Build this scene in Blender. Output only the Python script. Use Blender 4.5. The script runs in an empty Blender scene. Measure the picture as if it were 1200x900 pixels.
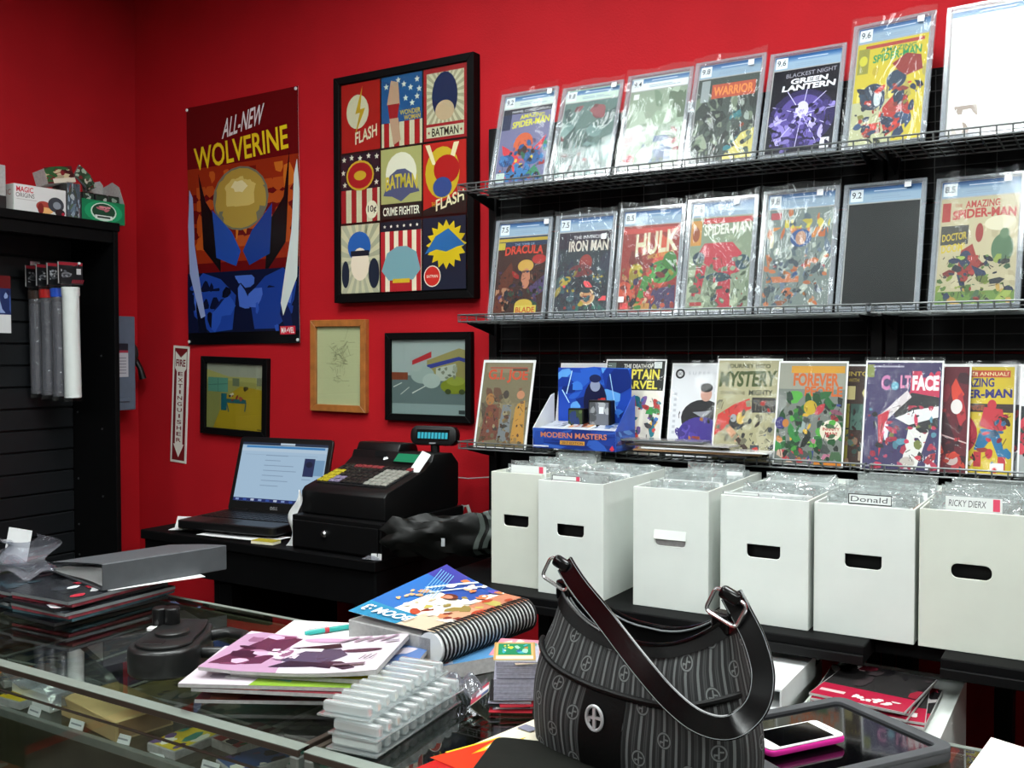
import bpy, bmesh, math, random
from mathutils import Vector, Matrix
from mathutils.geometry import tessellate_polygon

S = bpy.context.scene
COL = S.collection
PI = math.pi
R = math.radians

# ------------------------------------------------------------------ camera, world, light, exposure
cam_d = bpy.data.cameras.new('camera')
cam_d.sensor_width = 36.0
cam_d.lens = 1145.0 / 1200.0 * 36.0
cam_d.clip_start = 0.02
cam = bpy.data.objects.new('camera', cam_d)
COL.objects.link(cam)
cam.location = (0.0, 0.0, 1.52)
cam.rotation_euler = (R(90 - 1.65), 0.0, R(31.4))
S.camera = cam

world = bpy.data.worlds.new('world')
S.world = world
world.use_nodes = True
world.node_tree.nodes['Background'].inputs[0].default_value = (0.8, 0.9, 1.0, 1)
world.node_tree.nodes['Background'].inputs[1].default_value = 0.15

LAMP = 16.0            # emission of the ceiling light diffusers
LAMP_SPOTS = [(-0.35, 1.28), (-0.35, -1.25), (1.75, 1.28), (1.75, -1.25), (-1.72, 1.25), (-2.35, -1.25)]
S.view_settings.view_transform = 'Standard'
S.view_settings.look = 'None'
S.view_settings.gamma = 1.0
S.view_settings.use_curve_mapping = False
S.view_settings.exposure = 0.52

# ------------------------------------------------------------------ room measures
WB, WL, WR, WF, CEIL = 2.70, -3.50, 3.40, -3.20, 3.06

# ------------------------------------------------------------------ colour and materials
def lin(c):
    return c / 12.92 if c <= 0.04045 else ((c + 0.055) / 1.055) ** 2.4

def hx(h):
    h = h.lstrip('#')
    return tuple(lin(int(h[i:i + 2], 16) / 255.0) for i in (0, 2, 4)) + (1.0,)

MATS = {}

def new_mat(name):
    m = bpy.data.materials.new(name)
    m.use_nodes = True
    MATS[name] = m
    nt = m.node_tree
    return m, nt, nt.nodes['Principled BSDF'], nt.nodes['Material Output']

def pmat(name, col, rough=0.5, metal=0.0, var=0.06, vscale=40.0, bump=0.0, bscale=200.0, coat=0.0, spec=0.5):
    """plain procedural material: a colour, a little noise in it, optional fine relief"""
    m, nt, p, out = new_mat(name)
    c = hx(col) if isinstance(col, str) else col
    p.inputs['Roughness'].default_value = rough
    p.inputs['Metallic'].default_value = metal
    p.inputs['Specular IOR Level'].default_value = spec
    p.inputs['Coat Weight'].default_value = coat
    tc = nt.nodes.new('ShaderNodeTexCoord')
    n = nt.nodes.new('ShaderNodeTexNoise')
    n.inputs['Scale'].default_value = vscale
    n.inputs['Detail'].default_value = 3
    nt.links.new(tc.outputs['Object'], n.inputs['Vector'])
    r = nt.nodes.new('ShaderNodeValToRGB')
    r.color_ramp.elements[0].position = 0.3
    r.color_ramp.elements[1].position = 0.7
    r.color_ramp.elements[0].color = tuple(max(0, x * (1 - var)) for x in c[:3]) + (1,)
    r.color_ramp.elements[1].color = tuple(min(1, x * (1 + var)) for x in c[:3]) + (1,)
    nt.links.new(n.outputs['Fac'], r.inputs['Fac'])
    nt.links.new(r.outputs['Color'], p.inputs['Base Color'])
    if bump > 0:
        n2 = nt.nodes.new('ShaderNodeTexNoise')
        n2.inputs['Scale'].default_value = bscale
        n2.inputs['Detail'].default_value = 4
        nt.links.new(tc.outputs['Object'], n2.inputs['Vector'])
        b = nt.nodes.new('ShaderNodeBump')
        b.inputs['Strength'].default_value = bump
        b.inputs['Distance'].default_value = 0.002
        nt.links.new(n2.outputs['Fac'], b.inputs['Height'])
        nt.links.new(b.outputs['Normal'], p.inputs['Normal'])
    return m

def print_mat(name, rough, emit=0.0):
    """flat print: colours come from the mesh's colour attribute"""
    m, nt, p, out = new_mat(name)
    a = nt.nodes.new('ShaderNodeAttribute')
    a.attribute_name = 'ink'
    p.inputs['Roughness'].default_value = rough
    p.inputs['Specular IOR Level'].default_value = 0.3
    if not emit:
        nt.links.new(a.outputs['Color'], p.inputs['Base Color'])
    else:
        p.inputs['Base Color'].default_value = (0.01, 0.01, 0.012, 1)
        nt.links.new(a.outputs['Color'], p.inputs['Emission Color'])
        p.inputs['Emission Strength'].default_value = emit
    return m

def clear_mat(name, tint, gloss_rough, ior=1.45, milk=0.0, milk_col=(0.9, 0.95, 0.95, 1), bump=0.0, bscale=30.0, extra=0.0, stretch=(1, 1, 1)):
    """thin clear plastic or glass: straight-through tint plus fresnel gloss, optional milky share and crinkle"""
    m, nt, p, out = new_mat(name)
    nt.nodes.remove(p)
    tr = nt.nodes.new('ShaderNodeBsdfTransparent')
    tr.inputs['Color'].default_value = tint
    gl = nt.nodes.new('ShaderNodeBsdfGlossy')
    gl.inputs['Roughness'].default_value = gloss_rough
    gl.inputs['Color'].default_value = (1, 1, 1, 1)
    fr = nt.nodes.new('ShaderNodeFresnel')
    fr.inputs['IOR'].default_value = ior
    # the far side of a thin pane reflects like its near side
    ge = nt.nodes.new('ShaderNodeNewGeometry')
    mi = nt.nodes.new('ShaderNodeMix')
    mi.inputs[2].default_value = ior
    mi.inputs[3].default_value = 1.0 / ior
    nt.links.new(ge.outputs['Backfacing'], mi.inputs[0])
    nt.links.new(mi.outputs[0], fr.inputs['IOR'])
    last = tr.outputs[0]
    if milk > 0:
        df = nt.nodes.new('ShaderNodeBsdfDiffuse')
        df.inputs['Color'].default_value = milk_col
        mx0 = nt.nodes.new('ShaderNodeMixShader')
        mx0.inputs[0].default_value = milk
        nt.links.new(last, mx0.inputs[1])
        nt.links.new(df.outputs[0], mx0.inputs[2])
        last = mx0.outputs[0]
    mx = nt.nodes.new('ShaderNodeMixShader')
    if extra:
        ad = nt.nodes.new('ShaderNodeMath')
        ad.operation = 'ADD'
        ad.use_clamp = True
        ad.inputs[1].default_value = extra
        nt.links.new(fr.outputs[0], ad.inputs[0])
        nt.links.new(ad.outputs[0], mx.inputs[0])
    else:
        nt.links.new(fr.outputs[0], mx.inputs[0])
    nt.links.new(last, mx.inputs[1])
    nt.links.new(gl.outputs[0], mx.inputs[2])
    if bump > 0:
        tc = nt.nodes.new('ShaderNodeTexCoord')
        mp = nt.nodes.new('ShaderNodeMapping')
        mp.inputs['Scale'].default_value = stretch
        n = nt.nodes.new('ShaderNodeTexNoise')
        n.inputs['Scale'].default_value = bscale
        n.inputs['Detail'].default_value = 2.5
        n.inputs['Distortion'].default_value = 1.2
        b = nt.nodes.new('ShaderNodeBump')
        b.inputs['Strength'].default_value = bump
        b.inputs['Distance'].default_value = 0.01
        oi = nt.nodes.new('ShaderNodeObjectInfo')
        vm = nt.nodes.new('ShaderNodeVectorMath')
        nt.links.new(tc.outputs['Object'], mp.inputs['Vector'])
        nt.links.new(mp.outputs[0], vm.inputs[0])
        nt.links.new(oi.outputs['Random'], vm.inputs[1])
        nt.links.new(vm.outputs[0], n.inputs['Vector'])
        nt.links.new(n.outputs['Fac'], b.inputs['Height'])
        nt.links.new(b.outputs['Normal'], gl.inputs['Normal'])
        nt.links.new(b.outputs['Normal'], fr.inputs['Normal'])
    nt.links.new(mx.outputs[0], out.inputs['Surface'])
    return m

def emit_mat(name, col, strength):
    m, nt, p, out = new_mat(name)
    p.inputs['Base Color'].default_value = (0.02, 0.02, 0.02, 1)
    p.inputs['Emission Color'].default_value = col
    p.inputs['Emission Strength'].default_value = strength
    return m

pmat('red_wall', (0.44, 0.0052, 0.0115, 1), 0.75, var=0.05, vscale=6, bump=0.35, bscale=160, spec=0.25)
pmat('pale_wall', '#8f8d88', 0.8, var=0.03, vscale=3)
pmat('ceiling_tile', '#b9b7b0', 0.9, var=0.05, vscale=60, bump=0.4, bscale=300)
pmat('floor_tile', '#6b645c', 0.5, var=0.15, vscale=8)
pmat('black_wood', '#060607', 0.6, var=0.2, vscale=30, spec=0.12)
pmat('black_slat', '#0b0e12', 0.5, var=0.15, vscale=20)
pmat('black_metal', '#070708', 0.5, var=0.1, spec=0.2)
pmat('black_plastic', '#09090a', 0.40, var=0.1, spec=0.4, bump=0.1, bscale=600)
pmat('dark_plastic', '#1d1e20', 0.35, var=0.1)
pmat('grey_steel', '#5d6b7d', 0.45, var=0.05)
pmat('grey_plate', '#6a6e70', 0.5, var=0.05)
pmat('white_paint', '#e6e8e6', 0.5, var=0.02)
pmat('paper', '#e4e6e6', 0.7, var=0.02)
pmat('cream_paper', '#e7e3c8', 0.7, var=0.03)
pmat('page_edges', '#a9a7a6', 0.75, var=0.12, vscale=120)
pmat('card_white', '#d9ded9', 0.62, var=0.025, vscale=12, bump=0.05, bscale=90)
pmat('card_cream', '#d2d6cb', 0.62, var=0.03, vscale=12, bump=0.05, bscale=90)
pmat('kraft', '#8a6a48', 0.8, var=0.12, vscale=30)
pmat('cardboard', '#b79c6c', 0.8, var=0.1, vscale=25)
pmat('wire', '#6c7070', 0.42, metal=0.6, var=0.1)
pmat('wire_dark', '#141515', 0.5, metal=0.2, var=0.1)
pmat('rim_metal', '#8d938e', 0.35, metal=0.65, var=0.08)
pmat('rim_pale', '#7f877f', 0.45, metal=0.3, var=0.06)
pmat('rim_brown', '#4a3f37', 0.35, metal=0.4, var=0.1)
pmat('case_wood', '#4a4034', 0.55, var=0.3, vscale=15)
pmat('case_panel', '#6d6752', 0.6, var=0.15, vscale=10)
pmat('oak', '#a4652f', 0.42, var=0.18, vscale=35)
pmat('chrome', '#d5d5d8', 0.24, metal=1.0, var=0.02)
pmat('patent', '#040405', 0.2, var=0.1, bump=0.12, bscale=60, spec=0.4)
pmat('pale_metal', '#bfc0c2', 0.45, metal=0.35, var=0.03)
pmat('leather', '#050505', 0.5, var=0.2, bump=0.2, bscale=250, spec=0.2)
pmat('lining', '#0b0b0c', 0.7, var=0.2)
pmat('grey_binder', '#4b4e52', 0.5, var=0.08, bump=0.15, bscale=500)
pmat('rolled_grey', '#33343f', 0.6, var=0.2)
pmat('stack_teal', '#2c4c54', 0.6, var=0.4, vscale=40)
pmat('stack_red', '#7c2430', 0.6, var=0.5, vscale=40)
pmat('white_tube', '#dfe4e2', 0.4, var=0.02)
pmat('red_cap', '#c01818', 0.4)
pmat('blue_cap', '#1f4fc0', 0.4)
pmat('brown_cap', '#3a2820', 0.5)
pmat('pink_rubber', '#e0249c', 0.42, var=0.02)
pmat('phone_white', '#f2f2f2', 0.25, var=0.01)
pmat('black_glass', '#040405', 0.06, var=0.05, coat=0.3)
pmat('tablet_rubber', '#45474a', 0.6, var=0.08)
pmat('mat_black', '#12130f', 0.7, var=0.1, bump=0.2, bscale=500, spec=0.15)
pmat('key_black', '#141416', 0.4)
pmat('key_white', '#8f9088', 0.45)
pmat('key_yellow', '#a89a20', 0.45)
pmat('key_purple', '#756c86', 0.45)
pmat('key_red', '#7a2c30', 0.45)
pmat('teal_pen', '#1f9a92', 0.35)
pmat('red_print', '#b02030', 0.5)
pmat('price_white', '#f0f0f0', 0.6, var=0.01)
pmat('price_red', '#e8404c', 0.6, var=0.02)
pmat('blue_paper', '#8f93c8', 0.7, var=0.1)
pmat('tape_black', '#191a1a', 0.34, var=0.12, bump=0.08, bscale=300)
pmat('screw', '#77797a', 0.3, metal=0.9)
pmat('bag_black', '#080908', 0.42, var=0.15, vscale=30, bump=0.12, bscale=25, spec=0.22)
pmat('bag_grey', '#3c4440', 0.35, var=0.2, bump=0.4, bscale=30)
print_mat('ink', 0.42)
print_mat('ink_gloss', 0.25)
print_mat('ink_screen', 0.3, emit=0.5)
print_mat('ink_lcd', 0.3, emit=0.5)
emit_mat('lamp_diffuser', (0.94, 1.0, 0.985, 1), LAMP)
emit_mat('cyan_digit', (0.0, 0.62, 0.80, 1), 0.42)
clear_mat('glass', (0.93, 0.96, 0.94, 1), 0.0, 1.5)
clear_mat('top_glass', (0.66, 0.70, 0.66, 1), 0.0, 1.7)
clear_mat('slab_plastic', (0.97, 0.98, 0.98, 1), 0.04, 1.18)
clear_mat('slab_rim', (0.9, 0.92, 0.94, 1), 0.12, 1.5, milk=0.36, milk_col=(0.50, 0.56, 0.62, 1), extra=0.08)
clear_mat('poly_bag', (0.98, 0.98, 0.98, 1), 0.11, 1.22, milk=0.03, bump=1.0, bscale=18, stretch=(1.0, 1.0, 0.45), extra=0.010)
clear_mat('poly_flat', (0.98, 0.98, 0.98, 1), 0.08, 1.2, milk=0.012, bump=0.35, bscale=9)
clear_mat('poly_tops', (0.75, 0.78, 0.78, 1), 0.1, 1.45, milk=0.28, milk_col=(0.62, 0.68, 0.67, 1), bump=1.0, bscale=25, extra=0.16)
clear_mat('clear_tray', (0.80, 0.84, 0.84, 1), 0.10, 1.5, milk=0.16, milk_col=(0.85, 0.9, 0.9, 1), extra=0.26)
clear_mat('tray_white', (0.75, 0.8, 0.8, 1), 0.12, 1.5, milk=0.36, milk_col=(0.92, 0.95, 0.95, 1), extra=0.22)  # milky white stands in for highlights on the tray pockets
clear_mat('smoke_bag', (0.55, 0.57, 0.62, 1), 0.12, 1.45, milk=0.16, milk_col=(0.6, 0.6, 0.68, 1), bump=0.6, bscale=20, extra=0.05)

# ------------------------------------------------------------------ things, parts, labels
def tag(o, label, cat, group=None, kind=None):
    o['label'] = label
    o['category'] = cat
    if group:
        o['group'] = group
    if kind:
        o['kind'] = kind
    return o

def thing(name, label, cat, loc=(0, 0, 0), rot=(0, 0, 0), group=None):
    o = bpy.data.objects.new(name, None)
    COL.objects.link(o)
    o.empty_display_size = 0.05
    o.location = loc
    o.rotation_euler = rot
    return tag(o, label, cat, group)

def link(name, me, mat, parent=None, loc=None, rot=None):
    o = bpy.data.objects.new(name, me)
    COL.objects.link(o)
    if mat and not me.materials:
        me.materials.append(MATS[mat])
    if parent:
        o.parent = parent
    if loc:
        o.location = loc
    if rot:
        o.rotation_euler = rot
    return o

class B:
    """collects shapes in one bmesh and links them as ONE mesh object"""
    def __init__(self):
        self.bm = bmesh.new()

    def box(self, x0, x1, y0, y1, z0, z1, M=None):
        vs = [self.bm.verts.new(Vector((x, y, z)) if M is None else M @ Vector((x, y, z)))
              for x in (x0, x1) for y in (y0, y1) for z in (z0, z1)]
        for f in ((0, 1, 3, 2), (4, 6, 7, 5), (0, 4, 5, 1), (2, 3, 7, 6), (0, 2, 6, 4), (1, 5, 7, 3)):
            self.bm.faces.new([vs[i] for i in f])
        return self

    def prism(self, poly, axis, a, b):
        """polygon in the two other axes, drawn out along axis from a to b"""
        def P(u, v, t):
            return {'x': (t, u, v), 'y': (u, t, v), 'z': (u, v, t)}[axis]
        n = len(poly)
        v0 = [self.bm.verts.new(P(u, v, a)) for u, v in poly]
        v1 = [self.bm.verts.new(P(u, v, b)) for u, v in poly]
        self.bm.faces.new(v0)
        self.bm.faces.new(v1[::-1])
        for i in range(n):
            j = (i + 1) % n
            self.bm.faces.new((v0[i], v1[i], v1[j], v0[j]))
        return self

    def tube(self, pts, r, n=6, closed=False, caps=True):
        pts = [Vector(p) for p in pts]
        m = len(pts)
        rs = r if isinstance(r, (list, tuple)) else [r] * m
        rings = []
        up = None
        for i, p in enumerate(pts):
            a = pts[(i - 1) % m] if (closed or i > 0) else p
            b = pts[(i + 1) % m] if (closed or i < m - 1) else p
            t = (b - a)
            t = t.normalized() if t.length > 1e-9 else Vector((0, 0, 1))
            if up is None:
                up = Vector((0, 0, 1)) if abs(t.z) < 0.9 else Vector((1, 0, 0))
            s = t.cross(up)
            if s.length < 1e-6:
                s = t.cross(Vector((1, 0, 0)))
            s.normalize()
            up = s.cross(t).normalized()
            rings.append([self.bm.verts.new(p + (s * math.cos(2 * PI * k / n) + up * math.sin(2 * PI * k / n)) * rs[i]) for k in range(n)])
        for i in range(m if closed else m - 1):
            A, C = rings[i], rings[(i + 1) % m]
            for k in range(n):
                self.bm.faces.new((A[k], A[(k + 1) % n], C[(k + 1) % n], C[k]))
        if caps and not closed:
            self.bm.faces.new(rings[0][::-1])
            self.bm.faces.new(rings[-1])
        return self

    def cyl(self, p0, p1, r, n=16):
        return self.tube([p0, p1], r, n)

    def lathe(self, prof, c=(0, 0), n=24):
        rings = []
        for r, z in prof:
            rings.append([self.bm.verts.new((c[0] + r * math.cos(2 * PI * k / n), c[1] + r * math.sin(2 * PI * k / n), z)) for k in range(n)])
        for a, b in zip(rings, rings[1:]):
            for k in range(n):
                self.bm.faces.new((a[k], a[(k + 1) % n], b[(k + 1) % n], b[k]))
        self.bm.faces.new(rings[0][::-1])
        self.bm.faces.new(rings[-1])
        return self

    def grid(self, fn, nu, nv, cu=False):
        vs = [[self.bm.verts.new(fn(i / nu, j / nv)) for j in range(nv + 1)] for i in range(nu + (0 if cu else 1))]
        nn = len(vs)
        for i in range(nu):
            for j in range(nv):
                a, b = vs[i], vs[(i + 1) % nn]
                self.bm.faces.new((a[j], b[j], b[j + 1], a[j + 1]))
        return self

    def plate(self, outer, holes, y0, y1):
        """flat plate in the x,z plane with holes, between y0 and y1"""
        loops = [outer] + holes
        tris = tessellate_polygon([[Vector((u, v, 0)) for u, v in L] for L in loops])
        flat = [p for L in loops for p in L]
        a = [self.bm.verts.new((u, y0, v)) for u, v in flat]
        b = [self.bm.verts.new((u, y1, v)) for u, v in flat]
        for t in tris:
            try:
                self.bm.faces.new([a[i] for i in t])
                self.bm.faces.new([b[i] for i in reversed(t)])
            except ValueError:
                pass
        k = 0
        for L in loops:
            n = len(L)
            for i in range(n):
                j = (i + 1) % n
                self.bm.faces.new((a[k + i], b[k + i], b[k + j], a[k + j]))
            k += n
        return self

    def mesh(self, bevel=0.0, seg=2, smooth=False, angle=40):
        bm = self.bm
        bmesh.ops.recalc_face_normals(bm, faces=bm.faces[:])
        if bevel > 0:
            es = [e for e in bm.edges if len(e.link_faces) == 2 and e.calc_face_angle(0) > R(30)]
            bmesh.ops.bevel(bm, geom=es, offset=bevel, segments=seg, affect='EDGES', profile=0.5, clamp_overlap=True)
        me = bpy.data.meshes.new('mesh')
        bm.to_mesh(me)
        bm.free()
        if smooth:
            for p in me.polygons:
                p.use_smooth = True
            me.set_sharp_from_angle(angle=R(angle))
        return me

    def done(self, name, mat, parent=None, bevel=0.0, seg=2, smooth=False, loc=None, rot=None, angle=40):
        return link(name, self.mesh(bevel, seg, smooth, angle), mat, parent, loc, rot)

def bx(name, mat, parent, x0, x1, y0, y1, z0, z1, bevel=0.0, seg=2):
    return B().box(x0, x1, y0, y1, z0, z1).done(name, mat, parent, bevel, seg)

def rrect(x0, x1, z0, z1, r, n=4):
    pts = []
    for cx, cz, a in ((x1 - r, z0 + r, -90), (x1 - r, z1 - r, 0), (x0 + r, z1 - r, 90), (x0 + r, z0 + r, 180)):
        for k in range(n + 1):
            t = R(a + 90 * k / n)
            pts.append((cx + r * math.cos(t), cz + r * math.sin(t)))
    return pts

def struct(o):
    o['kind'] = 'structure'
    return o

# ------------------------------------------------------------------ flat print
TEXTS = {}

def glyphs(s, bold):
    key = (s, bold)
    if key not in TEXTS:
        cu = bpy.data.curves.new('lettering', 'FONT')
        cu.body = s
        cu.resolution_u = 3
        cu.offset = bold
        o = bpy.data.objects.new('lettering', cu)
        me = o.to_mesh()
        vs = [(v.co.x, v.co.y) for v in me.vertices]
        fs = [tuple(p.vertices) for p in me.polygons]
        o.to_mesh_clear()
        bpy.data.objects.remove(o)
        bpy.data.curves.remove(cu)
        x0 = min(v[0] for v in vs); x1 = max(v[0] for v in vs)
        y0 = min(v[1] for v in vs); y1 = max(v[1] for v in vs)
        vs = [((x - x0) / (x1 - x0), (y - y0) / (y1 - y0)) for x, y in vs]
        TEXTS[key] = (vs, fs)
    return TEXTS[key]

class Ink:
    """layers of flat colour in fractions of a w x h sheet (x right, y up)"""
    def __init__(self, w, h, seed=1):
        self.w, self.h = w, h
        self.v, self.f, self.c = [], [], []
        self.k = 0
        self.rnd = random.Random(seed)
        self.art = []

    def poly(self, pts, col):
        self.k += 1
        b = len(self.v)
        self.v += [(x, y, self.k) for x, y in pts]
        self.f.append(tuple(range(b, b + len(pts))))
        self.c.append(hx(col))
        self.art.append(self.c[-1])
        return self

    def r(self, x0, y0, x1, y1, col):
        return self.poly([(x0, y0), (x1, y0), (x1, y1), (x0, y1)], col)

    def e(self, cx, cy, rx, ry, col, n=20, rot=0.0):
        c, s = math.cos(rot), math.sin(rot)
        a = self.h / self.w
        pts = []
        for k in range(n):
            t = 2 * PI * k / n
            u, v = rx * math.cos(t), ry * math.sin(t) * a
            pts.append((cx + u * c - v * s, cy + (u * s + v * c) / a))
        return self.poly(pts, col)

    def line(self, x0, y0, x1, y1, wd, col):
        a = self.h / self.w
        dx, dy = x1 - x0, (y1 - y0) * a
        L = math.hypot(dx, dy) or 1
        nx, ny = -dy / L * wd / 2, dx / L * wd / 2 / a
        return self.poly([(x0 - nx, y0 - ny), (x1 - nx, y1 - ny), (x1 + nx, y1 + ny), (x0 + nx, y0 + ny)], col)

    def star(self, cx, cy, r, col, n=5, inner=0.42):
        a = self.w / self.h
        pts = []
        for k in range(2 * n):
            q = r if k % 2 == 0 else r * inner
            t = PI / 2 + PI * k / n
            pts.append((cx + q * math.cos(t), cy + q * math.sin(t) * a))
        return self.poly(pts, col)

    def t(self, s, x0, y0, x1, y1, col, bold=0.0, shear=0.0, arch=0.0, slant=0.0):
        vs, fs = glyphs(s, bold)
        self.k += 1
        b = len(self.v)
        for x, y in vs:
            u = x0 + (x1 - x0) * x + shear * (y - 0.5) * (y1 - y0)
            w = y0 + (y1 - y0) * y + arch * (1 - (2 * x - 1) ** 2) + slant * x
            self.v.append((u, w, self.k))
        for f in fs:
            self.f.append(tuple(i + b for i in f))
            self.c.append(hx(col))
        return self

    def blobs(self, x0, y0, x1, y1, n, size, cols, dark=None):
        """loose patches of colour standing for busy printed art"""
        q = self.rnd
        for _ in range(n):
            cx, cy = q.uniform(x0, x1), q.uniform(y0, y1)
            s = size * q.uniform(0.45, 1.2)
            asp = q.uniform(0.5, 1.6)
            ang = q.uniform(0, PI)
            m = q.randint(7, 11)
            pts = []
            for k in range(m):
                t = 2 * PI * k / m
                d = s * q.uniform(0.55, 1.1)
                u, v = d * asp * math.cos(t), d * math.sin(t) * self.w / self.h
                pts.append((min(x1, max(x0, cx + u * math.cos(ang) - v * math.sin(ang))),
                            min(y1, max(y0, cy + u * math.sin(ang) + v * math.cos(ang)))))
            self.poly(pts, q.choice(cols))
        return self

    def detail(self, n, y0=0.02, y1=0.66):
        """small patches in the sheet's own colours and short dark strokes, like inked comic art"""
        q = self.rnd
        pal = [c for c in self.art if 0.3 * c[0] + 0.6 * c[1] + 0.1 * c[2] < 0.30] or self.c[:]
        for _ in range(n):
            cx, cy = q.uniform(0.04, 0.96), q.uniform(y0, y1)
            c = q.choice(pal)
            f = q.uniform(0.45, 1.15)
            m = q.randint(5, 8)
            s = q.uniform(0.015, 0.06)
            asp, ang = q.uniform(0.4, 2.2), q.uniform(0, PI)
            pts = []
            for i in range(m):
                t = 2 * PI * i / m
                u, v = s * asp * math.cos(t) * q.uniform(0.6, 1.1), s * math.sin(t) * q.uniform(0.6, 1.1)
                pts.append((min(0.99, max(0.01, cx + u * math.cos(ang) - v * math.sin(ang))), min(y1, max(0.01, cy + (u * math.sin(ang) + v * math.cos(ang)) * self.w / self.h))))
            self.poly(pts, '#000000')
            self.c[-1] = tuple(min(1.0, x * f) for x in c[:3]) + (1.0,)
        for _ in range(n // 2):
            cx, cy, t = q.uniform(0.06, 0.94), q.uniform(y0, y1), q.uniform(0, PI)
            L = q.uniform(0.02, 0.09)
            self.line(cx, cy, min(0.98, max(0.02, cx + L * math.cos(t))), min(y1, max(0.01, cy + L * math.sin(t))), q.uniform(0.006, 0.012), q.choice(['#1a181c', '#241e22', '#121216', '#2c2628']))
        return self

    def stripes(self, x0, y0, x1, y1, n, cols, vertical=True):
        for i in range(n):
            if vertical:
                self.r(x0 + (x1 - x0) * i / n, y0, x0 + (x1 - x0) * (i + 1) / n, y1, cols[i % len(cols)])
            else:
                self.r(x0, y0 + (y1 - y0) * i / n, x1, y0 + (y1 - y0) * (i + 1) / n, cols[i % len(cols)])
        return self

    def rays(self, cx, cy, x0, y0, x1, y1, n, col):
        """thin rays from a point to the edges of a rectangle"""
        def hit(t):
            dx, dy = math.cos(t), math.sin(t)
            s = min(((x1 if dx > 0 else x0) - cx) / dx if abs(dx) > 1e-6 else 9, ((y1 if dy > 0 else y0) - cy) / dy if abs(dy) > 1e-6 else 9)
            return (cx + dx * s, cy + dy * s)
        for k in range(n):
            t = 2 * PI * (k + 0.25) / n
            self.poly([(cx, cy), hit(t), hit(t + PI / n)], col)
        return self

    def done(self, name, parent, x=0.0, y=0.0, z=0.0, mat='ink', flat=False, step=0.00006, warp=None):
        """upright sheet facing -y with its lower middle at x, y, z; or lying face up with flat=True"""
        w, h = self.w, self.h
        vs = []
        for u, v, k in self.v:
            if flat:
                p = (x + (u - 0.5) * w, y + (v - 0.5) * h, z + k * step)
            else:
                p = (x + (u - 0.5) * w, y - k * step, z + v * h)
            vs.append(p)
        me = bpy.data.meshes.new('print')
        me.from_pydata(vs, [], self.f)
        at = me.color_attributes.new('ink', 'FLOAT_COLOR', 'CORNER')
        i = 0
        for p, c in zip(me.polygons, self.c):
            for _ in range(p.loop_total):
                at.data[i].color = c
                i += 1
        # every face looks out of the sheet
        want = Vector((0, 0, 1)) if flat else Vector((0, -1, 0))
        me.update()
        bm = bmesh.new()
        bm.from_mesh(me)
        bad = [f for f in bm.faces if f.normal.dot(want) < 0]
        bmesh.ops.reverse_faces(bm, faces=bad)
        if warp:
            for i in range(1, 14):
                for pl, no in (((x + (i / 14 - 0.5) * w, 0, 0), (1, 0, 0)), ((0, y + (i / 14 - 0.5) * h, 0) if flat else (0, 0, z + i / 14 * h), (0, 1, 0) if flat else (0, 0, 1))):
                    bmesh.ops.bisect_plane(bm, geom=bm.verts[:] + bm.edges[:] + bm.faces[:], plane_co=pl, plane_no=no)
            for vt in bm.verts:
                vt.co = warp(tuple(vt.co))
        bm.to_mesh(me)
        bm.free()
        return link(name, me, mat, parent)

# ================================================================== THE ROOM
struct(bx('wall_back', 'red_wall', None, WL - 0.1, WR + 0.1, WB, WB + 0.1, 0, CEIL))
struct(bx('wall_left', 'red_wall', None, WL - 0.1, WL, WF, WB, 0, CEIL))
struct(bx('wall_right', 'pale_wall', None, WR, WR + 0.1, WF, WB, 0, CEIL))
struct(bx('wall_front', 'pale_wall', None, WL - 0.1, WR + 0.1, WF - 0.1, WF, 0, CEIL))
struct(bx('floor', 'floor_tile', None, WL - 0.1, WR + 0.1, WF - 0.1, WB + 0.1, -0.1, 0))
struct(bx('ceiling', 'ceiling_tile', None, WL - 0.1, WR + 0.1, WF - 0.1, WB + 0.1, CEIL, CEIL + 0.1))
for lx, ly in LAMP_SPOTS:
    t = thing('ceiling_light', 'white ceiling panel light with a flat diffuser', 'light', (lx, ly, CEIL - 0.05), group='ceiling panel lights')
    B().plate(rrect(-0.31, 0.31, -0.61, 0.61, 0.005, 1), [rrect(-0.28, 0.28, -0.58, 0.58, 0.005, 1)], 0.0, 0.05).done('frame', 'white_paint', t, rot=(R(90), 0, 0), loc=(0, 0, 0))
    bx('diffuser', 'lamp_diffuser', t, -0.28, 0.28, -0.58, 0.58, 0.012, 0.02)

# ================================================================== BLACK CABINET ON THE LEFT
cab = thing('display_cabinet', 'tall black cabinet with a slat back against the left red wall', 'cabinet', (-3.49, 1.80, 0))
bx('back_panel', 'black_slat', cab, 0.0, 0.012, -0.58, 0.575, 0.05, 1.99)
bx('side_panel', 'black_wood', cab, 0.0, 0.28, 0.575, 0.595, 0, 1.99, 0.002)
bx('side_panel', 'black_wood', cab, 0.0, 0.28, -0.60, -0.58, 0, 1.99, 0.002)
bx('top_panel', 'black_wood', cab, 0.0, 0.285, -0.605, 0.60, 1.99, 2.022, 0.003)
bx('top_rail', 'black_wood', cab, 0.255, 0.275, -0.58, 0.575, 1.945, 1.99, 0.002)
bx('plinth', 'black_wood', cab, 0.0, 0.27, -0.58, 0.575, 0, 0.08)
slat_me = B().box(0.0, 0.012, -0.578, 0.573, 0.0, 0.076).mesh(0.003, 1)
for i in range(23):
    link('slat', slat_me, 'black_slat', cab, (0.012, 0, 0.10 + i * 0.0815))
sc_me = B().cyl((0, 0, 0), (0.0, -0.003, 0), 0.004, 8).mesh()
for zz in (1.62, 1.36, 1.10, 0.92, 0.80):
    link('screw', sc_me, 'screw', cab, (0.05, 0.575, zz - 0.06))
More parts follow.
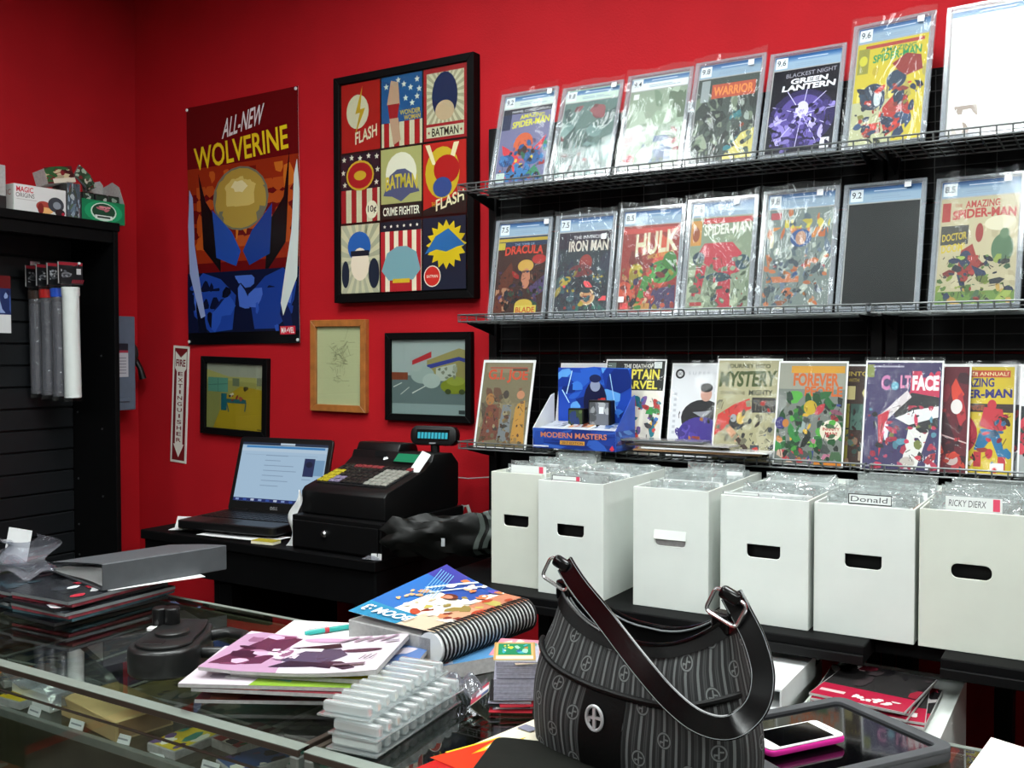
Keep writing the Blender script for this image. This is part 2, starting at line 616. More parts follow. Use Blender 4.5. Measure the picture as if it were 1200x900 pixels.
for zz in (1.52, 1.24, 0.98):
    link('screw', sc_me, 'screw', cab, (0.2, 0.575, zz))

for n_, yy_ in enumerate((0.56, -0.68, -1.92)):  # unseen extra cabinets, added to darken what glass and handbag reflect
    c2 = thing('display_cabinet', ['tall black cabinet next to the one with the slat back', 'tall black cabinet in the middle of the left wall', 'tall black cabinet at the far end of the left wall'][n_], 'cabinet', (-3.49, yy_, 0), group='cabinets along the left wall')
    bx('back_panel', 'black_slat', c2, 0.0, 0.024, -0.58, 0.575, 0.05, 1.99)
    bx('side_panel', 'black_wood', c2, 0.0, 0.28, 0.575, 0.595, 0, 1.99, 0.002)
    bx('side_panel', 'black_wood', c2, 0.0, 0.28, -0.60, -0.58, 0, 1.99, 0.002)
    bx('top_panel', 'black_wood', c2, 0.0, 0.285, -0.605, 0.60, 1.99, 2.022, 0.003)
    for zz in (0.5, 1.0, 1.5):
        bx('shelf_board', 'black_wood', c2, 0.024, 0.27, -0.58, 0.575, zz, zz + 0.02)

# things on top of the cabinet (their fronts look into the room, +x)
FX = (0, 0, R(90))
t = thing('card_box', 'white game box with red and black lettering on the cabinet top', 'box', (-3.25, 2.107, 2.022), (0, 0, R(90) - 0.02))
B().box(-0.098, 0.098, 0, 0.14, 0, 0.098).done('carton', 'card_white', t, 0.001, 1)
k = Ink(0.194, 0.096, 3)
k.r(0, 0, 1, 1, '#dadada').t('MAGIC', 0.04, 0.73, 0.36, 0.93, '#c3122c', 0.02).t('ORIGINS', 0.03, 0.54, 0.38, 0.70, '#3a3030', 0.0)
k.r(0.04, 0.46, 0.42, 0.48, '#b0a8a8')
k.e(0.56, 0.3, 0.15, 0.20, '#a8443a').e(0.60, 0.16, 0.14, 0.12, '#e8b070').e(0.50, 0.22, 0.06, 0.2, '#7c2622')
k.e(0.80, 0.42, 0.16, 0.28, '#3d4048').e(0.82, 0.40, 0.08, 0.14, '#8a929c').e(0.88, 0.14, 0.10, 0.14, '#2a1a20').e(0.94, 0.1, 0.03, 0.06, '#b02038')
k.done('printed_front', t, 0, -0.0004, 0.001)
k = Ink(0.13, 0.094, 4)
k.r(0, 0, 1, 1, '#cfcfcc').t('MAGIC', 0.15, 0.62, 0.9, 0.82, '#a5343c')
o = k.done('printed_end', t, 0, 0, 0.001)
o.rotation_euler = (0, 0, R(-90)); o.location = (-0.0984, 0.07, 0.001)

t = thing('card_carton', 'grey white carton at the outer end of the cabinet top', 'box', (-3.26, 1.955, 2.022), FX)
B().box(-0.055, 0.03, 0, 0.12, 0, 0.155).done('carton', 'page_edges', t, 0.001, 1)
bx('dark_band', 'dark_plastic', t, -0.054, 0.0303, -0.001, 0.0, 0.0, 0.05)

t = thing('wrapped_packs', 'bundle of blue and green card packs in clear wrap beside the white game box', 'card packs', (-3.25, 2.2375, 2.022), FX)
k = Ink(0.052, 0.13, 5)
k.r(0, 0, 1, 1, '#3a4a58').blobs(0, 0, 1, 1, 26, 0.2, ['#5a7488', '#2a3a30', '#7a2430', '#8aa0b4', '#46604a', '#a8b4bc', '#24303c'])
k.done('pack_faces', t, 0, 0, 0)
B().box(-0.026, 0.026, 0.001, 0.09, 0, 0.128).done('pack_stack', 'dark_plastic', t, 0.002, 1)
B().box(-0.029, 0.029, -0.005, 0.095, 0, 0.134).done('clear_wrap', 'poly_bag', t, 0.004, 2)

t = thing('deck_display', 'green card display box with its pale lid flap standing open', 'box', (-3.25, 2.362, 2.022), FX)
k = Ink(0.185, 0.082, 6)
k.r(0, 0, 1, 1, '#137a50').e(0.5, 0.5, 0.44, 0.5, '#1c9a66').e(0.5, 0.5, 0.30, 0.42, '#cfe6d8').e(0.5, 0.52, 0.27, 0.36, '#18432f')
k.r(0.30, 0.16, 0.70, 0.34, '#dfe8e2').blobs(0.33, 0.50, 0.67, 0.76, 9, 0.05, ['#d88a94', '#c06a78']).r(0.35, 0.21, 0.65, 0.29, '#27352d')
k.done('printed_front', t, 0, -0.001, 0)
B().box(-0.0925, 0.0925, 0.0, 0.002, 0, 0.082).box(-0.0925, -0.0905, 0.002, 0.13, 0, 0.10).box(-0.0905, 0.0905, 0.002, 0.13, 0, 0.002).done('tray', 'dark_plastic', t)
B().prism([(0.002, 0.0), (0.13, 0.0), (0.13, 0.155), (0.07, 0.172), (0.03, 0.15), (0.002, 0.085)], 'x', 0.0905, 0.0925).done('side_flap', 'page_edges', t)
B().prism([(0.012, 0.0), (0.0925, 0.0), (0.0925, 0.165), (0.078, 0.18), (0.0, 0.155)], 'y', 0.128, 0.130).done('lid_flap', 'page_edges', t)
for i, cc in enumerate((-0.055, 0.0, 0.055)):
    o = B().box(-0.024, 0.024, 0, 0.10, 0, 0.105).done('deck', 'black_plastic', t, 0.002, 1)
    o.location = (cc, 0.012, 0.004)
    k = Ink(0.044, 0.03, 7 + i)
    k.r(0, 0, 1, 1, '#20342a').blobs(0, 0, 1, 1, 6, 0.25, ['#8a9a90', '#16241c', '#b0b8b4'])
    k.done('deck_label', o, 0, -0.001, 0.07)

t = thing('booster_pile', 'heap of red and green card boosters lying on the wrapped packs', 'card packs', (-3.275, 2.235, 2.1575), (R(-8), R(0), R(90)))
k = Ink(0.115, 0.06, 9)
B().box(-0.085, 0.03, 0.0, 0.07, 0.0, 0.056).done('booster_box', 'page_edges', t, 0.001, 1, rot=(0, R(-12), 0))
k.r(0, 0, 1, 1, '#5a1c20').blobs(0, 0.1, 1, 1, 26, 0.16, ['#7c2028', '#2e5a34', '#c8b894', '#3c1418', '#a89a80', '#1c3a24']).r(0.2, 0.0, 1, 0.28, '#d8cfc0')
o = k.done('booster_print', t, -0.0275, -0.0008, 0)
o.rotation_euler = (0, R(-12), 0)
for i in range(4):
    o = B().box(-0.03, 0.03, -0.002, 0.004, 0, 0.07).done('booster_pack', 'smoke_bag', t, 0.002, 1)
    o.location = (0.045 + 0.012 * i, 0.012 * i, 0.012)
    o.rotation_euler = (R(-15), R(38 + 8 * i), 0)
    k = Ink(0.056, 0.064, 20 + i)
    k.r(0, 0, 1, 1, '#2f4a36').blobs(0, 0, 1, 1, 10, 0.25, ['#a8b8a8', '#16301e', '#7a2a30', '#d0ccc0', '#3f6a4c'])
    k.done('pack_print', o, 0, -0.003, 0.003)

# hook with the packed tubes
t = thing('slatwall_hook', 'thin chrome hook sticking out of the black slat back', 'hook', (-3.462, 2.215, 1.845))
B().tube([(0, 0, 0.02), (0, 0, 0), (0.262, 0, 0), (0.272, 0, 0.008)], 0.003, 6).done('rod', 'chrome', t)
bx('hook_plate', 'chrome', t, -0.0, 0.004, -0.02, 0.02, -0.02, 0.03)
tip = B().lathe([(0.001, -0.005), (0.005, -0.003), (0.005, 0.003), (0.001, 0.005)], n=10).done('tip', 'white_paint', t)
tip.location = (0.272, 0, 0.01)
caps = [('white_tube', 'white playmat tube in a clear bag, foremost on the hook'),
        ('blue_cap', 'clear playmat tube with a blue cap hanging behind the white tube'),
        ('red_cap', 'clear playmat tube with a red cap hanging on the slat back hook'),
        ('brown_cap', 'clear playmat tube with a brown cap hanging next to the slat back')]
for i, (cm, lab) in enumerate(caps):
    t = thing('playmat_tube', lab, 'tube', (-3.232 - 0.062 * i, 2.213 - 0.004 * i, 1.365 + 0.004 * i), (0, R(-0.8), R(90 + 2 * i)), group='playmat tubes on the hook')
    z1 = 0.405 - 0.006 * i
    B().lathe([(0.024, 0.0), (0.029, 0.003), (0.029, z1 - 0.03), (0.027, z1 - 0.03)], n=24).done('tube', 'white_tube' if i == 0 else 'smoke_bag', t, smooth=True)
    if i:
        B().lathe([(0.022, 0.02), (0.024, 0.02), (0.024, z1 - 0.05), (0.022, z1 - 0.05)], n=20).done('rolled_mat', 'rolled_grey', t, smooth=True)
    B().lathe([(0.031, z1 - 0.032), (0.0315, z1 - 0.028), (0.0315, z1 - 0.002), (0.028, z1)], n=24).done('cap', cm, t, smooth=True)
    def bagf(u, v, i=i, z1=z1):
        a = 2 * PI * u
        fl = max(0.0, (v - 0.86) / 0.14)
        lo = max(0.0, (0.06 - v) / 0.06)
        rr = 0.0302 + 0.0006 * math.sin(7 * a + 9 * v)
        return (rr * math.cos(a) * (1 + 0.35 * fl + 0.25 * lo), rr * math.sin(a) * (1 - 0.85 * fl) * (1 - 0.8 * lo), -0.012 + v * (z1 + 0.03))
    B().grid(bagf, 24, 16, cu=True).done('clear_bag', 'poly_flat', t, smooth=True)
    k = Ink(0.10, 0.078, 30 + i)
    k.r(0, 0, 1, 1, '#17181b').r(0, 0.86, 1, 1, '#8f1f2c').r(0, 0.0, 0.04, 1, '#9a9a9a')
    k.e(0.34, 0.42, 0.2, 0.12, '#6f7276').e(0.34, 0.40, 0.14, 0.07, '#3a3b40').blobs(0.12, 0.2, 0.55, 0.7, 8, 0.06, ['#a9abb0', '#54565c', '#8a8c92'])
    for q in range(7):
        k.line(0.55 + 0.07 * q, 0.03, 0.60 + 0.07 * q, 0.2, 0.03, '#9a2434')
    k.r(0.74, 0.45, 0.92, 0.72, '#d4d6d8')
    k.done('header_card', t, 0, -0.002, z1 + 0.012)
    bx('header_back', 'dark_plastic', t, -0.05, 0.05, -0.0015, 0.001, z1 + 0.010, z1 + 0.092)

# small pieces at the picture's left edge: another hanging pack
t = thing('hanging_pack', 'small red and blue card pack hanging on the slat back left of the tubes', 'card packs', (-3.30, 2.005, 1.60), FX)
k = Ink(0.07, 0.20, 41)
k.r(0, 0.25, 1, 1, '#1c2c5c').r(0, 0.78, 1, 1, '#5a1014').r(0.2, 0.0, 1, 0.32, '#cfd2d4').blobs(0, 0.35, 1, 0.75, 8, 0.3, ['#3c5490', '#16204a', '#8a9cc8'])
k.done('pack_print', t, -0.02, -0.002, 0)
bx('pack_back', 'paper', t, -0.055, 0.015, -0.0015, 0.002, 0, 0.2)
B().tube([(-0.02, 0.002, 0.19), (-0.02, 0.162, 0.19)], 0.003, 6).done('peg', 'chrome', t)

# ================================================================== SWITCH BOX ON THE LEFT WALL
t = thing('switch_box', 'blue grey metal switch box with a side lever in the wall corner', 'switch box', (WL, 2.52, 1.30))
bx('cover', 'grey_steel', t, 0.0, 0.105, -0.09, 0.088, 0, 0.38, 0.004)
bx('lower_lip', 'grey_steel', t, 0.105, 0.112, -0.085, 0.055, 0.035, 0.05, 0.002)
k = Ink(0.07, 0.135, 42)
k.r(0, 0, 1, 0.72, '#c2c4cc').r(0, 0.72, 1, 0.79, '#a8384c').r(0, 0.79, 1, 1, '#232530')
for q in range(6):
    k.r(0.1, 0.10 + 0.09 * q, 0.86, 0.13 + 0.09 * q, '#8d8f9a')
o = k.done('warning_label', t, 0, 0, 0)
o.rotation_euler = (0, 0, R(90)); o.location = (0.1056, 0.018, 0.135)
B().cyl((0.055, 0.088, 0.23), (0.055, 0.108, 0.23), 0.048, 20).done('lever_hub', 'dark_plastic', t, 0.004, 1, smooth=True)
B().tube([(0.06, 0.112, 0.22), (0.085, 0.125, 0.17), (0.09, 0.135, 0.125)], [0.012, 0.011, 0.015], 10).done('lever', 'black_plastic', t, smooth=True)

# ================================================================== THINGS ON THE BACK WALL
# tall poster
t = thing('wall_poster', 'tall glossy superhero poster with yellow title pinned on the red wall', 'poster', (-2.863, WB - 0.004, 1.566), (0, R(-0.3), 0))
PW, PH = 0.605, 0.948
def curl(p):
    x, y, z = p
    u = x / PW
    return (x, y - 0.010 * (u * u * 4) * (0.4 + 0.6 * (1 - z / PH)) - 0.003 * math.sin(9 * z), z)
B().grid(lambda u, v: curl(((u - 0.5) * PW, 0.0005, v * PH)), 12, 16).done('paper_sheet', 'paper', t)
k = Ink(PW, PH, 51)
def cell_fill(x0, y0, x1, y1, nx, ny, col):
    for a in range(nx):
        for b in range(ny):
            k.k -= 1 if (a or b) else 0
            k.r(x0 + (x1 - x0) * a / nx, y0 + (y1 - y0) * b / ny, x0 + (x1 - x0) * (a + 1) / nx, y0 + (y1 - y0) * (b + 1) / ny, col)
cell_fill(0, 0, 1, 1, 10, 12, '#5e0d10')
cell_fill(0, 0.34, 1, 0.74, 10, 6, '#8c2a12')
cell_fill(0.08, 0.40, 0.94, 0.66, 10, 5, '#a8481a')
k.blobs(0.02, 0.36, 0.98, 0.72, 18, 0.09, ['#b4521c', '#8a2410', '#6e1810', '#c06820'])
k.poly([(0.10, 0.72), (0.16, 0.60), (0.30, 0.48), (0.30, 0.30), (0.14, 0.40)], '#120d10')
k.poly([(0.92, 0.76), (0.86, 0.58), (0.72, 0.48), (0.70, 0.28), (0.88, 0.40)], '#120d10')
k.e(0.48, 0.595, 0.25, 0.130, '#6c6a58').e(0.48, 0.595, 0.235, 0.122, '#a88c3c').e(0.48, 0.615, 0.15, 0.085, '#c9b264').e(0.47, 0.63, 0.08, 0.05, '#ddd2a0')
k.poly([(0.22, 0.56), (0.40, 0.46), (0.48, 0.38), (0.44, 0.32), (0.26, 0.36)], '#22479c')
k.poly([(0.76, 0.56), (0.58, 0.46), (0.50, 0.38), (0.56, 0.32), (0.74, 0.36)], '#1c3a86')
cell_fill(0.0, 0.0, 1.0, 0.30, 10, 4, '#0f1430')
k.poly([(0.02, 0.24), (0.14, 0.30), (0.30, 0.27), (0.44, 0.20), (0.40, 0.06), (0.20, 0.05), (0.06, 0.12)], '#1f3f96')
k.poly([(0.98, 0.24), (0.86, 0.30), (0.70, 0.27), (0.56, 0.20), (0.60, 0.06), (0.78, 0.06), (0.94, 0.12)], '#1b3888')
k.blobs(0.06, 0.05, 0.94, 0.28, 16, 0.07, ['#2a50b0', '#14286a', '#0c1024', '#4466c0', '#101a48'])
cell_fill(0.0, 0.0, 1.0, 0.05, 10, 1, '#08080c')
k.poly([(0.015, 0.655), (0.045, 0.62), (0.06, 0.42), (0.16, 0.12), (0.12, 0.11), (0.02, 0.30), (0.0, 0.5)], '#8f9cc8')
k.poly([(0.985, 0.72), (0.955, 0.66), (0.93, 0.44), (0.84, 0.16), (0.86, 0.11), (0.985, 0.26), (1.0, 0.60)], '#cfd8d4')
k.t('ALL-NEW', 0.34, 0.845, 0.70, 0.925, '#e4dcdc', 0.012, shear=0.3, slant=0.035)
k.t('WOLVERINE', 0.07, 0.73, 0.91, 0.825, '#e0c020', 0.015, slant=0.035, shear=-0.1)
k.r(0.83, 0.035, 0.965, 0.068, '#c8283c').t('MARVEL', 0.84, 0.040, 0.955, 0.063, '#f0e8e8', 0.02)
k.done('poster_print', t, 0, -0.0004, 0, 'ink_gloss', warp=curl, step=0.00003)
for px_, pz_ in ((-0.295, 0.938), (0.295, 0.938), (-0.295, 0.012), (0.295, 0.012)):
    o = B().lathe([(0.001, -0.004), (0.006, -0.003), (0.006, 0), (0.004, 0.001)], n=10).done('push_pin', 'white_paint', t)
    c0 = curl((px_, -0.004, pz_))
    o.location = c0; o.rotation_euler = (R(-90), 0, 0)

# framed nine-panel print
def frame_box(t, w, h, bar, depth, mat, back=0.0):
    """four mitred bars"""
    for poly in ([(-w / 2, 0), (w / 2, 0), (w / 2 - bar, bar), (-w / 2 + bar, bar)],
                 [(-w / 2, h), (w / 2, h), (w / 2 - bar, h - bar), (-w / 2 + bar, h - bar)],
                 [(-w / 2, 0), (-w / 2 + bar, bar), (-w / 2 + bar, h - bar), (-w / 2, h)],
                 [(w / 2, 0), (w / 2 - bar, bar), (w / 2 - bar, h - bar), (w / 2, h)]):
        B().prism(poly, 'y', -depth, back).done('frame_bar', mat, t, 0.0015, 1)

t = thing('framed_print', 'large black framed print of nine comic style panels', 'framed print', (-2.070, WB, 1.709))
W9, H9 = 0.600, 0.797
frame_box(t, W9, H9, 0.026, 0.040, 'black_wood')
iw, ih = W9 - 0.052, H9 - 0.052
bx('backing', 'black_wood', t, -iw / 2, iw / 2, -0.030, -0.002, 0.026, 0.026 + ih)
k = Ink(iw, ih, 61)
k.r(0, 0, 1, 1, '#141210')
cw, ch = 0.318, 0.322
def sub(ci, cj):
    x0, y0 = 0.010 + ci * 0.331, 0.675 - cj * 0.3335
    return lambda u, v: (x0 + u * cw, y0 + v * ch)
def SR(q, u0, v0, u1, v1, col):
    a, b = q(u0, v0), q(u1, v1); k.r(a[0], a[1], b[0], b[1], col)
def SE(q, u, v, ru, rv, col):
    c = q(u, v); k.e(c[0], c[1], ru * cw, rv * ch, col)
def SP(q, pts, col):
    k.poly([q(*p) for p in pts], col)
def ST(q, s, u0, v0, u1, v1, col, **kw):
    a, b = q(u0, v0), q(u1, v1); k.t(s, a[0], a[1], b[0], b[1], col, **kw)
CREAM = '#ddd3b8'
q = sub(0, 0); SR(q, 0, 0, 1, 1, '#b3221e'); SE(q, 0.42, 0.58, 0.29, 0.25, CREAM)
SP(q, [(0.55, 0.95), (0.36, 0.55), (0.48, 0.56), (0.34, 0.22), (0.62, 0.62), (0.49, 0.61)], '#c9a22a')
ST(q, 'FLASH', 0.36, 0.10, 0.92, 0.28, '#e8dcc0', bold=0.02, slant=0.03)
q = sub(1, 0); SR(q, 0, 0, 1, 0.34, CREAM)
for a in range(4):
    SR(q, 0.06 + 0.25 * a, 0, 0.19 + 0.25 * a, 0.34, '#b02024')
SR(q, 0, 0.34, 1, 1, '#1f5a98')
for a, b in ((0.12, 0.86), (0.60, 0.66), (0.72, 0.80), (0.88, 0.90), (0.56, 0.86), (0.88, 0.66), (0.76, 0.58), (0.93, 0.76), (0.42, 0.93)):
    c = q(a, b); k.star(c[0], c[1], 0.022, '#e8e4d8')
SP(q, [(0.14, 0.60), (0.24, 0.94), (0.42, 0.90), (0.46, 0.58)], '#c8a088'); SP(q, [(0.16, 0.60), (0.45, 0.60), (0.40, 0.40), (0.20, 0.40)], '#a8242a'); SP(q, [(0.2, 0.40), (0.42, 0.40), (0.48, 0.08), (0.30, 0.02)], '#c8a088')
ST(q, 'WONDER', 0.46, 0.43, 0.96, 0.50, '#d8b848', bold=0.02); ST(q, 'WOMAN', 0.56, 0.35, 0.96, 0.42, '#d8b848', bold=0.02)
q = sub(2, 0); SR(q, 0, 0, 1, 1, '#a8242a'); SR(q, 0.07, 0.04, 0.94, 0.93, CREAM)
c = q(0.5, 0.62); a = q(0.07, 0.22); b = q(0.94, 0.93); k.rays(c[0], c[1], a[0], a[1], b[0], b[1], 26, '#b4aa90')
SE(q, 0.5, 0.60, 0.30, 0.33, '#1d2c58'); SE(q, 0.5, 0.40, 0.22, 0.14, '#d2b294'); SR(q, 0.07, 0.18, 0.94, 0.23, '#a8242a'); SR(q, 0.07, 0.04, 0.94, 0.19, CREAM)
ST(q, 'BATMAN', 0.20, 0.055, 0.82, 0.17, '#20201e', bold=0.02)
for a in (0.13, 0.88):
    c = q(a, 0.11); k.star(c[0], c[1], 0.012, '#a8242a')
q = sub(0, 1); SR(q, 0, 0, 1, 0.48, CREAM)
for a in range(4):
    SR(q, 0.0 + 0.27 * a, 0, 0.13 + 0.27 * a, 0.48, '#a8242a')
SR(q, 0, 0.48, 1, 1, '#1a1c2c')
for a, b in ((0.08, 0.93), (0.28, 0.95), (0.5, 0.93), (0.72, 0.95), (0.93, 0.93), (0.06, 0.74), (0.95, 0.74), (0.1, 0.56), (0.92, 0.56)):
    c = q(a, b); k.star(c[0], c[1], 0.02, '#e0dccc')
SE(q, 0.50, 0.68, 0.36, 0.22, '#c8a22c'); SE(q, 0.50, 0.68, 0.32, 0.19, '#a81e22'); SE(q, 0.50, 0.68, 0.16, 0.07, '#c8a22c')
SE(q, 0.80, 0.17, 0.15, 0.13, '#e4dcc4'); ST(q, '10¢', 0.70, 0.11, 0.92, 0.23, '#1a1a1a', bold=0.02)
q = sub(1, 1); SR(q, 0, 0.22, 1, 1, '#a9a86c'); SE(q, 0.5, 0.64, 0.38, 0.30, '#e0dcc8'); SR(q, 0, 0, 1, 0.22, '#1c1c1a')
SP(q, [(0.06, 0.34), (0.22, 0.62), (0.40, 0.70), (0.60, 0.70), (0.78, 0.62), (0.95, 0.36), (0.72, 0.34), (0.50, 0.24), (0.28, 0.32)], '#4a5478')
ST(q, 'BATMAN', 0.12, 0.40, 0.90, 0.60, '#c8b43c', bold=0.03, arch=0.012)
ST(q, 'CRIME FIGHTER', 0.05, 0.05, 0.95, 0.17, '#e8e4d4', bold=0.02)
q = sub(2, 1); SR(q, 0, 0, 1, 1, '#b8241e'); SE(q, 0.45, 0.58, 0.40, 0.36, '#c8a828')
SP(q, [(0.05, 0.98), (0.16, 0.98), (0.30, 0.70), (0.22, 0.70)], '#e8d8b0'); SP(q, [(0.72, 0.98), (0.84, 0.98), (0.70, 0.72), (0.62, 0.76)], '#e8d8b0')
SE(q, 0.55, 0.62, 0.30, 0.20, '#b01c1c'); SE(q, 0.45, 0.38, 0.22, 0.14, '#2c4a88'); SP(q, [(0, 0), (1, 0), (1, 0.30), (0, 0.08)], '#1c1a18')
ST(q, 'FLASH', 0.30, 0.05, 0.95, 0.21, '#e8dcb8', bold=0.02, slant=0.04); ST(q, 'THE', 0.20, 0.12, 0.29, 0.18, '#c8a828')
q = sub(0, 2); SR(q, 0, 0, 1, 1, '#cfc8a8'); c = q(0.5, 0.5); a = q(0, 0); b = q(1, 1); k.rays(c[0], c[1], a[0], a[1], b[0], b[1], 18, '#a8a890')
SE(q, 0.48, 0.68, 0.30, 0.22, '#2458a0'); SE(q, 0.50, 0.42, 0.24, 0.24, '#e0d2bc'); SE(q, 0.86, 0.28, 0.14, 0.22, '#1c2434'); SE(q, 0.12, 0.28, 0.10, 0.2, '#1c2434'); SR(q, 0.26, 0.54, 0.74, 0.62, '#1a1c28')
q = sub(1, 2); SR(q, 0, 0, 1, 1, CREAM)
for a in range(5):
    SR(q, 0.0 + 0.22 * a, 0, 0.11 + 0.22 * a, 0.86, '#a8242a')
SR(q, 0, 0.86, 1, 1, '#1b1c28')
for a in range(6):
    c = q(0.1 + 0.16 * a, 0.93); k.star(c[0], c[1], 0.012, '#e0dccc')
SP(q, [(0.02, 0.30), (0.16, 0.55), (0.40, 0.64), (0.64, 0.64), (0.88, 0.55), (0.98, 0.30), (0.80, 0.16), (0.20, 0.16)], '#6f98a0')
SR(q, 0.30, 0.12, 0.72, 0.18, '#c8a828'); SR(q, 0.28, 0.0, 0.74, 0.12, '#a8242a')
q = sub(2, 2); SR(q, 0, 0, 1, 1, '#1b1f30'); c = q(0.55, 0.62); k.star(c[0], c[1], 0.15, '#c9b018', n=16, inner=0.75)
SP(q, [(0.04, 0.50), (0.30, 0.74), (0.60, 0.84), (0.98, 0.60), (0.80, 0.58), (0.55, 0.52), (0.32, 0.56)], '#27619c')
SE(q, 0.22, 0.19, 0.20, 0.15, '#d8d0c0'); SE(q, 0.22, 0.19, 0.18, 0.135, '#c02c24'); ST(q, 'BATMAN', 0.09, 0.17, 0.35, 0.21, '#e8dcc8')
k.done('panel_print', t, 0, -0.0305, 0.026)
bx('glazing', 'glass', t, -iw / 2, iw / 2, -0.0365, -0.0345, 0.026, 0.026 + ih)

# small black framed drawing in yellow
t = thing('framed_drawing', 'small black framed drawing with a yellow floor beside the fire sign', 'framed drawing', (-2.915, WB, 1.207), (0, R(1.6), 0))
frame_box(t, 0.366, 0.308, 0.026, 0.022, 'black_wood')
k = Ink(0.314, 0.256, 71)
k.r(0, 0, 1, 1, '#a39b58').r(0, 0.80, 1, 1, '#a9a698').poly([(0, 0.9), (0.4, 0.8), (1, 0.8), (1, 0.72), (0, 0.75)], '#b3aa66')
k.poly([(0.1, 0), (1, 0), (1, 0.62), (0.6, 0.66), (0.35, 0.5), (0.18, 0.2)], '#b59422').poly([(0, 0), (0.12, 0), (0.25, 0.3), (0.25, 0.65), (0, 0.7)], '#8f8c52')
k.r(0.02, 0.56, 0.38, 0.78, '#5f9484').line(0.02, 0.66, 0.38, 0.69, 0.01, '#47756a').line(0.20, 0.56, 0.20, 0.78, 0.008, '#47756a')
k.r(0.46, 0.66, 0.58, 0.78, '#6d745c').r(0.88, 0.68, 1, 0.80, '#7d7d66').r(0.26, 0.28, 0.36, 0.54, '#1d6070').r(0.36, 0.40, 0.70, 0.46, '#28606a').line(0.68, 0.28, 0.70, 0.42, 0.02, '#405a5c').line(0.40, 0.26, 0.36, 0.4, 0.02, '#405a5c')
k.blobs(0.36, 0.42, 0.66, 0.56, 8, 0.04, ['#d8cab4', '#8a3030', '#2c2c30', '#a85040'])
k.blobs(0.60, 0.56, 0.74, 0.66, 3, 0.03, ['#5a4a24', '#403418'])
k.r(0.90, 0.015, 0.98, 0.03, '#4a3c1a')
k.done('drawing', t, 0, -0.010, 0.026)
bx('backing', 'black_wood', t, -0.157, 0.157, -0.009, 0, 0.026, 0.282)
bx('glazing', 'glass', t, -0.157, 0.157, -0.019, -0.0175, 0.026, 0.282)

# wooden framed pencil sketch
t = thing('framed_sketch', 'light wooden frame with a faint pencil sketch on cream paper', 'framed drawing', (-2.375, WB, 1.318), (0, R(0.4), 0))
frame_box(t, 0.262, 0.332, 0.025, 0.022, 'oak')
k = Ink(0.212, 0.282, 72)
k.r(0, 0, 1, 1, '#d3cfa6')
qq = random.Random(5)
for _ in range(60):
    a, b = qq.gauss(0.52, 0.10), qq.gauss(0.60, 0.10)
    k.line(a, b, a + qq.gauss(0, 0.09), b + qq.gauss(0, 0.06), 0.006, qq.choice(['#a09a7c', '#948f72', '#8a856a', '#aaa586']))
for _ in range(16):
    a, b = qq.gauss(0.54, 0.08), qq.gauss(0.34, 0.04)
    k.line(a, b, a + qq.gauss(0, 0.07), b + qq.gauss(0, 0.02), 0.006, qq.choice(['#a09a7c', '#948f72', '#aaa586']))
k.done('sketch', t, 0, -0.010, 0.025)
bx('backing', 'kraft', t, -0.106, 0.106, -0.009, 0, 0.025, 0.307)
bx('glazing', 'glass', t, -0.106, 0.106, -0.017, -0.0155, 0.025, 0.307)

# black framed drawing of a shop front
t = thing('framed_drawing', 'black framed coloured drawing of a shop building with a red sign', 'framed drawing', (-1.975, WB, 1.296), (0, 0, 0))
frame_box(t, 0.362, 0.304, 0.024, 0.022, 'black_wood')
k = Ink(0.314, 0.256, 73)
k.r(0, 0, 1, 1, '#aeb6b8').r(0, 0, 1, 0.52, '#6f7d80').r(0, 0, 1, 0.14, '#9aa9ac')
k.poly([(0.48, 0.72), (0.90, 0.88), (1, 0.85), (1, 0.45), (0.62, 0.45), (0.48, 0.5)], '#a39560').poly([(0.48, 0.66), (0.90, 0.77), (1, 0.74), (1, 0.69), (0.9, 0.72), (0.48, 0.60)], '#3f4698')
k.poly([(0.60, 0.62), (0.86, 0.68), (0.86, 0.45), (0.60, 0.45)], '#c4c6bc').poly([(0.28, 0.66), (0.54, 0.76), (0.54, 0.84), (0.28, 0.72)], '#c2343c')
k.r(0, 0.46, 0.22, 0.56, '#8a4632').line(0.02, 0.36, 0.14, 0.42, 0.012, '#d8dad8').line(0.28, 0.28, 0.46, 0.38, 0.012, '#d8dad8').line(0.12, 0.26, 0.24, 0.36, 0.01, '#c8ccca')
k.e(0.42, 0.53, 0.16, 0.12, '#a8b4b2').e(0.54, 0.45, 0.12, 0.10, '#b8c2c0').e(0.33, 0.62, 0.08, 0.05, '#b0bab8')
k.e(0.84, 0.38, 0.18, 0.10, '#8c9430').e(0.86, 0.45, 0.12, 0.06, '#a4aa48').e(0.76, 0.31, 0.04, 0.035, '#4a5230').e(0.94, 0.31, 0.04, 0.035, '#4a5230')
k.blobs(0.62, 0.46, 0.88, 0.66, 10, 0.03, ['#8a8c7c', '#a8aa98', '#6d7064'])
k.r(0.90, 0.02, 0.98, 0.07, '#3a4244')
k.done('drawing', t, 0, -0.010, 0.024)
bx('backing', 'black_wood', t, -0.157, 0.157, -0.009, 0, 0.024, 0.28)
bx('glazing', 'glass', t, -0.157, 0.157, -0.019, -0.0175, 0.024, 0.28)

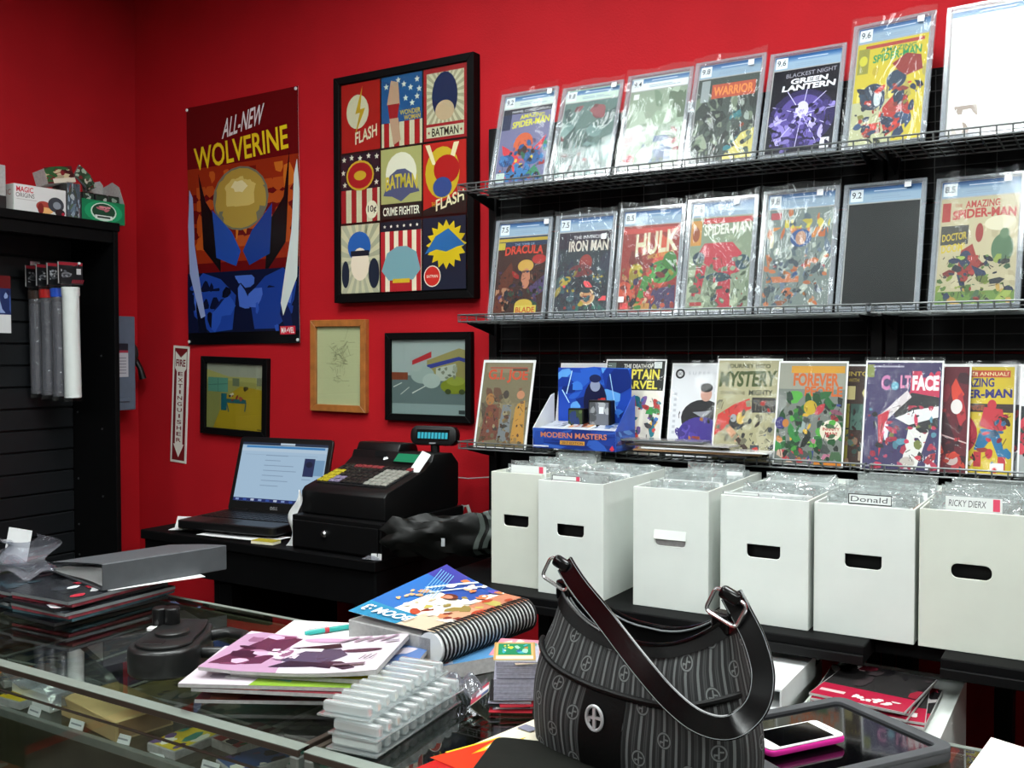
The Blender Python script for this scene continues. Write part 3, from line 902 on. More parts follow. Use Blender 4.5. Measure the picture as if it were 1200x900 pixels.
# fire extinguisher sign
t = thing('fire_sign', 'narrow white and dark red fire extinguisher arrow sign on the wall', 'sign', (-3.250, WB - 0.002, 1.083), (0, R(3.3), 0))
bx('plate', 'white_paint', t, -0.047, 0.047, -0.0015, 0.001, 0, 0.478)
k = Ink(0.094, 0.478, 81)
k.r(0, 0, 1, 1, '#d8d6cc').r(0.10, 0.02, 0.90, 0.98, '#6c1218')
k.poly([(0.14, 0.955), (0.5, 0.90), (0.86, 0.955), (0.86, 0.81), (0.74, 0.78), (0.74, 0.16), (0.84, 0.16), (0.5, 0.045), (0.16, 0.16), (0.26, 0.16), (0.26, 0.78), (0.14, 0.81)], '#d8d6cc')
k.t('FIRE', 0.20, 0.825, 0.80, 0.885, '#6c1218', 0.03)
for i, ch_ in enumerate('EXTINGUISHER'):
    wd = 0.05 if ch_ == 'I' else 0.15
    k.t(ch_, 0.5 - wd, 0.745 - i * 0.0515, 0.5 + wd, 0.778 - i * 0.0515, '#6c1218', 0.015)
k.done('sign_print', t, 0, -0.002, 0)

# small stickers by the laptop
t = thing('wall_sticker', 'small round white sticker with a dark centre above the laptop', 'sticker', (-2.495, WB - 0.001, 1.145))
k = Ink(0.09, 0.055, 82)
k.e(0.32, 0.5, 0.29, 0.46, '#cfc8bc').e(0.32, 0.5, 0.22, 0.35, '#5a1014').e(0.32, 0.5, 0.14, 0.2, '#b0a79c').r(0.72, 0.5, 0.88, 0.68, '#c8bcb4').r(0.74, 0.28, 0.98, 0.42, '#b4a49c')
k.done('sticker_print', t, 0, -0.001, 0)

t = thing('outlet_plate', 'grey metal cover plate on the red wall behind the laptop', 'cover plate', (-2.70, WB, 0.975))
B().box(-0.075, 0.075, -0.02, 0, 0, 0.18).done('plate', 'grey_plate', t, 0.003, 1)
B().lathe([(0.001, 0.0), (0.008, 0.0), (0.008, 0.006), (0.005, 0.008)], n=12).done('screw', 'screw', t, rot=(R(90), 0, 0), loc=(0.01, -0.02, 0.05))

# ================================================================== BLACK RACK AND WIRE SHELVES
SECT = [(-1.700, -0.497), (-0.490, 0.715)]
for si, (xa, xb) in enumerate(SECT):
    t = thing('wall_rack', ('black panelled wall rack beginning next to the framed drawings' if si == 0 else 'black panelled wall rack carrying on past the shelf joint'), 'rack', (xa, 2.66, 0), group='wall racks')
    w = xb - xa
    for z0, z1 in ((0.93, 1.525), (1.531, 1.905), (1.911, 2.243)):
        bx('back_panel', 'black_wood', t, 0.0, w, 0.005, 0.038, z0, z1, 0.002, 1)
    for ux in (-0.0, w - 0.03):
        bx('upright', 'black_metal', t, ux, ux + 0.03, -0.02, 0.005, 0.0, 2.243, 0.002, 1)
    # open wire grid in front of the panels, too fine to pick apart
    g = B()
    for i in range(17):
        x = 0.04 + (w - 0.08) * i / 16
        g.box(x - 0.001, x + 0.001, -0.006, -0.004, 1.26, 2.235)
    for i in range(26):
        z = 1.27 + i * 0.038
        g.box(0.03, w - 0.03, -0.008, -0.006, z - 0.001, z + 0.001)
    o = g.done('grid_wires', 'wire_dark', t)
    o['kind'] = 'stuff'

SHELF_Z = {1: 2.020, 2: 1.624, 3: 1.236}
wire_path = [(0, 0.185, 0), (0, 0.0, 0), (0, -0.002, 0.021)]
wire_me = B().tube(wire_path, 0.0021, 5).mesh()
end_me = B().tube([(0, 0.185, 0), (0, 0.0, 0), (0, -0.002, 0.021), (0, 0.185, 0.021)], 0.0023, 5).mesh()
ORD = {1: 'top', 2: 'middle', 3: 'lowest'}
for lv, z in SHELF_Z.items():
    for si, (xa, xb) in enumerate(SECT):
        t = thing('wire_shelf', '%s wire shelf %s' % (ORD[lv], 'reaching to the framed pictures' if si == 0 else 'beyond the joint in the black rack'), 'shelf', (xa, 2.470, z), group='wire shelves')
        w = xb - xa - 0.006
        n = 36
        for i in range(1, n):
            link('cross_wire', wire_me, 'wire', t, (w * i / n, 0, 0))
        for x in (0.0, 0.006, w):
            link('end_wire', end_me, 'wire', t, (x, 0, 0))
        for y, zz, r in ((-0.002, 0.021, 0.0024), (0.0, 0.0, 0.0024), (0.006, 0.0105, 0.0013), (0.028, -0.002, 0.0016), (0.075, -0.002, 0.0016), (0.13, -0.002, 0.0016), (0.183, -0.002, 0.0020)):
            B().tube([(0, y, zz), (w, y, zz)], r, 6).done('long_wire', 'wire', t)
        for x in (0.02, w - 0.02):
            B().prism([(0.195, -0.045), (0.195, 0.004), (0.02, 0.0), (0.02, -0.006)], 'x', x - 0.0015, x + 0.0015).done('bracket', 'black_metal', t)

# ================================================================== GRADED COMICS IN CLEAR CASES
def slab(x, z, lean, yaw, label, cover, grade='', lab2=('#93abc2', '#24518c'), bag='poly_bag', sc=1.0, price=None, y=2.492, base='#20242c'):
    t = thing('graded_comic', label, 'comic book', (x + 0.1, y, z), (R(-lean), 0, R(yaw)), group='graded comics on the wire shelves')
    w, h, d = 0.198, 0.318 * sc, 0.010
    B().plate([(-w / 2, 0), (w / 2, 0), (w / 2, h), (-w / 2, h)], [[(-w / 2 + 0.011, 0.012), (w / 2 - 0.011, 0.012), (w / 2 - 0.011, h - 0.008), (-w / 2 + 0.011, h - 0.008)]], 0.0, d).done('case_rim', 'slab_rim', t, 0.0012, 1)
    bx('case_window', 'slab_plastic', t, -w / 2 + 0.011, w / 2 - 0.011, 0.001, 0.0025, 0.012, h - 0.008)
    cw_, ch_ = 0.170, (h - 0.066)
    bx('inner_well', 'page_edges', t, -w / 2 + 0.011, w / 2 - 0.011, 0.0085, 0.0095, 0.012, h - 0.008)
    k = Ink(cw_, ch_, int(x * 1000) % 997 + int(z * 100))
    k.r(0, 0, 1, 1, base)
    cover(k)
    if cover not in (c17, c26):
        k.detail(70 if cover not in (c12, c13) else 25, y0=0.15 if cover is c21 else 0.02, y1=0.45 if cover is c27 else 0.56)
    k.done('comic_cover', t, 0, 0.0080, 0.013, step=0.00001)
    k = Ink(0.172, 0.040, 5)
    k.r(0, 0, 1, 1, lab2[0])
    for i in range(5):
        k.r(0, 0.55 + 0.09 * i, 1, 1, ['#7c9abc', '#6488b0', '#4c76a4', '#386498', lab2[1]][i])
    k.r(0.32, 0.18, 0.86, 0.23, '#8aa0b8').r(0.32, 0.30, 0.72, 0.35, '#8aa0b8').r(0.35, 0.70, 0.80, 0.76, '#c8d8ea')
    if grade:
        k.r(0.02, 0.10, 0.20, 0.90, '#dfe6ea').t(grade, 0.04, 0.32, 0.175, 0.74, '#26303c', 0.01)
    k.done('grade_label', t, 0, 0.0080, h - 0.050, step=0.00004)
    if price:
        o = Ink(0.016, 0.016, 1).r(0, 0, 1, 1, price[2] if len(price) > 2 else '#eef2f4')
        o.done('price_sticker', t, (price[0] - 0.5) * w, 0.0004, price[1] * h)
    if bag:
        def bf(u, v):
            a = (u - 0.5) * (w + 0.008)
            zz = -0.0 + v * (h + 0.014)
            return (a, -0.0028 - 0.0012 * math.sin(11 * u + 5 * v + x * 9) - 0.0010 * math.sin(23 * v - 8 * u) - (0.0022 * max(0, v - 0.94) / 0.06) * math.sin(40 * u), zz + 0.004 * math.sin(9 * u + x * 20) * (v > 0.97))
        B().grid(bf, 18, 22).done('outer_bag', bag, t, smooth=True)
    return t

def c11(k):
    k.r(0, 0, 1, 1, '#6c6a8e').r(0.0, 0.93, 1, 1, '#2c2a34').t('MARVEL COMICS GROUP', 0.18, 0.945, 0.92, 0.975, '#d8d8e0')
    k.r(0, 0.72, 0.18, 0.93, '#232c4a').t('AMAZING', 0.36, 0.84, 0.86, 0.90, '#d0cc30', 0.02, arch=0.02).t('SPIDER-MAN', 0.22, 0.73, 0.97, 0.82, '#d0cc30', 0.03, slant=0.04)
    k.e(0.5, 0.50, 0.20, 0.16, '#c8582c').e(0.5, 0.42, 0.10, 0.07, '#3a1c1c').poly([(0.06, 0.52), (0.3, 0.42), (0.5, 0.30), (0.7, 0.42), (0.95, 0.60), (0.9, 0.46), (0.62, 0.22), (0.38, 0.22), (0.1, 0.40)], '#c8303c')
    k.e(0.2, 0.30, 0.16, 0.08, '#1d4c84').e(0.72, 0.32, 0.18, 0.10, '#20568c').poly([(0.1, 0.02), (0.4, 0.26), (0.62, 0.25), (0.9, 0.02)], '#2a6ea8').poly([(0.55, 0.04), (0.8, 0.22), (0.98, 0.02)], '#2c7a58')
    k.blobs(0.05, 0.02, 0.95, 0.35, 10, 0.06, ['#16182a', '#c8383c', '#3a78b4', '#c8b030', '#6c5a86']).r(0.02, 0.02, 0.2, 0.14, '#b8c8c0')
def c12(k):  # teal grey haze of glare put into the cover colours
    k.r(0, 0, 1, 1, '#56706c').blobs(0, 0, 1, 1, 30, 0.16, ['#6a8884', '#48605c', '#7c9894', '#3c5250', '#8aa4a0']).blobs(0.2, 0.75, 0.8, 0.95, 6, 0.12, ['#8a4c50', '#6c3c40']).blobs(0.1, 0.02, 0.9, 0.4, 10, 0.12, ['#3c5250', '#a8bcb8', '#465c5c'])
def c13(k):  # pale green glare painted in, some red and blue art left
    k.r(0, 0, 1, 1, '#8a9a86').blobs(0, 0, 1, 1, 26, 0.16, ['#a8b8a4', '#748872', '#b8c4b4', '#94a890']).blobs(0, 0.1, 0.22, 0.5, 6, 0.12, ['#a02c38', '#74222c']).blobs(0.5, 0.05, 0.85, 0.4, 6, 0.14, ['#2c4a78', '#3c5c84', '#24344c']).blobs(0.7, 0.6, 1, 0.95, 4, 0.14, ['#4c5c4c', '#5c6c58']).r(0.06, 0.9, 0.16, 0.97, '#d8dcd8')
def c14(k):
    k.r(0, 0, 1, 1, '#3a4440').blobs(0, 0.05, 1, 0.8, 24, 0.15, ['#4c5a50', '#26302e', '#6a7864', '#8a9680', '#1c2626']).r(0.06, 0.72, 0.20, 0.98, '#90989a').r(0.24, 0.75, 0.95, 0.92, '#b04a30').t('WARRIOR', 0.27, 0.78, 0.92, 0.89, '#e0843c', 0.03)
    k.poly([(0.5, 0.0), (1, 0), (1, 0.35), (0.8, 0.3)], '#c8bc6c').blobs(0.4, 0.45, 0.9, 0.68, 6, 0.08, ['#2c7078', '#94a098', '#3c4c48'])
def c15(k):
    k.r(0, 0, 1, 1, '#16141e').e(0.5, 0.4, 0.5, 0.34, '#2e2650').e(0.5, 0.42, 0.36, 0.26, '#55478c').blobs(0.08, 0.06, 0.92, 0.66, 26, 0.10, ['#6a5ca8', '#8a7cc4', '#40356e', '#241e40', '#b0a4dc']).e(0.5, 0.5, 0.10, 0.10, '#cdc6ee').blobs(0.35, 0.2, 0.65, 0.5, 8, 0.07, ['#e0dcf4', '#3a2c66', '#9486cc'])
    for a in range(10):
        k.line(0.5, 0.45, 0.5 + 0.5 * math.cos(a * 0.63 + 0.2), 0.42 + 0.36 * math.sin(a * 0.63 + 0.2), 0.010, '#cfc8f0')
    k.t('BLACKEST NIGHT', 0.20, 0.90, 0.96, 0.95, '#9a98a4', 0.01, slant=0.02).t('GREEN', 0.28, 0.82, 0.84, 0.885, '#e8e8ee', 0.04, shear=0.15).t('LANTERN', 0.16, 0.74, 0.96, 0.81, '#e8e8ee', 0.04, shear=0.15)
    k.r(0.82, 0.02, 0.95, 0.14, '#d8d8de')
def c16(k):
    k.r(0, 0, 1, 1, '#c8b426').blobs(0, 0, 1, 0.75, 14, 0.16, ['#d4c440', '#b4a020', '#dcd068', '#a89c48']).r(0, 0.0, 0.6, 0.42, '#b4b48c').r(0.12, 0.94, 0.95, 0.975, '#a83c30')
    k.t('AMAZING', 0.34, 0.885, 0.84, 0.93, '#1c7a44', 0.02).t('SPIDER-MAN', 0.24, 0.79, 0.92, 0.87, '#1c8a4c', 0.03, slant=0.03).r(0.02, 0.70, 0.18, 0.95, '#8c8a34').e(0.10, 0.83, 0.06, 0.05, '#c8c030')
    k.e(0.28, 0.46, 0.18, 0.13, '#20344c').e(0.60, 0.60, 0.14, 0.09, '#233850').e(0.36, 0.44, 0.06, 0.08, '#b8c4c8').poly([(0.52, 0.76), (0.72, 0.84), (0.92, 0.80), (0.96, 0.66), (0.74, 0.62), (0.62, 0.68)], '#8a2420')
    k.poly([(0.44, 0.34), (0.62, 0.48), (0.78, 0.42), (0.86, 0.20), (0.66, 0.12), (0.52, 0.06), (0.46, 0.16)], '#b02a22').blobs(0.4, 0.05, 0.95, 0.45, 12, 0.08, ['#243a5c', '#1c2c48', '#c83428', '#8c2420', '#2c4a70']).r(0.18, 0.10, 0.44, 0.20, '#b83a2c')
def c17(k):  # white glare painted over the cover, a little art left low down
    k.r(0, 0, 1, 1, '#e9eae8').blobs(0.06, 0.0, 0.40, 0.26, 9, 0.09, ['#b0a098', '#c4b8b0', '#98887e', '#d4ccc6'])
def c21(k):
    k.r(0, 0, 1, 1, '#3c2420').r(0, 0.88, 1, 1, '#28344c').r(0, 0.94, 1, 0.98, '#b49a34').t('THE TOMB OF', 0.34, 0.885, 0.74, 0.915, '#8aa4c0', 0.0).t('DRACULA', 0.15, 0.76, 0.93, 0.87, '#c8402c', 0.03, arch=0.02).r(0, 0.84, 0.14, 0.93, '#b8a838')
    k.poly([(0, 0.05), (0.1, 0.5), (0.3, 0.68), (0.38, 0.5), (0.30, 0.2), (0.15, 0.02)], '#5c2c1c').e(0.60, 0.62, 0.16, 0.08, '#c09848').e(0.62, 0.46, 0.09, 0.13, '#b8785c').poly([(0.7, 0.35), (1, 0.5), (1, 0.3), (0.8, 0.2)], '#4a3c64').e(0.86, 0.70, 0.14, 0.06, '#a02824')
    k.blobs(0.02, 0.02, 0.98, 0.35, 16, 0.08, ['#6a3a2c', '#2c4838', '#1a1614', '#a8785c', '#4c1c18', '#3c2a4a']).e(0.62, 0.13, 0.18, 0.07, '#c0a440').r(0.44, 0.02, 0.88, 0.12, '#c8b450').t('BLADE', 0.47, 0.03, 0.85, 0.10, '#b4381c', 0.02)
def c22(k):
    k.r(0, 0, 1, 1, '#1f2b34').r(0, 0.80, 1, 1, '#241a2c').t('THE INVINCIBLE', 0.28, 0.915, 0.90, 0.955, '#d0ccd0', 0.01).t('IRON MAN', 0.20, 0.76, 0.95, 0.895, '#c8beb0', 0.03).blobs(0.0, 0.05, 1, 0.74, 24, 0.15, ['#28404a', '#1c2c38', '#304c4c', '#20283c', '#14202a', '#34545a'])
    k.e(0.55, 0.62, 0.12, 0.10, '#8a2a24').e(0.48, 0.52, 0.24, 0.08, '#64242a').e(0.18, 0.40, 0.12, 0.05, '#a89430', rot=0.5).e(0.82, 0.42, 0.12, 0.05, '#a89430', rot=-0.5).e(0.55, 0.36, 0.24, 0.10, '#15202c').e(0.62, 0.20, 0.15, 0.10, '#d0b488').e(0.62, 0.20, 0.125, 0.085, '#c08a5c').r(0.54, 0.195, 0.70, 0.215, '#7a2c20').r(0.84, 0.15, 0.98, 0.205, '#e84a50').blobs(0.1, 0.0, 0.9, 0.1, 5, 0.1, ['#1c5c50', '#245444', '#1a3c4c'])
def c23(k):
    k.r(0, 0, 1, 1, '#8a2c26').r(0, 0.91, 1, 0.97, '#b83c34').blobs(0, 0.0, 1, 0.9, 10, 0.2, ['#a83c30', '#6c241e', '#c45038'])
    k.t('HULK', 0.24, 0.64, 0.98, 0.90, '#cfc6a4', 0.03, slant=0.05).t('WOLVERINE', 0.46, 0.60, 0.92, 0.65, '#c09a3c', 0.01, slant=0.05)
    k.e(0.76, 0.46, 0.26, 0.13, '#3c7c38').e(0.70, 0.42, 0.16, 0.10, '#4c9444').e(0.86, 0.58, 0.12, 0.10, '#34702e').poly([(0.30, 0.10), (0.42, 0.42), (0.54, 0.40), (0.44, 0.08)], '#3f7c34').e(0.28, 0.46, 0.12, 0.10, '#b4a030').e(0.24, 0.40, 0.08, 0.10, '#8a7a20').poly([(0.5, 0.02), (0.6, 0.25), (0.98, 0.30), (1, 0.02)], '#3c2c54')
    k.blobs(0.0, 0.02, 0.6, 0.2, 8, 0.08, ['#244a28', '#a8704c', '#c8b084', '#2c2c20']).r(0.28, 0.02, 0.56, 0.10, '#b07c3c')
    k.r(0.04, 0.04, 0.18, 0.11, '#e04848')
def c24(k):
    k.r(0, 0, 1, 1, '#7c8a72').blobs(0, 0.0, 1, 0.8, 34, 0.10, ['#8a987e', '#66765e', '#a4ae92', '#586850']).r(0.2, 0.93, 1, 0.99, '#b43c3c').r(0, 0.70, 0.18, 0.97, '#c0843c').e(0.09, 0.82, 0.06, 0.08, '#8c4420').t('SPIDER-MAN', 0.22, 0.80, 0.98, 0.92, '#d4d4c8', 0.03, slant=0.02)
    k.poly([(0.12, 0.58), (0.24, 0.72), (0.70, 0.72), (0.86, 0.60), (0.84, 0.40), (0.6, 0.36), (0.3, 0.48)], '#b02c3c').poly([(0.08, 0.16), (0.14, 0.50), (0.30, 0.48), (0.22, 0.14)], '#b02c3c').poly([(0.46, 0.04), (0.52, 0.36), (0.70, 0.42), (0.72, 0.02)], '#a82838')
    k.e(0.5, 0.35, 0.20, 0.05, '#24404c').e(0.16, 0.56, 0.10, 0.07, '#243848').e(0.88, 0.50, 0.12, 0.08, '#2a4450').r(0.06, 0.05, 0.26, 0.09, '#9c3434')
def c25(k):
    k.r(0, 0, 1, 1, '#6a7672').blobs(0, 0, 1, 1, 60, 0.07, ['#8c9a94', '#4c5c64', '#a8b0a4', '#5c6c80', '#b0643c', '#3c4c58', '#c4bca0']).r(0.06, 0.9, 0.22, 0.97, '#a03c44').blobs(0.1, 0.7, 0.9, 0.82, 12, 0.07, ['#b05c30', '#c47a3c']).blobs(0.28, 0.80, 0.96, 0.89, 16, 0.05, ['#c0b040', '#a89a34']).e(0.54, 0.70, 0.16, 0.09, '#24487c').e(0.54, 0.70, 0.08, 0.07, '#a87c64').r(0.06, 0.26, 0.55, 0.32, '#b0643c')
def c26(k):
    k.r(0, 0, 1, 1, '#070b0d')
def c27(k):
    k.r(0, 0, 1, 1, '#b4a888').blobs(0, 0.15, 1, 0.75, 16, 0.12, ['#bdb190', '#a89c7c', '#c4b898']).t('THE', 0.18, 0.915, 0.28, 0.945, '#a83430').t('AMAZING', 0.32, 0.90, 0.76, 0.97, '#a83430', 0.02).t('SPIDER-MAN', 0.16, 0.79, 0.97, 0.88, '#a83430', 0.04, arch=0.015)
    k.r(0.02, 0.78, 0.13, 0.96, '#9c3430').r(0.02, 0.56, 0.38, 0.74, '#3c3c38').t('DOCTOR', 0.04, 0.59, 0.36, 0.66, '#c0a834', 0.02, slant=0.02).t('DOOM!', 0.04, 0.48, 0.34, 0.56, '#c0a834', 0.03, slant=0.02).e(0.78, 0.74, 0.2, 0.07, '#d0c8ac')
    k.poly([(0.30, 0.50), (0.44, 0.56), (0.50, 0.44), (0.60, 0.36), (0.44, 0.28), (0.34, 0.16), (0.26, 0.30)], '#8c2c28').e(0.36, 0.42, 0.08, 0.08, '#24304c').poly([(0.44, 0.36), (0.62, 0.30), (0.66, 0.24), (0.52, 0.24)], '#24304c').poly([(0.26, 0.28), (0.34, 0.26), (0.42, 0.08), (0.36, 0.06)], '#24304c').e(0.52, 0.66, 0.05, 0.09, '#8c2c28')
    k.e(0.82, 0.50, 0.14, 0.14, '#4c6a4c').e(0.84, 0.64, 0.06, 0.05, '#5c7858').r(0.0, 0.0, 1, 0.12, '#64803c').blobs(0, 0.0, 1, 0.18, 14, 0.08, ['#8a9a48', '#4c6a30', '#b49048', '#7c8c3c'])

r1 = 2.026
slab(-1.608, r1, 15, 0, 'graded comic with purple grey cover and yellow title near the framed print', c11, '9.2', ('#c9d6d2', '#7c98a4'), price=(0.86, 0.93), bag='poly_flat', sc=0.97)
slab(-1.404, r1, 19.5, 1, 'bagged graded comic with a teal grey cover on the top shelf', c12, '9.8', ('#c8dcd0', '#8fb4a4'), price=(0.85, 0.93), sc=0.98)
slab(-1.190, r1, 18, 0, 'bagged graded comic with a pale green cover on the top shelf', c13, '9.4', ('#dfe6e6', '#aebfc4'), sc=0.98)
slab(-0.987, r1, 18, 0, 'graded comic with an orange title on a dark cover on the top shelf', c14, '9.8', price=(0.80, 0.90), sc=1.0)
slab(-0.782, r1, 19, -1, 'graded comic with purple art and white lettering on the top shelf', c15, '9.6', bag=None, sc=0.98)
slab(-0.576, r1, 14.5, -7, 'graded comic with a yellow cover and green title on the top shelf', c16, '9.6', price=(0.83, 0.93), sc=1.07)
slab(-0.350, r1, 12, -4, 'graded comic with a blank white cover on the top shelf', c17, '', ('#eef0f0', '#dfe3e6'), bag=None, sc=1.06, base='#f0f0f0')
r2 = 1.630
slab(-1.612, r2, 10, 0, 'graded comic with a brown horror cover and red title on the middle shelf', c21, '7.5', price=(0.90, 0.93), bag='poly_flat', sc=0.97)
slab(-1.402, r2, 10, 0, 'graded comic with a dark blue cover and round tan badge on the middle shelf', c22, '7.5', price=(0.82, 0.74), sc=0.97)
slab(-1.196, r2, 10.5, 0, 'graded comic with a red cover and big cream title on the middle shelf', c23, '8.5', price=(0.13, 0.13), sc=0.99)
slab(-0.994, r2, 11, 0, 'graded comic with a red figure on a grey green cover on the middle shelf', c24, '9.6', price=(0.70, 0.93), sc=1.02)
slab(-0.789, r2, 13, -1, 'graded comic with a mottled grey city cover on the middle shelf', c25, '9.8', price=(0.75, 0.93), sc=1.05)
slab(-0.586, r2, 13.5, -3, 'graded comic in a clear case with an all black front on the middle shelf', c26, '9.2', price=(0.78, 0.94), bag=None, sc=1.05)
slab(-0.372, r2, 14, -5, 'graded comic with a beige cover and red title on the middle shelf', c27, '8.5', price=(0.80, 0.93), bag='poly_flat', sc=1.04)

# ================================================================== BAGGED COMICS ON THE LOWEST SHELF
def comic(x, y, lean, yaw, label, cover, w=0.172, h=0.262, seed=3, base='#d8d8d4', z=1.2425, bag='poly_flat', border=0.004, thick=0.004):
    t = thing('comic_book', label, 'comic book', (x + w / 2, y, z), (R(-lean), 0, R(yaw)), group='bagged comics on the lowest wire shelf')
    bx('backing_board', 'paper', t, -w / 2, w / 2, 0.0015, thick, 0, h)
    k = Ink(w - 2 * border, h - 1.6 * border, seed)
    k.r(0, 0, 1, 1, base)
    cover(k)
    k.detail(60 if cover is not d4 else 14, y1=0.5 if cover is d4 else 0.60)
    k.done('comic_cover', t, 0, 0.0010, border * 0.4, step=0.00001)
    def bf(u, v):
        return ((u - 0.5) * (w + 0.006), -0.0026 - 0.0007 * math.sin(9 * u + 4 * v + x * 11) - 0.0006 * math.sin(17 * v - 6 * u), v * (h + 0.008))
    B().grid(bf, 12, 16).done('clear_bag', bag, t, smooth=True)
    return t

def d1(k):
    k.r(0, 0, 1, 1, '#6e6850').r(0.06, 0.88, 0.96, 0.985, '#7c745c').t('G.I. JOE', 0.10, 0.76, 0.92, 0.92, '#b8482c', 0.03).r(0.60, 0.90, 0.90, 0.93, '#4a4636').r(0.12, 0.93, 0.9, 0.945, '#9a4a3a')
    k.blobs(0, 0.05, 1, 0.7, 22, 0.12, ['#7c7458', '#5c4434', '#6e5440', '#8a8264', '#4c4438']).poly([(0.05, 0.05), (0.15, 0.5), (0.4, 0.5), (0.45, 0.1)], '#6a4032').poly([(0.42, 0.08), (0.48, 0.5), (0.66, 0.5), (0.68, 0.06)], '#70787a').poly([(0.70, 0.04), (0.74, 0.5), (0.92, 0.56), (0.98, 0.06)], '#b0843c').e(0.82, 0.62, 0.08, 0.05, '#b07c5c').e(0.52, 0.62, 0.06, 0.05, '#3c3a34').e(0.20, 0.56, 0.09, 0.07, '#94683c').blobs(0.05, 0.02, 0.95, 0.12, 8, 0.08, ['#6a5034', '#8a7044', '#4a3826'])
def d2(k):
    k.r(0, 0, 1, 1, '#d9dadc').r(0.03, 0.02, 0.22, 0.93, '#e4e4e4').r(0.04, 0.85, 0.20, 0.93, '#b8304c').t('MARVEL', 0.05, 0.87, 0.19, 0.91, '#f0e0e0', 0.02).e(0.12, 0.77, 0.06, 0.05, '#24242c').r(0.04, 0.30, 0.22, 0.60, '#b8304c').blobs(0.05, 0.46, 0.21, 0.57, 6, 0.04, ['#f0e8e8', '#e0c8cc']).r(0.26, 0.84, 0.96, 0.90, '#6aa8c8').blobs(0.26, 0.3, 0.98, 0.82, 14, 0.12, ['#c8502c', '#d8d0c4', '#3c64a8', '#e0a040', '#8a2c2c'])
def d3(k):
    k.r(0, 0, 1, 1, '#d8d4c8').r(0, 0.68, 1, 1, '#181c1a').t('THE DEATH OF', 0.30, 0.92, 0.80, 0.965, '#d8d8d0', 0.02).t('CAPTAIN', 0.20, 0.80, 0.92, 0.91, '#d8cc48', 0.03).t('MARVEL', 0.22, 0.695, 0.90, 0.785, '#d8cc48', 0.03).r(0.02, 0.72, 0.16, 0.98, '#5c6a64').r(0.82, 0.92, 0.95, 0.99, '#d4dcdc')
    k.blobs(0.1, 0.02, 0.98, 0.62, 34, 0.09, ['#c03c30', '#2c8a3c', '#3c6ca8', '#d8b040', '#6c4c8c', '#e0d8c8', '#1c6c78', '#a8302c', '#403c3c'])
def d4(k):
    k.r(0, 0, 1, 1, '#d6d8dc').e(0.13, 0.90, 0.085, 0.055, '#1c1c20').e(0.13, 0.90, 0.05, 0.033, '#d0d0d4').t('DC', 0.095, 0.885, 0.165, 0.915, '#1c1c20', 0.02).t('S U P E R M A N', 0.28, 0.89, 0.98, 0.925, '#a8acb4')
    for q in range(8):
        k.r(0.05, 0.66 - 0.06 * q, 0.10, 0.69 - 0.06 * q, '#b4b8c0')
    k.e(0.58, 0.42, 0.38, 0.20, '#18181c').e(0.56, 0.24, 0.40, 0.19, '#3c2c84').blobs(0.2, 0.1, 0.95, 0.34, 10, 0.10, ['#483898', '#30247a', '#5444a4', '#241c5c']).e(0.62, 0.68, 0.10, 0.08, '#c09484').e(0.62, 0.75, 0.11, 0.05, '#16161a').poly([(0.40, 0.48), (0.74, 0.50), (0.58, 0.42)], '#8a8c94').blobs(0.36, 0.12, 0.62, 0.22, 5, 0.06, ['#a86c34', '#8a3c2c']).e(0.55, 0.06, 0.12, 0.05, '#b8bcc8')
def d5(k):
    k.r(0, 0, 1, 1, '#9c9876').t('JOURNEY INTO', 0.14, 0.91, 0.84, 0.965, '#3c4028', 0.03).t('MYSTERY', 0.03, 0.73, 0.95, 0.89, '#3c4a20', 0.04, shear=0.12, slant=0.01).t('STARRING THE', 0.06, 0.655, 0.46, 0.69, '#4a4a34', 0.01).t('MIGHTY', 0.52, 0.65, 0.90, 0.705, '#2c3022', 0.03).r(0.58, 0.48, 0.96, 0.63, '#2c2a28').t('THOR', 0.61, 0.50, 0.94, 0.61, '#57534a', 0.03)
    k.blobs(0.2, 0.02, 1, 0.45, 18, 0.12, ['#8c8a70', '#a8a486', '#787660', '#b4b094']).poly([(0, 0.24), (0.04, 0.45), (0.30, 0.56), (0.54, 0.62), (0.58, 0.52), (0.36, 0.44), (0.14, 0.30)], '#b8342c').e(0.36, 0.38, 0.13, 0.07, '#2c2c2c').e(0.42, 0.42, 0.07, 0.06, '#b89a3c').e(0.30, 0.42, 0.05, 0.04, '#8f9296').poly([(0.18, 0.30), (0.26, 0.34), (0.42, 0.24), (0.36, 0.18)], '#c09070').line(0.38, 0.22, 0.60, 0.08, 0.07, '#3c2c24').r(0.60, 0.03, 0.74, 0.16, '#3f454c')
    k.r(0.84, 0.01, 0.97, 0.09, '#e0e4e8')
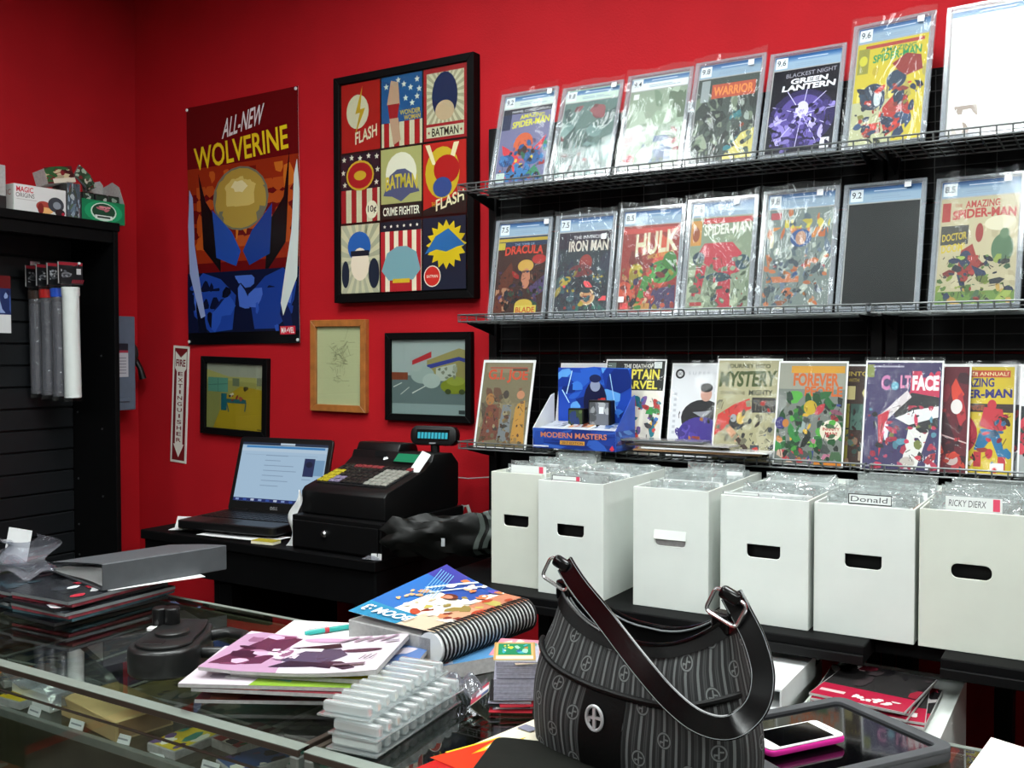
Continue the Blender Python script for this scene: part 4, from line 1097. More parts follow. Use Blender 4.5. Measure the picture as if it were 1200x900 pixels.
def d6(k):
    k.r(0, 0, 1, 1, '#6c726c').r(0, 0.74, 1, 1, '#8a8c80').r(0.18, 0.90, 0.98, 0.97, '#c08c24').t('FOREVER', 0.22, 0.77, 0.90, 0.90, '#b85c24', 0.04).t('PEOPLE', 0.40, 0.67, 0.96, 0.77, '#b85c24', 0.04)
    k.blobs(0, 0.12, 1, 0.72, 40, 0.11, ['#1f5a2c', '#14401e', '#2c7838', '#1c241e', '#4c9c3c', '#3c4440', '#24382c']).blobs(0.1, 0.2, 0.7, 0.5, 8, 0.06, ['#a8c43c', '#8a9c98', '#c8a030']).e(0.5, 0.56, 0.10, 0.07, '#b49a24').e(0.06, 0.40, 0.08, 0.06, '#34306c').e(0.14, 0.40, 0.05, 0.04, '#b07030')
    k.e(0.82, 0.34, 0.16, 0.105, '#d8d0bc').t('INFINITY', 0.70, 0.34, 0.95, 0.37, '#a83028', 0.03).t('MAN!', 0.74, 0.295, 0.92, 0.33, '#a83028', 0.03).e(0.62, 0.24, 0.06, 0.05, '#c8ccc8').blobs(0, 0.02, 0.5, 0.14, 10, 0.09, ['#a8343c', '#8a2430', '#c0a08c', '#44484a']).blobs(0.5, 0.02, 1, 0.14, 8, 0.08, ['#2c3c78', '#b06c84', '#c08030', '#3c5c3c']).r(0.60, 0.0, 1, 0.035, '#c87820')
def d7(k):
    k.r(0, 0, 1, 1, '#3c2a24').t('INTO MYSTERY', 0.04, 0.90, 0.9, 0.945, '#b09a44', 0.02).t('WITH', 0.04, 0.84, 0.2, 0.875, '#b09a44').t('10', 0.03, 0.66, 0.62, 0.80, '#c8bc84', 0.04).r(0, 0.03, 0.08, 0.62, '#8a8430').r(0.1, 0.36, 1, 0.62, '#4a6a60').blobs(0.1, 0.36, 1, 0.62, 10, 0.12, ['#5c7a70', '#8a3c28', '#34504a']).blobs(0.1, 0.06, 1, 0.34, 10, 0.1, ['#6a2c24', '#8a6c54', '#2c201c', '#a8947c']).t('THE', 0.06, 0.005, 0.22, 0.035, '#b0a444', 0.01)
def d8(k):
    k.r(0, 0, 1, 1, '#332b58').r(0, 0.86, 0.1, 0.98, '#7a8440').r(0.08, 0.955, 0.5, 0.97, '#9c98b0').r(0.60, 0.66, 0.98, 0.86, '#b8284c').blobs(0.55, 0.62, 0.98, 0.92, 9, 0.09, ['#c03050', '#d4547c', '#a82444'])
    k.t('C', 0.20, 0.74, 0.32, 0.88, '#b86c9c', 0.04).e(0.39, 0.78, 0.05, 0.04, '#5c9cb4').t('LT', 0.46, 0.76, 0.60, 0.88, '#c87ca0', 0.04).t('FACE', 0.62, 0.74, 0.97, 0.88, '#ecdfe4', 0.05)
    k.poly([(0.42, 0.62), (0.62, 0.72), (0.98, 0.68), (0.98, 0.40), (0.62, 0.40), (0.40, 0.50)], '#1c1c22').poly([(0.20, 0.50), (0.56, 0.74), (0.62, 0.68), (0.30, 0.46)], '#c8c0c4').poly([(0.42, 0.48), (0.60, 0.42), (0.98, 0.50), (0.98, 0.60), (0.66, 0.56)], '#d8d8da').poly([(0.60, 0.40), (0.88, 0.40), (0.72, 0.02), (0.52, 0.02)], '#dcdcd8')
    k.poly([(0.18, 0.50), (0.34, 0.56), (0.28, 0.34), (0.22, 0.12), (0.20, 0.3)], '#b8283c').e(0.30, 0.36, 0.03, 0.09, '#d8d8e4').e(0.6, 0.08, 0.10, 0.05, '#b8b0a8').r(0.84, 0.02, 0.95, 0.14, '#dcdce0').r(0.03, 0.025, 0.22, 0.04, '#b8b4c4')
def d9(k):
    k.r(0, 0, 1, 1, '#5c1c28').blobs(0, 0, 1, 0.95, 20, 0.16, ['#7a2430', '#4a1620', '#a83038', '#c84030', '#3a1a24']).e(0.84, 0.62, 0.08, 0.07, '#dcd6d4').e(0.80, 0.12, 0.09, 0.05, '#b8a8a4').line(0.6, 0.36, 1, 0.28, 0.02, '#c8a8a8')
def d10(k):
    k.r(0, 0, 1, 1, '#c9b22c').r(0.05, 0.90, 0.95, 0.965, '#b84830').t('KING-SIZE ANNUAL!', 0.12, 0.915, 0.92, 0.95, '#e8d8a0', 0.01).t('AMAZING', 0.20, 0.80, 0.74, 0.885, '#2c2c74', 0.03, slant=0.01).t('SPIDER-MAN', 0.06, 0.69, 0.98, 0.775, '#2c2c74', 0.04, slant=0.02).r(0.06, 0.57, 1, 0.65, '#3a2c28').t('& STRANGE', 0.10, 0.585, 0.62, 0.635, '#a8583c', 0.02)
    k.e(0.28, 0.36, 0.26, 0.20, '#a8283c').e(0.30, 0.40, 0.18, 0.12, '#c23c4c').poly([(0.56, 0.44), (0.62, 0.62), (0.86, 0.60), (0.92, 0.42), (0.80, 0.38)], '#b8303c').poly([(0.50, 0.22), (0.58, 0.42), (0.82, 0.40), (0.92, 0.16), (0.82, 0.16), (0.72, 0.32), (0.60, 0.20)], '#246a94').r(0.50, 0.06, 0.60, 0.2, '#b8343c').r(0.82, 0.04, 0.92, 0.16, '#b8343c').r(0.72, 0.02, 0.90, 0.10, '#e4e4e4').blobs(0.02, 0.02, 0.5, 0.12, 6, 0.07, ['#d8c454', '#94741c', '#3c6c94', '#dcd0b0']).e(0.72, 0.64, 0.06, 0.05, '#b8303c')
def d11(k):
    k.r(0, 0, 1, 1, '#d8d8d8').r(0.06, 0.64, 0.5, 0.98, '#e4e2e2').blobs(0.08, 0.86, 0.3, 0.95, 4, 0.06, ['#a82c34']).e(0.2, 0.78, 0.07, 0.05, '#2c3c58').r(0.0, 0.22, 1, 0.64, '#24282c').blobs(0, 0.2, 1, 0.62, 12, 0.15, ['#a8283c', '#244038', '#c83c4c', '#1a1c22']).r(0.0, 0.0, 1, 0.2, '#9aa0a0')

comic(-1.655, 2.482, 13, 0, 'bagged comic with a tan western scene, first on the lowest shelf by the framed drawings', d1, w=0.186, h=0.272, seed=11, base='#8c8468', border=0.007)
comic(-1.408, 2.535, 12, 0, 'white comic half hidden behind the blue booster display', d2, seed=12)
comic(-1.250, 2.520, 12, 0, 'bagged comic with a black header and yellow title behind the booster display', d3, w=0.188, h=0.274, seed=13)
comic(-1.050, 2.540, 11, 0, 'white covered comic with a purple and black figure', d4, seed=14)
comic(-0.905, 2.500, 12, 0, 'bagged comic with a khaki cover and dark green title', d5, w=0.176, h=0.276, seed=15, base='#9c9876')
comic(-0.735, 2.488, 12, 0, 'bagged comic with green jungle art and orange title', d6, w=0.176, h=0.270, seed=16)
comic(-0.574, 2.520, 12, 0, 'brown comic with a big cream number, mostly covered by the purple comic', d7, w=0.168, h=0.262, seed=17)
comic(-0.517, 2.484, 12, -1, 'bagged comic with a purple and white cover over the shelf joint', d8, w=0.180, h=0.272, seed=18, bag='poly_bag')
comic(-0.445, 2.505, 12, -1, 'dark red comic wedged between the purple and the yellow comic', d9, w=0.166, h=0.262, seed=19)
comic(-0.355, 2.528, 12, -1, 'bagged comic with a bright yellow cover and blue title', d10, w=0.170, h=0.262, seed=20)
comic(-0.345, 2.545, 12, -1, 'white backed comic peeking out behind the yellow comic', d11, w=0.176, h=0.264, seed=21)
comic(-0.176, 2.500, 12, -2, 'black and red comic beyond the yellow comic', d11, w=0.172, h=0.262, seed=22)

# comics lying flat in front
flatcol = ['#2c2c34', '#b8a48c', '#d4d4d4', '#6c4434', '#c8c8c4', '#7c7c84']
flatlab = ['grey', 'tan', 'white', 'brown', 'pale', 'dark']
zf = 1.2585
for i in range(6):
    t = thing('flat_comic', 'bagged comic lying flat in the stack before the khaki and white comics, %s edged' % flatlab[i], 'comic book', (-0.955 + 0.020 * ((i * 7) % 5) - 0.016 * i, 2.468 - 0.002 * i, zf), (0, 0, R(1.5 * ((i * 3) % 4) - 2)), group='comics lying flat on the lowest shelf')
    bx('pages', ['dark_plastic', 'kraft', 'paper', 'case_wood', 'page_edges', 'grey_plate'][i], t, -0.135 - 0.03 * (i < 3), 0.135 + 0.04 * (i < 3), -0.038, 0.030, 0, 0.0042)
    k = Ink(0.27, 0.066, 90 + i).r(0, 0, 1, 1, flatcol[i]).blobs(0, 0, 1, 1, 6, 0.1, ['#8a8a8a', flatcol[(i + 2) % 6]])
    k.done('comic_cover', t, 0, -0.004, 0.0043, flat=True)
    B().grid(lambda u, v: (-0.145 + 0.29 * u + (0.03 if i < 3 else 0) * (2 * u - 1), -0.043 + 0.078 * v, 0.0052 + 0.0005 * math.sin(9 * u + i) * math.cos(7 * v)), 10, 4).done('clear_bag', 'poly_flat', t, smooth=True)
    zf += 0.0064

# booster display box
t = thing('booster_display', 'open blue booster display box with a standing picture header', 'display box', (-1.262, 2.393, 1.2605), (0, 0, R(-1)))
bw = 0.26
k = Ink(bw, 0.056, 101)
k.r(0, 0, 1, 1, '#1f3a8c').blobs(0, 0, 1, 1, 14, 0.12, ['#26489c', '#1a2e74', '#3058b0']).t('MODERN MASTERS', 0.10, 0.55, 0.90, 0.82, '#c87c54', 0.02).r(0.34, 0.22, 0.64, 0.42, '#c08a3c').t('2017 EDITION', 0.36, 0.26, 0.62, 0.38, '#2a1c30', 0.01).r(0.01, 0.06, 0.2, 0.14, '#c8d0e4').poly([(0.93, 0.10), (0.965, 0.30), (0.99, 0.10), (0.96, 0.02)], '#c83040')
k.done('printed_front', t, 0, -0.0005, 0)
B().box(-bw / 2, bw / 2, 0, 0.002, 0, 0.056).box(-bw / 2, bw / 2, 0.002, 0.12, 0, 0.002).done('tray', 'paper', t)
for s in (-1, 1):
    o = B().prism([(0.0, 0), (0.12, 0), (0.12, 0.15), (0.10, 0.145), (0.0, 0.056)], 'x', s * bw / 2 - 0.001, s * bw / 2 + 0.001).done('side_flap', 'paper' if s < 0 else 'blue_cap', t)
k = Ink(0.235, 0.17, 102)
k.r(0, 0, 1, 1, '#1e44a8').blobs(0, 0.1, 1, 1, 22, 0.14, ['#2a5cc0', '#173690', '#3c78d4', '#5c9ce0', '#122a74'])
k.e(0.52, 0.42, 0.16, 0.36, '#14183c').e(0.52, 0.70, 0.07, 0.10, '#8a94b0').e(0.52, 0.82, 0.08, 0.07, '#1c2450').line(0.12, 0.55, 0.2, 0.95, 0.012, '#b8dcf4').line(0.16, 0.4, 0.06, 0.62, 0.012, '#b8dcf4').line(0.8, 0.3, 0.72, 0.9, 0.01, '#a0ccf0').blobs(0.56, 0.36, 0.66, 0.50, 3, 0.05, ['#b83c38', '#8a2c30'])
k.done('header_print', t, 0.0, 0.1225, 0.055)
B().plate([(-0.1175, 0.0), (0.1175, 0.0), (0.1175, 0.20), (0.06, 0.225), (0.0, 0.228), (-0.06, 0.222), (-0.1175, 0.20)], [], 0.123, 0.125).done('header_card', 'blue_cap', t)
k = Ink(0.12, 0.052, 103); k.r(0, 0, 1, 1, '#2244a0').blobs(0, 0, 1, 1, 8, 0.2, ['#3462bc', '#1a3280', '#5c8cd0']).t('MODERN MASTERS', 0.08, 0.3, 0.92, 0.5, '#a87880')
o = k.done('printed_end', t); o.rotation_euler = (0, 0, R(90)); o.location = (bw / 2 + 0.0014, 0.06, 0.002)
for i in range(3):
    cx = -0.082 + 0.082 * i
    o = B().box(-0.036, 0.036, 0.0, 0.10, 0, 0.012).done('booster_stack', 'paper', t, 0.002, 1)
    o.location = (cx, 0.006, 0.043); o.rotation_euler = (R(9), 0, 0)
    k = Ink(0.066, 0.094, 104 + i); k.r(0, 0, 1, 1, '#b8bcc8').blobs(0, 0.2, 1, 1, 12, 0.2, [['#7c8494', '#4c5460', '#a0a8b8'], ['#b8643c', '#6c3424', '#d0945c'], ['#3c5c94', '#7c94b8', '#243c6c']][i]).r(0, 0, 1, 0.18, '#d4d8e0')
    k.done('pack_print', o, 0, 0.05, 0.0125, flat=True)
for cx, wd, ht, m in ((-0.03, 0.05, 0.05, 0), (0.045, 0.07, 0.075, 1)):
    o = B().box(-wd / 2, wd / 2, 0.0, 0.03, 0, ht).done('deck_case', 'black_plastic', t, 0.002, 1)
    o.location = (cx, 0.068, 0.06)
    k = Ink(wd * 0.86, ht * 0.84, 107 + m); k.r(0, 0, 1, 1, ['#3c4c34', '#6c7078'][m]).blobs(0, 0, 1, 1, 9, 0.22, [['#2c3c6c', '#5c6c44', '#24301c'], ['#8c9094', '#4c5054', '#a8acb0']][m])
    if m:
        k.r(0.5, 0.5, 0.75, 0.8, '#dfe4e8')
    k.done('case_print', o, 0, -0.0008, ht * 0.08)

# ================================================================== BOTTOM SHELF AND LONG BOXES
t = thing('box_shelf', 'deep black shelf board carrying the white comic boxes', 'shelf', (-1.50, 2.0, 0.907))
bx('board', 'black_wood', t, 0.0, 1.095, 0.0, 0.66, 0.0, 0.038, 0.003)
bx('front_lip', 'black_metal', t, 0.0, 1.095, -0.006, 0.0, 0.0, 0.02, 0.002)
bx('board', 'black_wood', t, 1.235, 2.2, 0.0, 0.66, 0.0, 0.038, 0.003)
bx('front_lip', 'black_metal', t, 1.235, 2.2, -0.006, 0.0, 0.0, 0.02, 0.002)
bx('board', 'black_wood', t, 1.095, 1.235, 0.10, 0.66, 0.0, 0.038, 0.003)
for x in (0.03, 1.06, 1.28, 2.1):
    bx('support_leg', 'black_metal', t, x, x + 0.04, 0.56, 0.64, -0.907, 0.0, 0.002)
bx('cross_rail', 'black_metal', t, 0.03, 2.1, 0.60, 0.63, -0.06, 0.0, 0.002)

def longbox(x, y, w, h, lean, yaw, mat, hole, label, seed, flap=False, depth=0.42, z=0.9455):
    """open card box with a hand hole, then the bagged comics standing in it"""
    t = thing('comic_box', label, 'cardboard box', (x, y, z), (R(-lean), 0, R(yaw)), group='white comic boxes in a row')
    hw, hz, hh = 0.072, h * 0.575, 0.028
    if hole == 'round':
        hp = rrect(w / 2 - hw / 2, w / 2 + hw / 2, hz - hh / 2, hz + hh / 2, hh * 0.45, 5)
    else:
        r_ = 0.008
        hp = [(w / 2 - hw / 2, hz + hh / 2)] + [(w / 2 - hw / 2 + r_ - r_ * math.cos(a), hz - hh / 2 + r_ - r_ * math.sin(a)) for a in (0, R(45), R(90))] + [(w / 2 + hw / 2 - r_ + r_ * math.sin(a), hz - hh / 2 + r_ - r_ * math.cos(a)) for a in (0, R(45), R(90))] + [(w / 2 + hw / 2, hz + hh / 2)]
    th = 0.004
    B().plate([(0, 0), (w, 0), (w, h), (0, h)], [hp], 0, th).done('front_wall', mat, t, 0.0008, 1)
    bx('back_wall', mat, t, 0, w, depth - th, depth, 0, h)
    for xx in (0, w - th):
        bx('side_wall', mat, t, xx, xx + th, th, depth - th, 0, h)
    bx('box_floor', 'kraft', t, th, w - th, th, depth - th, 0.0, th)
    bx('front_comic', 'black_plastic', t, 0.008, w - 0.010, 0.022, 0.026, th, h - 0.03)  # black board added to paint the shade seen through the hand hole
    bx('inner_fold', 'kraft', t, w - th - 0.003, w - th, th, 0.10, h - 0.05, h - 0.001)
    if flap:
        B().prism([(-0.0002, hz + hh / 2 + 0.008), (-0.005, hz + 0.002), (-0.003, hz + 0.001), (0.002, hz + hh / 2 + 0.008)], 'x', w / 2 - hw / 2 - 0.002, w / 2 + hw / 2 + 0.002).done('hole_flap', mat, t)
        B().box(w / 2 - hw / 2 - 0.01, w / 2 + hw / 2 + 0.01, th + 0.001, th + 0.003, hz - hh, hz + hh).done('inner_card', 'page_edges', t)
    M = Matrix.Translation((x, y, z)) @ Matrix.Rotation(R(yaw), 4, 'Z') @ Matrix.Rotation(R(-lean), 4, 'X')
    # bagged comics: tops of many bags, not countable
    q = random.Random(seed)
    s = B(); bd = B()
    n = 22
    for i in range(n):
        yy = 0.05 + (depth - 0.07) * i / n
        top = h + q.uniform(-0.012, 0.020) + 0.012 * math.sin(i * 0.7 + seed)
        x0, x1 = 0.007 + q.uniform(0, 0.006), w - 0.009 - q.uniform(0, 0.006)
        tilt = q.uniform(-0.006, 0.018)
        ph = q.uniform(0, 6)
        s.grid(lambda u, v: (x0 + (x1 - x0) * u, yy + tilt * v + 0.004 * math.sin(8 * u + ph) * v + 0.010 * max(0, v - 0.85) * math.sin(15 * u + ph) * 5, 0.01 + (top - 0.01) * v), 8, 6)
        bd.box(x0 + 0.004, x1 - 0.004, yy + 0.001, yy + 0.004, 0.006, top - 0.018)
    o = s.done('bagged_comics', 'poly_tops', None, smooth=True)
    o.matrix_world = M
    tag(o, 'clear bagged comics packed in the %s' % label, 'comics', 'comics packed in the boxes', 'stuff')
    o2 = bd.done('comic_boards', 'paper', o)
    return t, M

def divider(M, w, h, x0, x1, up, text, label, col='#e4e8e6', red=None, outline=False):
    t = thing('divider_card', label, 'divider card', group='divider cards in the boxes')
    t.matrix_world = M @ Matrix.Translation(((x0 + x1) / 2, 0.016, h - 0.06))
    bw_ = x1 - x0
    bx('card', 'paper', t, -bw_ / 2, bw_ / 2, 0.0, 0.001, 0.0, 0.06 + up)
    k = Ink(bw_, up, 3)
    k.r(0, 0, 1, 1, '#1c1c20' if outline else col)
    if outline:
        k.r(0.02, 0.10, 0.98, 0.90, col)
    if text:
        k.t(text, 0.06, 0.25, 0.72 if red else 0.9, 0.75, '#3a3c44', 0.0, shear=0.02)
    if red:
        k.r(red, 0.05, red + 0.12, 0.95, '#e0506c')
    k.done('card_print', t, 0, -0.0004, 0.06)

lb = 0.203
BX = [(-1.328, 2.075, 0.146, 0.283, 0, 0, 'card_cream', 'flat', 'cream white comic box at the end of the row by the cash table', 1, False),
      (-1.178, 2.052, 0.176, 0.274, 0, 0, 'card_white', 'flat', 'white comic box beside the cream box, with a gap on its other side', 2, False),
      (-0.930, 2.060, 0.180, 0.274, 0, 1.5, 'card_white', 'flat', 'white comic box whose hand hole flap is still folded in', 3, True),
      (-0.718, 2.050, 0.190, 0.272, 0, 0, 'card_white', 'flat', 'white comic box between the folded flap box and the outlined tag', 4, False),
      (-0.519, 2.060, 0.197, 0.270, 0, 0, 'card_white', 'flat', 'white comic box with an outlined name tag on its divider', 5, False),
      (-0.314, 2.060, 0.188, 0.274, 0, 0, 'card_cream', 'round', 'white comic box with a rounded hand hole and handwritten divider', 6, False),
      (-0.118, 2.060, 0.200, 0.276, 0, 0, 'kraft', 'flat', 'brown edged comic box at the far end of the row', 7, False)]
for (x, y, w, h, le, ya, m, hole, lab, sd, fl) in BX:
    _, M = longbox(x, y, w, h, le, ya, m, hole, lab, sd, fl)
    if sd == 1:
        divider(M, w, h, 0.05, 0.15, 0.018, '', 'white divider card in the cream comic box', red=0.80)
    if sd == 2:
        divider(M, w, h, 0.03, 0.11, 0.012, '', 'pink tabbed divider in the turned comic box', red=0.82, outline=True)
    if sd == 5:
        divider(M, w, h, 0.065, 0.15, 0.022, 'Donald', 'divider card with a black outlined name tag', outline=True)
    if sd == 6:
        divider(M, w, h, 0.045, 0.145, 0.026, 'RICKY DIERX', 'divider card with black handwriting and pink mark', red=0.84)
    if sd == 4:
        divider(M, w, h, 0.0, 0.08, 0.006, '', 'black edged divider in the leaning comic box', outline=True)

# ================================================================== CASH TABLE
TZ = 0.952
t = thing('cash_table', 'black wooden table against the red wall carrying the cash register', 'table', (-2.70, 2.085, 0))
bx('table_top', 'black_wood', t, 0.0, 0.985, 0.0, 0.60, TZ - 0.03, TZ, 0.003)
bx('apron', 'black_wood', t, 0.01, 0.975, 0.01, 0.03, TZ - 0.13, TZ - 0.03, 0.002)
bx('side_panel', 'black_wood', t, 0.955, 0.98, 0.012, 0.59, 0.0, TZ - 0.03, 0.003)
bx('side_panel', 'black_wood', t, 0.30, 0.325, 0.04, 0.59, 0.0, TZ - 0.03, 0.003)
bx('front_leg', 'black_wood', t, 0.90, 0.955, 0.012, 0.045, 0.0, TZ - 0.13, 0.002)
bx('front_leg', 'black_wood', t, 0.325, 0.38, 0.04, 0.075, 0.0, TZ - 0.13, 0.002)

# papers under and beside the laptop
for i, (x, y, rz, w, h, lab) in enumerate(((-2.56, 2.29, 24, 0.22, 0.28, 'loose white papers under the left side of the laptop'), (-2.30, 2.16, 6, 0.30, 0.10, 'white paper strip in front of the laptop'), (-2.58, 2.26, 48, 0.20, 0.26, 'crumpled white sheet at the end of the cash table'))):
    t = thing('paper_sheet', lab, 'paper', (x, y, TZ + 0.002 + 0.0035 * i), (0, 0, R(rz)), group='papers on the cash table')
    B().grid(lambda u, v: ((u - 0.5) * w, (v - 0.5) * h, 0.0015 * math.sin(5 * u + 3 * i) * math.sin(4 * v) + 0.004 * (i == 2) * (u - 0.5) ** 2 * 4), 10, 10).done('sheet', 'paper', t, smooth=True)
t = thing('sticky_note', 'small yellow note pad on the cash table before the laptop', 'note', (-2.165, 2.12, TZ + 0.002), (0, 0, R(8)))
bx('pad', 'cream_paper', t, -0.04, 0.04, -0.02, 0.02, 0, 0.008)
bx('top_note', 'key_yellow', t, -0.04, 0.04, -0.02, 0.02, 0.008, 0.0095)
t = thing('hanging_paper', 'white crumpled paper strip hanging down beside the cash drawer', 'paper', (-2.070, 2.14, TZ))
B().grid(lambda u, v: ((0.025 - 0.02 * v) * (2 * u - 1) + 0.012 * math.sin(9 * v) + 0.025 * v, -0.008 + 0.006 * math.sin(7 * v + 3 * u), 0.17 * v), 6, 16).done('strip', 'paper', t, smooth=True)

# laptop
t = thing('laptop', 'open black laptop showing a pale blue web page', 'laptop', (-2.375, 2.255, TZ + 0.0155), (0, 0, R(8)))
lw, ld = 0.385, 0.255
B().prism(rrect(-lw / 2, lw / 2, -ld / 2, ld / 2, 0.018, 4), 'z', 0.0, 0.026).done('base', 'black_plastic', t, 0.003, 2)
bx('palm_rest', 'dark_plastic', t, -lw / 2 + 0.008, lw / 2 - 0.008, -ld / 2 + 0.008, -0.04, 0.026, 0.0264)
bx('touchpad', 'black_plastic', t, -0.085, 0.015, -ld / 2 + 0.015, -0.055, 0.0264, 0.0268)
ky = B()
for r_ in range(5):
    for c_ in range(15):
        x = -0.17 + c_ * 0.0228
        ky.box(x, x + 0.019, -0.03 + r_ * 0.0225, -0.012 + r_ * 0.0225, 0.026, 0.0285)
o = ky.done('keyboard', 'key_black', t)
lid = B().prism(rrect(-lw / 2, lw / 2, 0.0, 0.262, 0.014, 4), 'y', 0.0, 0.012).done('lid', 'black_plastic', t, 0.002, 1)
lid.location = (0, ld / 2 - 0.006, 0.020)
lid.rotation_euler = (R(-17), 0, 0)
k = Ink(0.352, 0.205, 201)
k.r(0, 0, 1, 1, '#b4d2ec').r(0, 0.955, 1, 1, '#24344c').r(0.45, 0.965, 0.62, 1, '#c8dcec').r(0.05, 0.91, 0.97, 0.945, '#3f8ccc').r(0.0, 0.85, 1, 0.90, '#c4dcf0')
for q in range(7):
    k.r(0.30 - 0.02 * q % 3 * 0.1, 0.78 - 0.085 * q, 0.30 + [0.26, 0.18, 0.34, 0.38, 0.24, 0.30, 0.20][q], 0.792 - 0.085 * q, '#8fa9c2')
k.r(0.05, 0.79, 0.9, 0.797, '#a0bcd4').r(0.84, 0.48, 0.99, 0.74, '#7fa8cc').r(0.76, 0.46, 0.88, 0.76, '#24305c').e(0.82, 0.66, 0.04, 0.05, '#0f1838').r(0.76, 0.40, 0.86, 0.42, '#9cb8d4')
k.r(0, 0, 1, 0.055, '#1c2c6c')
for q in range(10):
    k.r(0.03 + 0.09 * q, 0.012, 0.07 + 0.09 * q, 0.045, ['#8ca4d8', '#3c5cb0', '#c8d4ec'][q % 3])
k.done('screen', lid, 0, -0.0006, 0.038, 'ink_screen')
k = Ink(0.03, 0.01, 2).t('DELL', 0, 0, 1, 1, '#9a9ca0').done('maker_mark', lid, 0, -0.0006, 0.014)
for s in (-0.13, 0.13):
    B().cyl((s - 0.03, ld / 2 - 0.006, 0.024), (s + 0.03, ld / 2 - 0.006, 0.024), 0.008, 10).done('hinge', 'black_plastic', t)

# cash drawer
t = thing('till_base', 'black steel money till with a lock under the cash register', 'till', (-2.055, 2.112, TZ))
DW, DD, DH = 0.338, 0.41, 0.100
bx('housing', 'black_metal', t, 0, DW, 0.006, DD, 0, DH, 0.003)
bx('drawer_front', 'black_metal', t, 0.008, DW - 0.008, -0.002, 0.006, 0.008, DH - 0.014, 0.002)
B().lathe([(0.001, 0.0), (0.010, 0.0), (0.010, 0.006), (0.006, 0.010), (0.001, 0.010)], n=16).done('lock', 'chrome', t, rot=(R(90), 0, 0), loc=(DW * 0.40, -0.002, 0.055), smooth=True)
k = Ink(0.10, 0.05, 203); k.r(0, 0, 1, 1, '#3c4440').blobs(0, 0, 1, 1, 12, 0.14, ['#54605a', '#2c3430', '#8a8c9c', '#a8a4a8', '#3c5048']).r(0.0, 0.2, 0.12, 0.9, '#8a5c5c').r(0.15, 0.3, 1, 0.38, '#b0acb4')
o = k.done('side_stickers', t); o.rotation_euler = (0, 0, R(90)); o.location = (DW + 0.0006, 0.25, 0.018)

# cash register
t = thing('cash_register', 'black electronic cash register with keypad and green display', 'cash register', (-1.885, 2.145, TZ + DH + 0.0005))
RW = 0.315
prof = [(0.0, 0.004), (0.004, 0.0), (0.36, 0.0), (0.365, 0.01), (0.365, 0.135), (0.33, 0.168), (0.235, 0.172), (0.225, 0.150), (0.19, 0.128), (0.04, 0.088), (0.012, 0.080), (0.0, 0.068)]
B().prism(prof, 'x', -RW / 2, RW / 2).done('body', 'black_plastic', t, 0.008, 3, smooth=True)
sl = math.atan2(0.128 - 0.088, 0.15)
kp = B().box(-0.135, 0.135, 0.0, 0.150, -0.001, 0.002).done('keypad', 'dark_plastic', t, 0.001, 1)
kp.location = (-0.005, 0.040, 0.0895); kp.rotation_euler = (sl, 0, 0)
key_me = {}
for nm in ('key_black', 'key_white', 'key_yellow', 'key_purple', 'key_red'):
    key_me[nm] = B().box(-0.0095, 0.0095, -0.0095, 0.0095, 0, 0.006).mesh(0.002, 1)
lay = ['yyppbbbbwwwwpp', 'yyppbbbbwwwwpp', 'yybbbbbbwwwwww', 'yybbbbbbwwwwww', 'bbbbbbbbwwwwbb', 'bbrrrrrbbbbrrr']
for r_, row in enumerate(lay):
    for c_ in range(12):
        nm = {'y': 'key_yellow', 'p': 'key_purple', 'b': 'key_black', 'w': 'key_white', 'r': 'key_red'}[row[c_ if c_ < 12 else 11]]
        link('key', key_me[nm], nm, kp, (-0.122 + c_ * 0.0222, 0.014 + r_ * 0.0242, 0.002))
lcd = B().box(-0.055, 0.055, -0.002, 0.002, 0, 0.04).done('display_frame', 'black_plastic', t, 0.002, 1)
lcd.location = (0.075, 0.205, 0.142); lcd.rotation_euler = (R(-50), 0, 0)
k = Ink(0.098, 0.034, 204); k.r(0, 0, 1, 1, '#12a06c').r(0.05, 0.2, 0.9, 0.24, '#0c8458'); k.done('display', lcd, 0, -0.0028, 0.003, 'ink_lcd')
B().prism([(0.235, 0.166), (0.25, 0.196), (0.33, 0.192), (0.345, 0.165)], 'x', -0.15, 0.02).done('printer_cover', 'black_plastic', t, 0.006, 2, smooth=True)
B().box(-0.06, -0.018, 0.224, 0.227, 0.155, 0.172).done('printer_slot', 'key_black', t)
o = B().grid(lambda u, v: (0.02 * (2 * u - 1), 0.0, 0.035 * v), 4, 6).done('receipt', 'paper', t); o.location = (-0.005, 0.222, 0.146); o.rotation_euler = (R(-38), 0, R(10))
o = B().box(-0.018, 0.018, -0.0008, 0.0008, 0, 0.075).done('paper_tag', 'paper', t); o.location = (0.128, 0.168, 0.118); o.rotation_euler = (R(-34), R(16), R(-8))
B().cyl((0.10, 0.32, 0.15), (0.10, 0.32, 0.20), 0.014, 12).done('display_pole', 'black_plastic', t)
hd = B().prism(rrect(-0.078, 0.078, -0.026, 0.034, 0.024, 6), 'y', -0.018, 0.018).done('customer_display', 'black_plastic', t, 0.006, 2, smooth=True)
hd.location = (0.10, 0.32, 0.215); hd.rotation_euler = (R(-8), 0, R(12))
bx('display_window', 'black_glass', hd, -0.055, 0.055, -0.0195, -0.018, -0.012, 0.022)
dig = B().box(-0.0042, 0.0042, -0.0202, -0.0196, -0.006, 0.013).mesh()
for i in range(9):
    link('digit', dig, 'cyan_digit', hd, (-0.046 + i * 0.0115, 0, 0))
k = Ink(0.022, 0.004, 2).r(0, 0, 1, 1, '#8a8e92').done('maker_mark', hd, 0, -0.0186, -0.022)

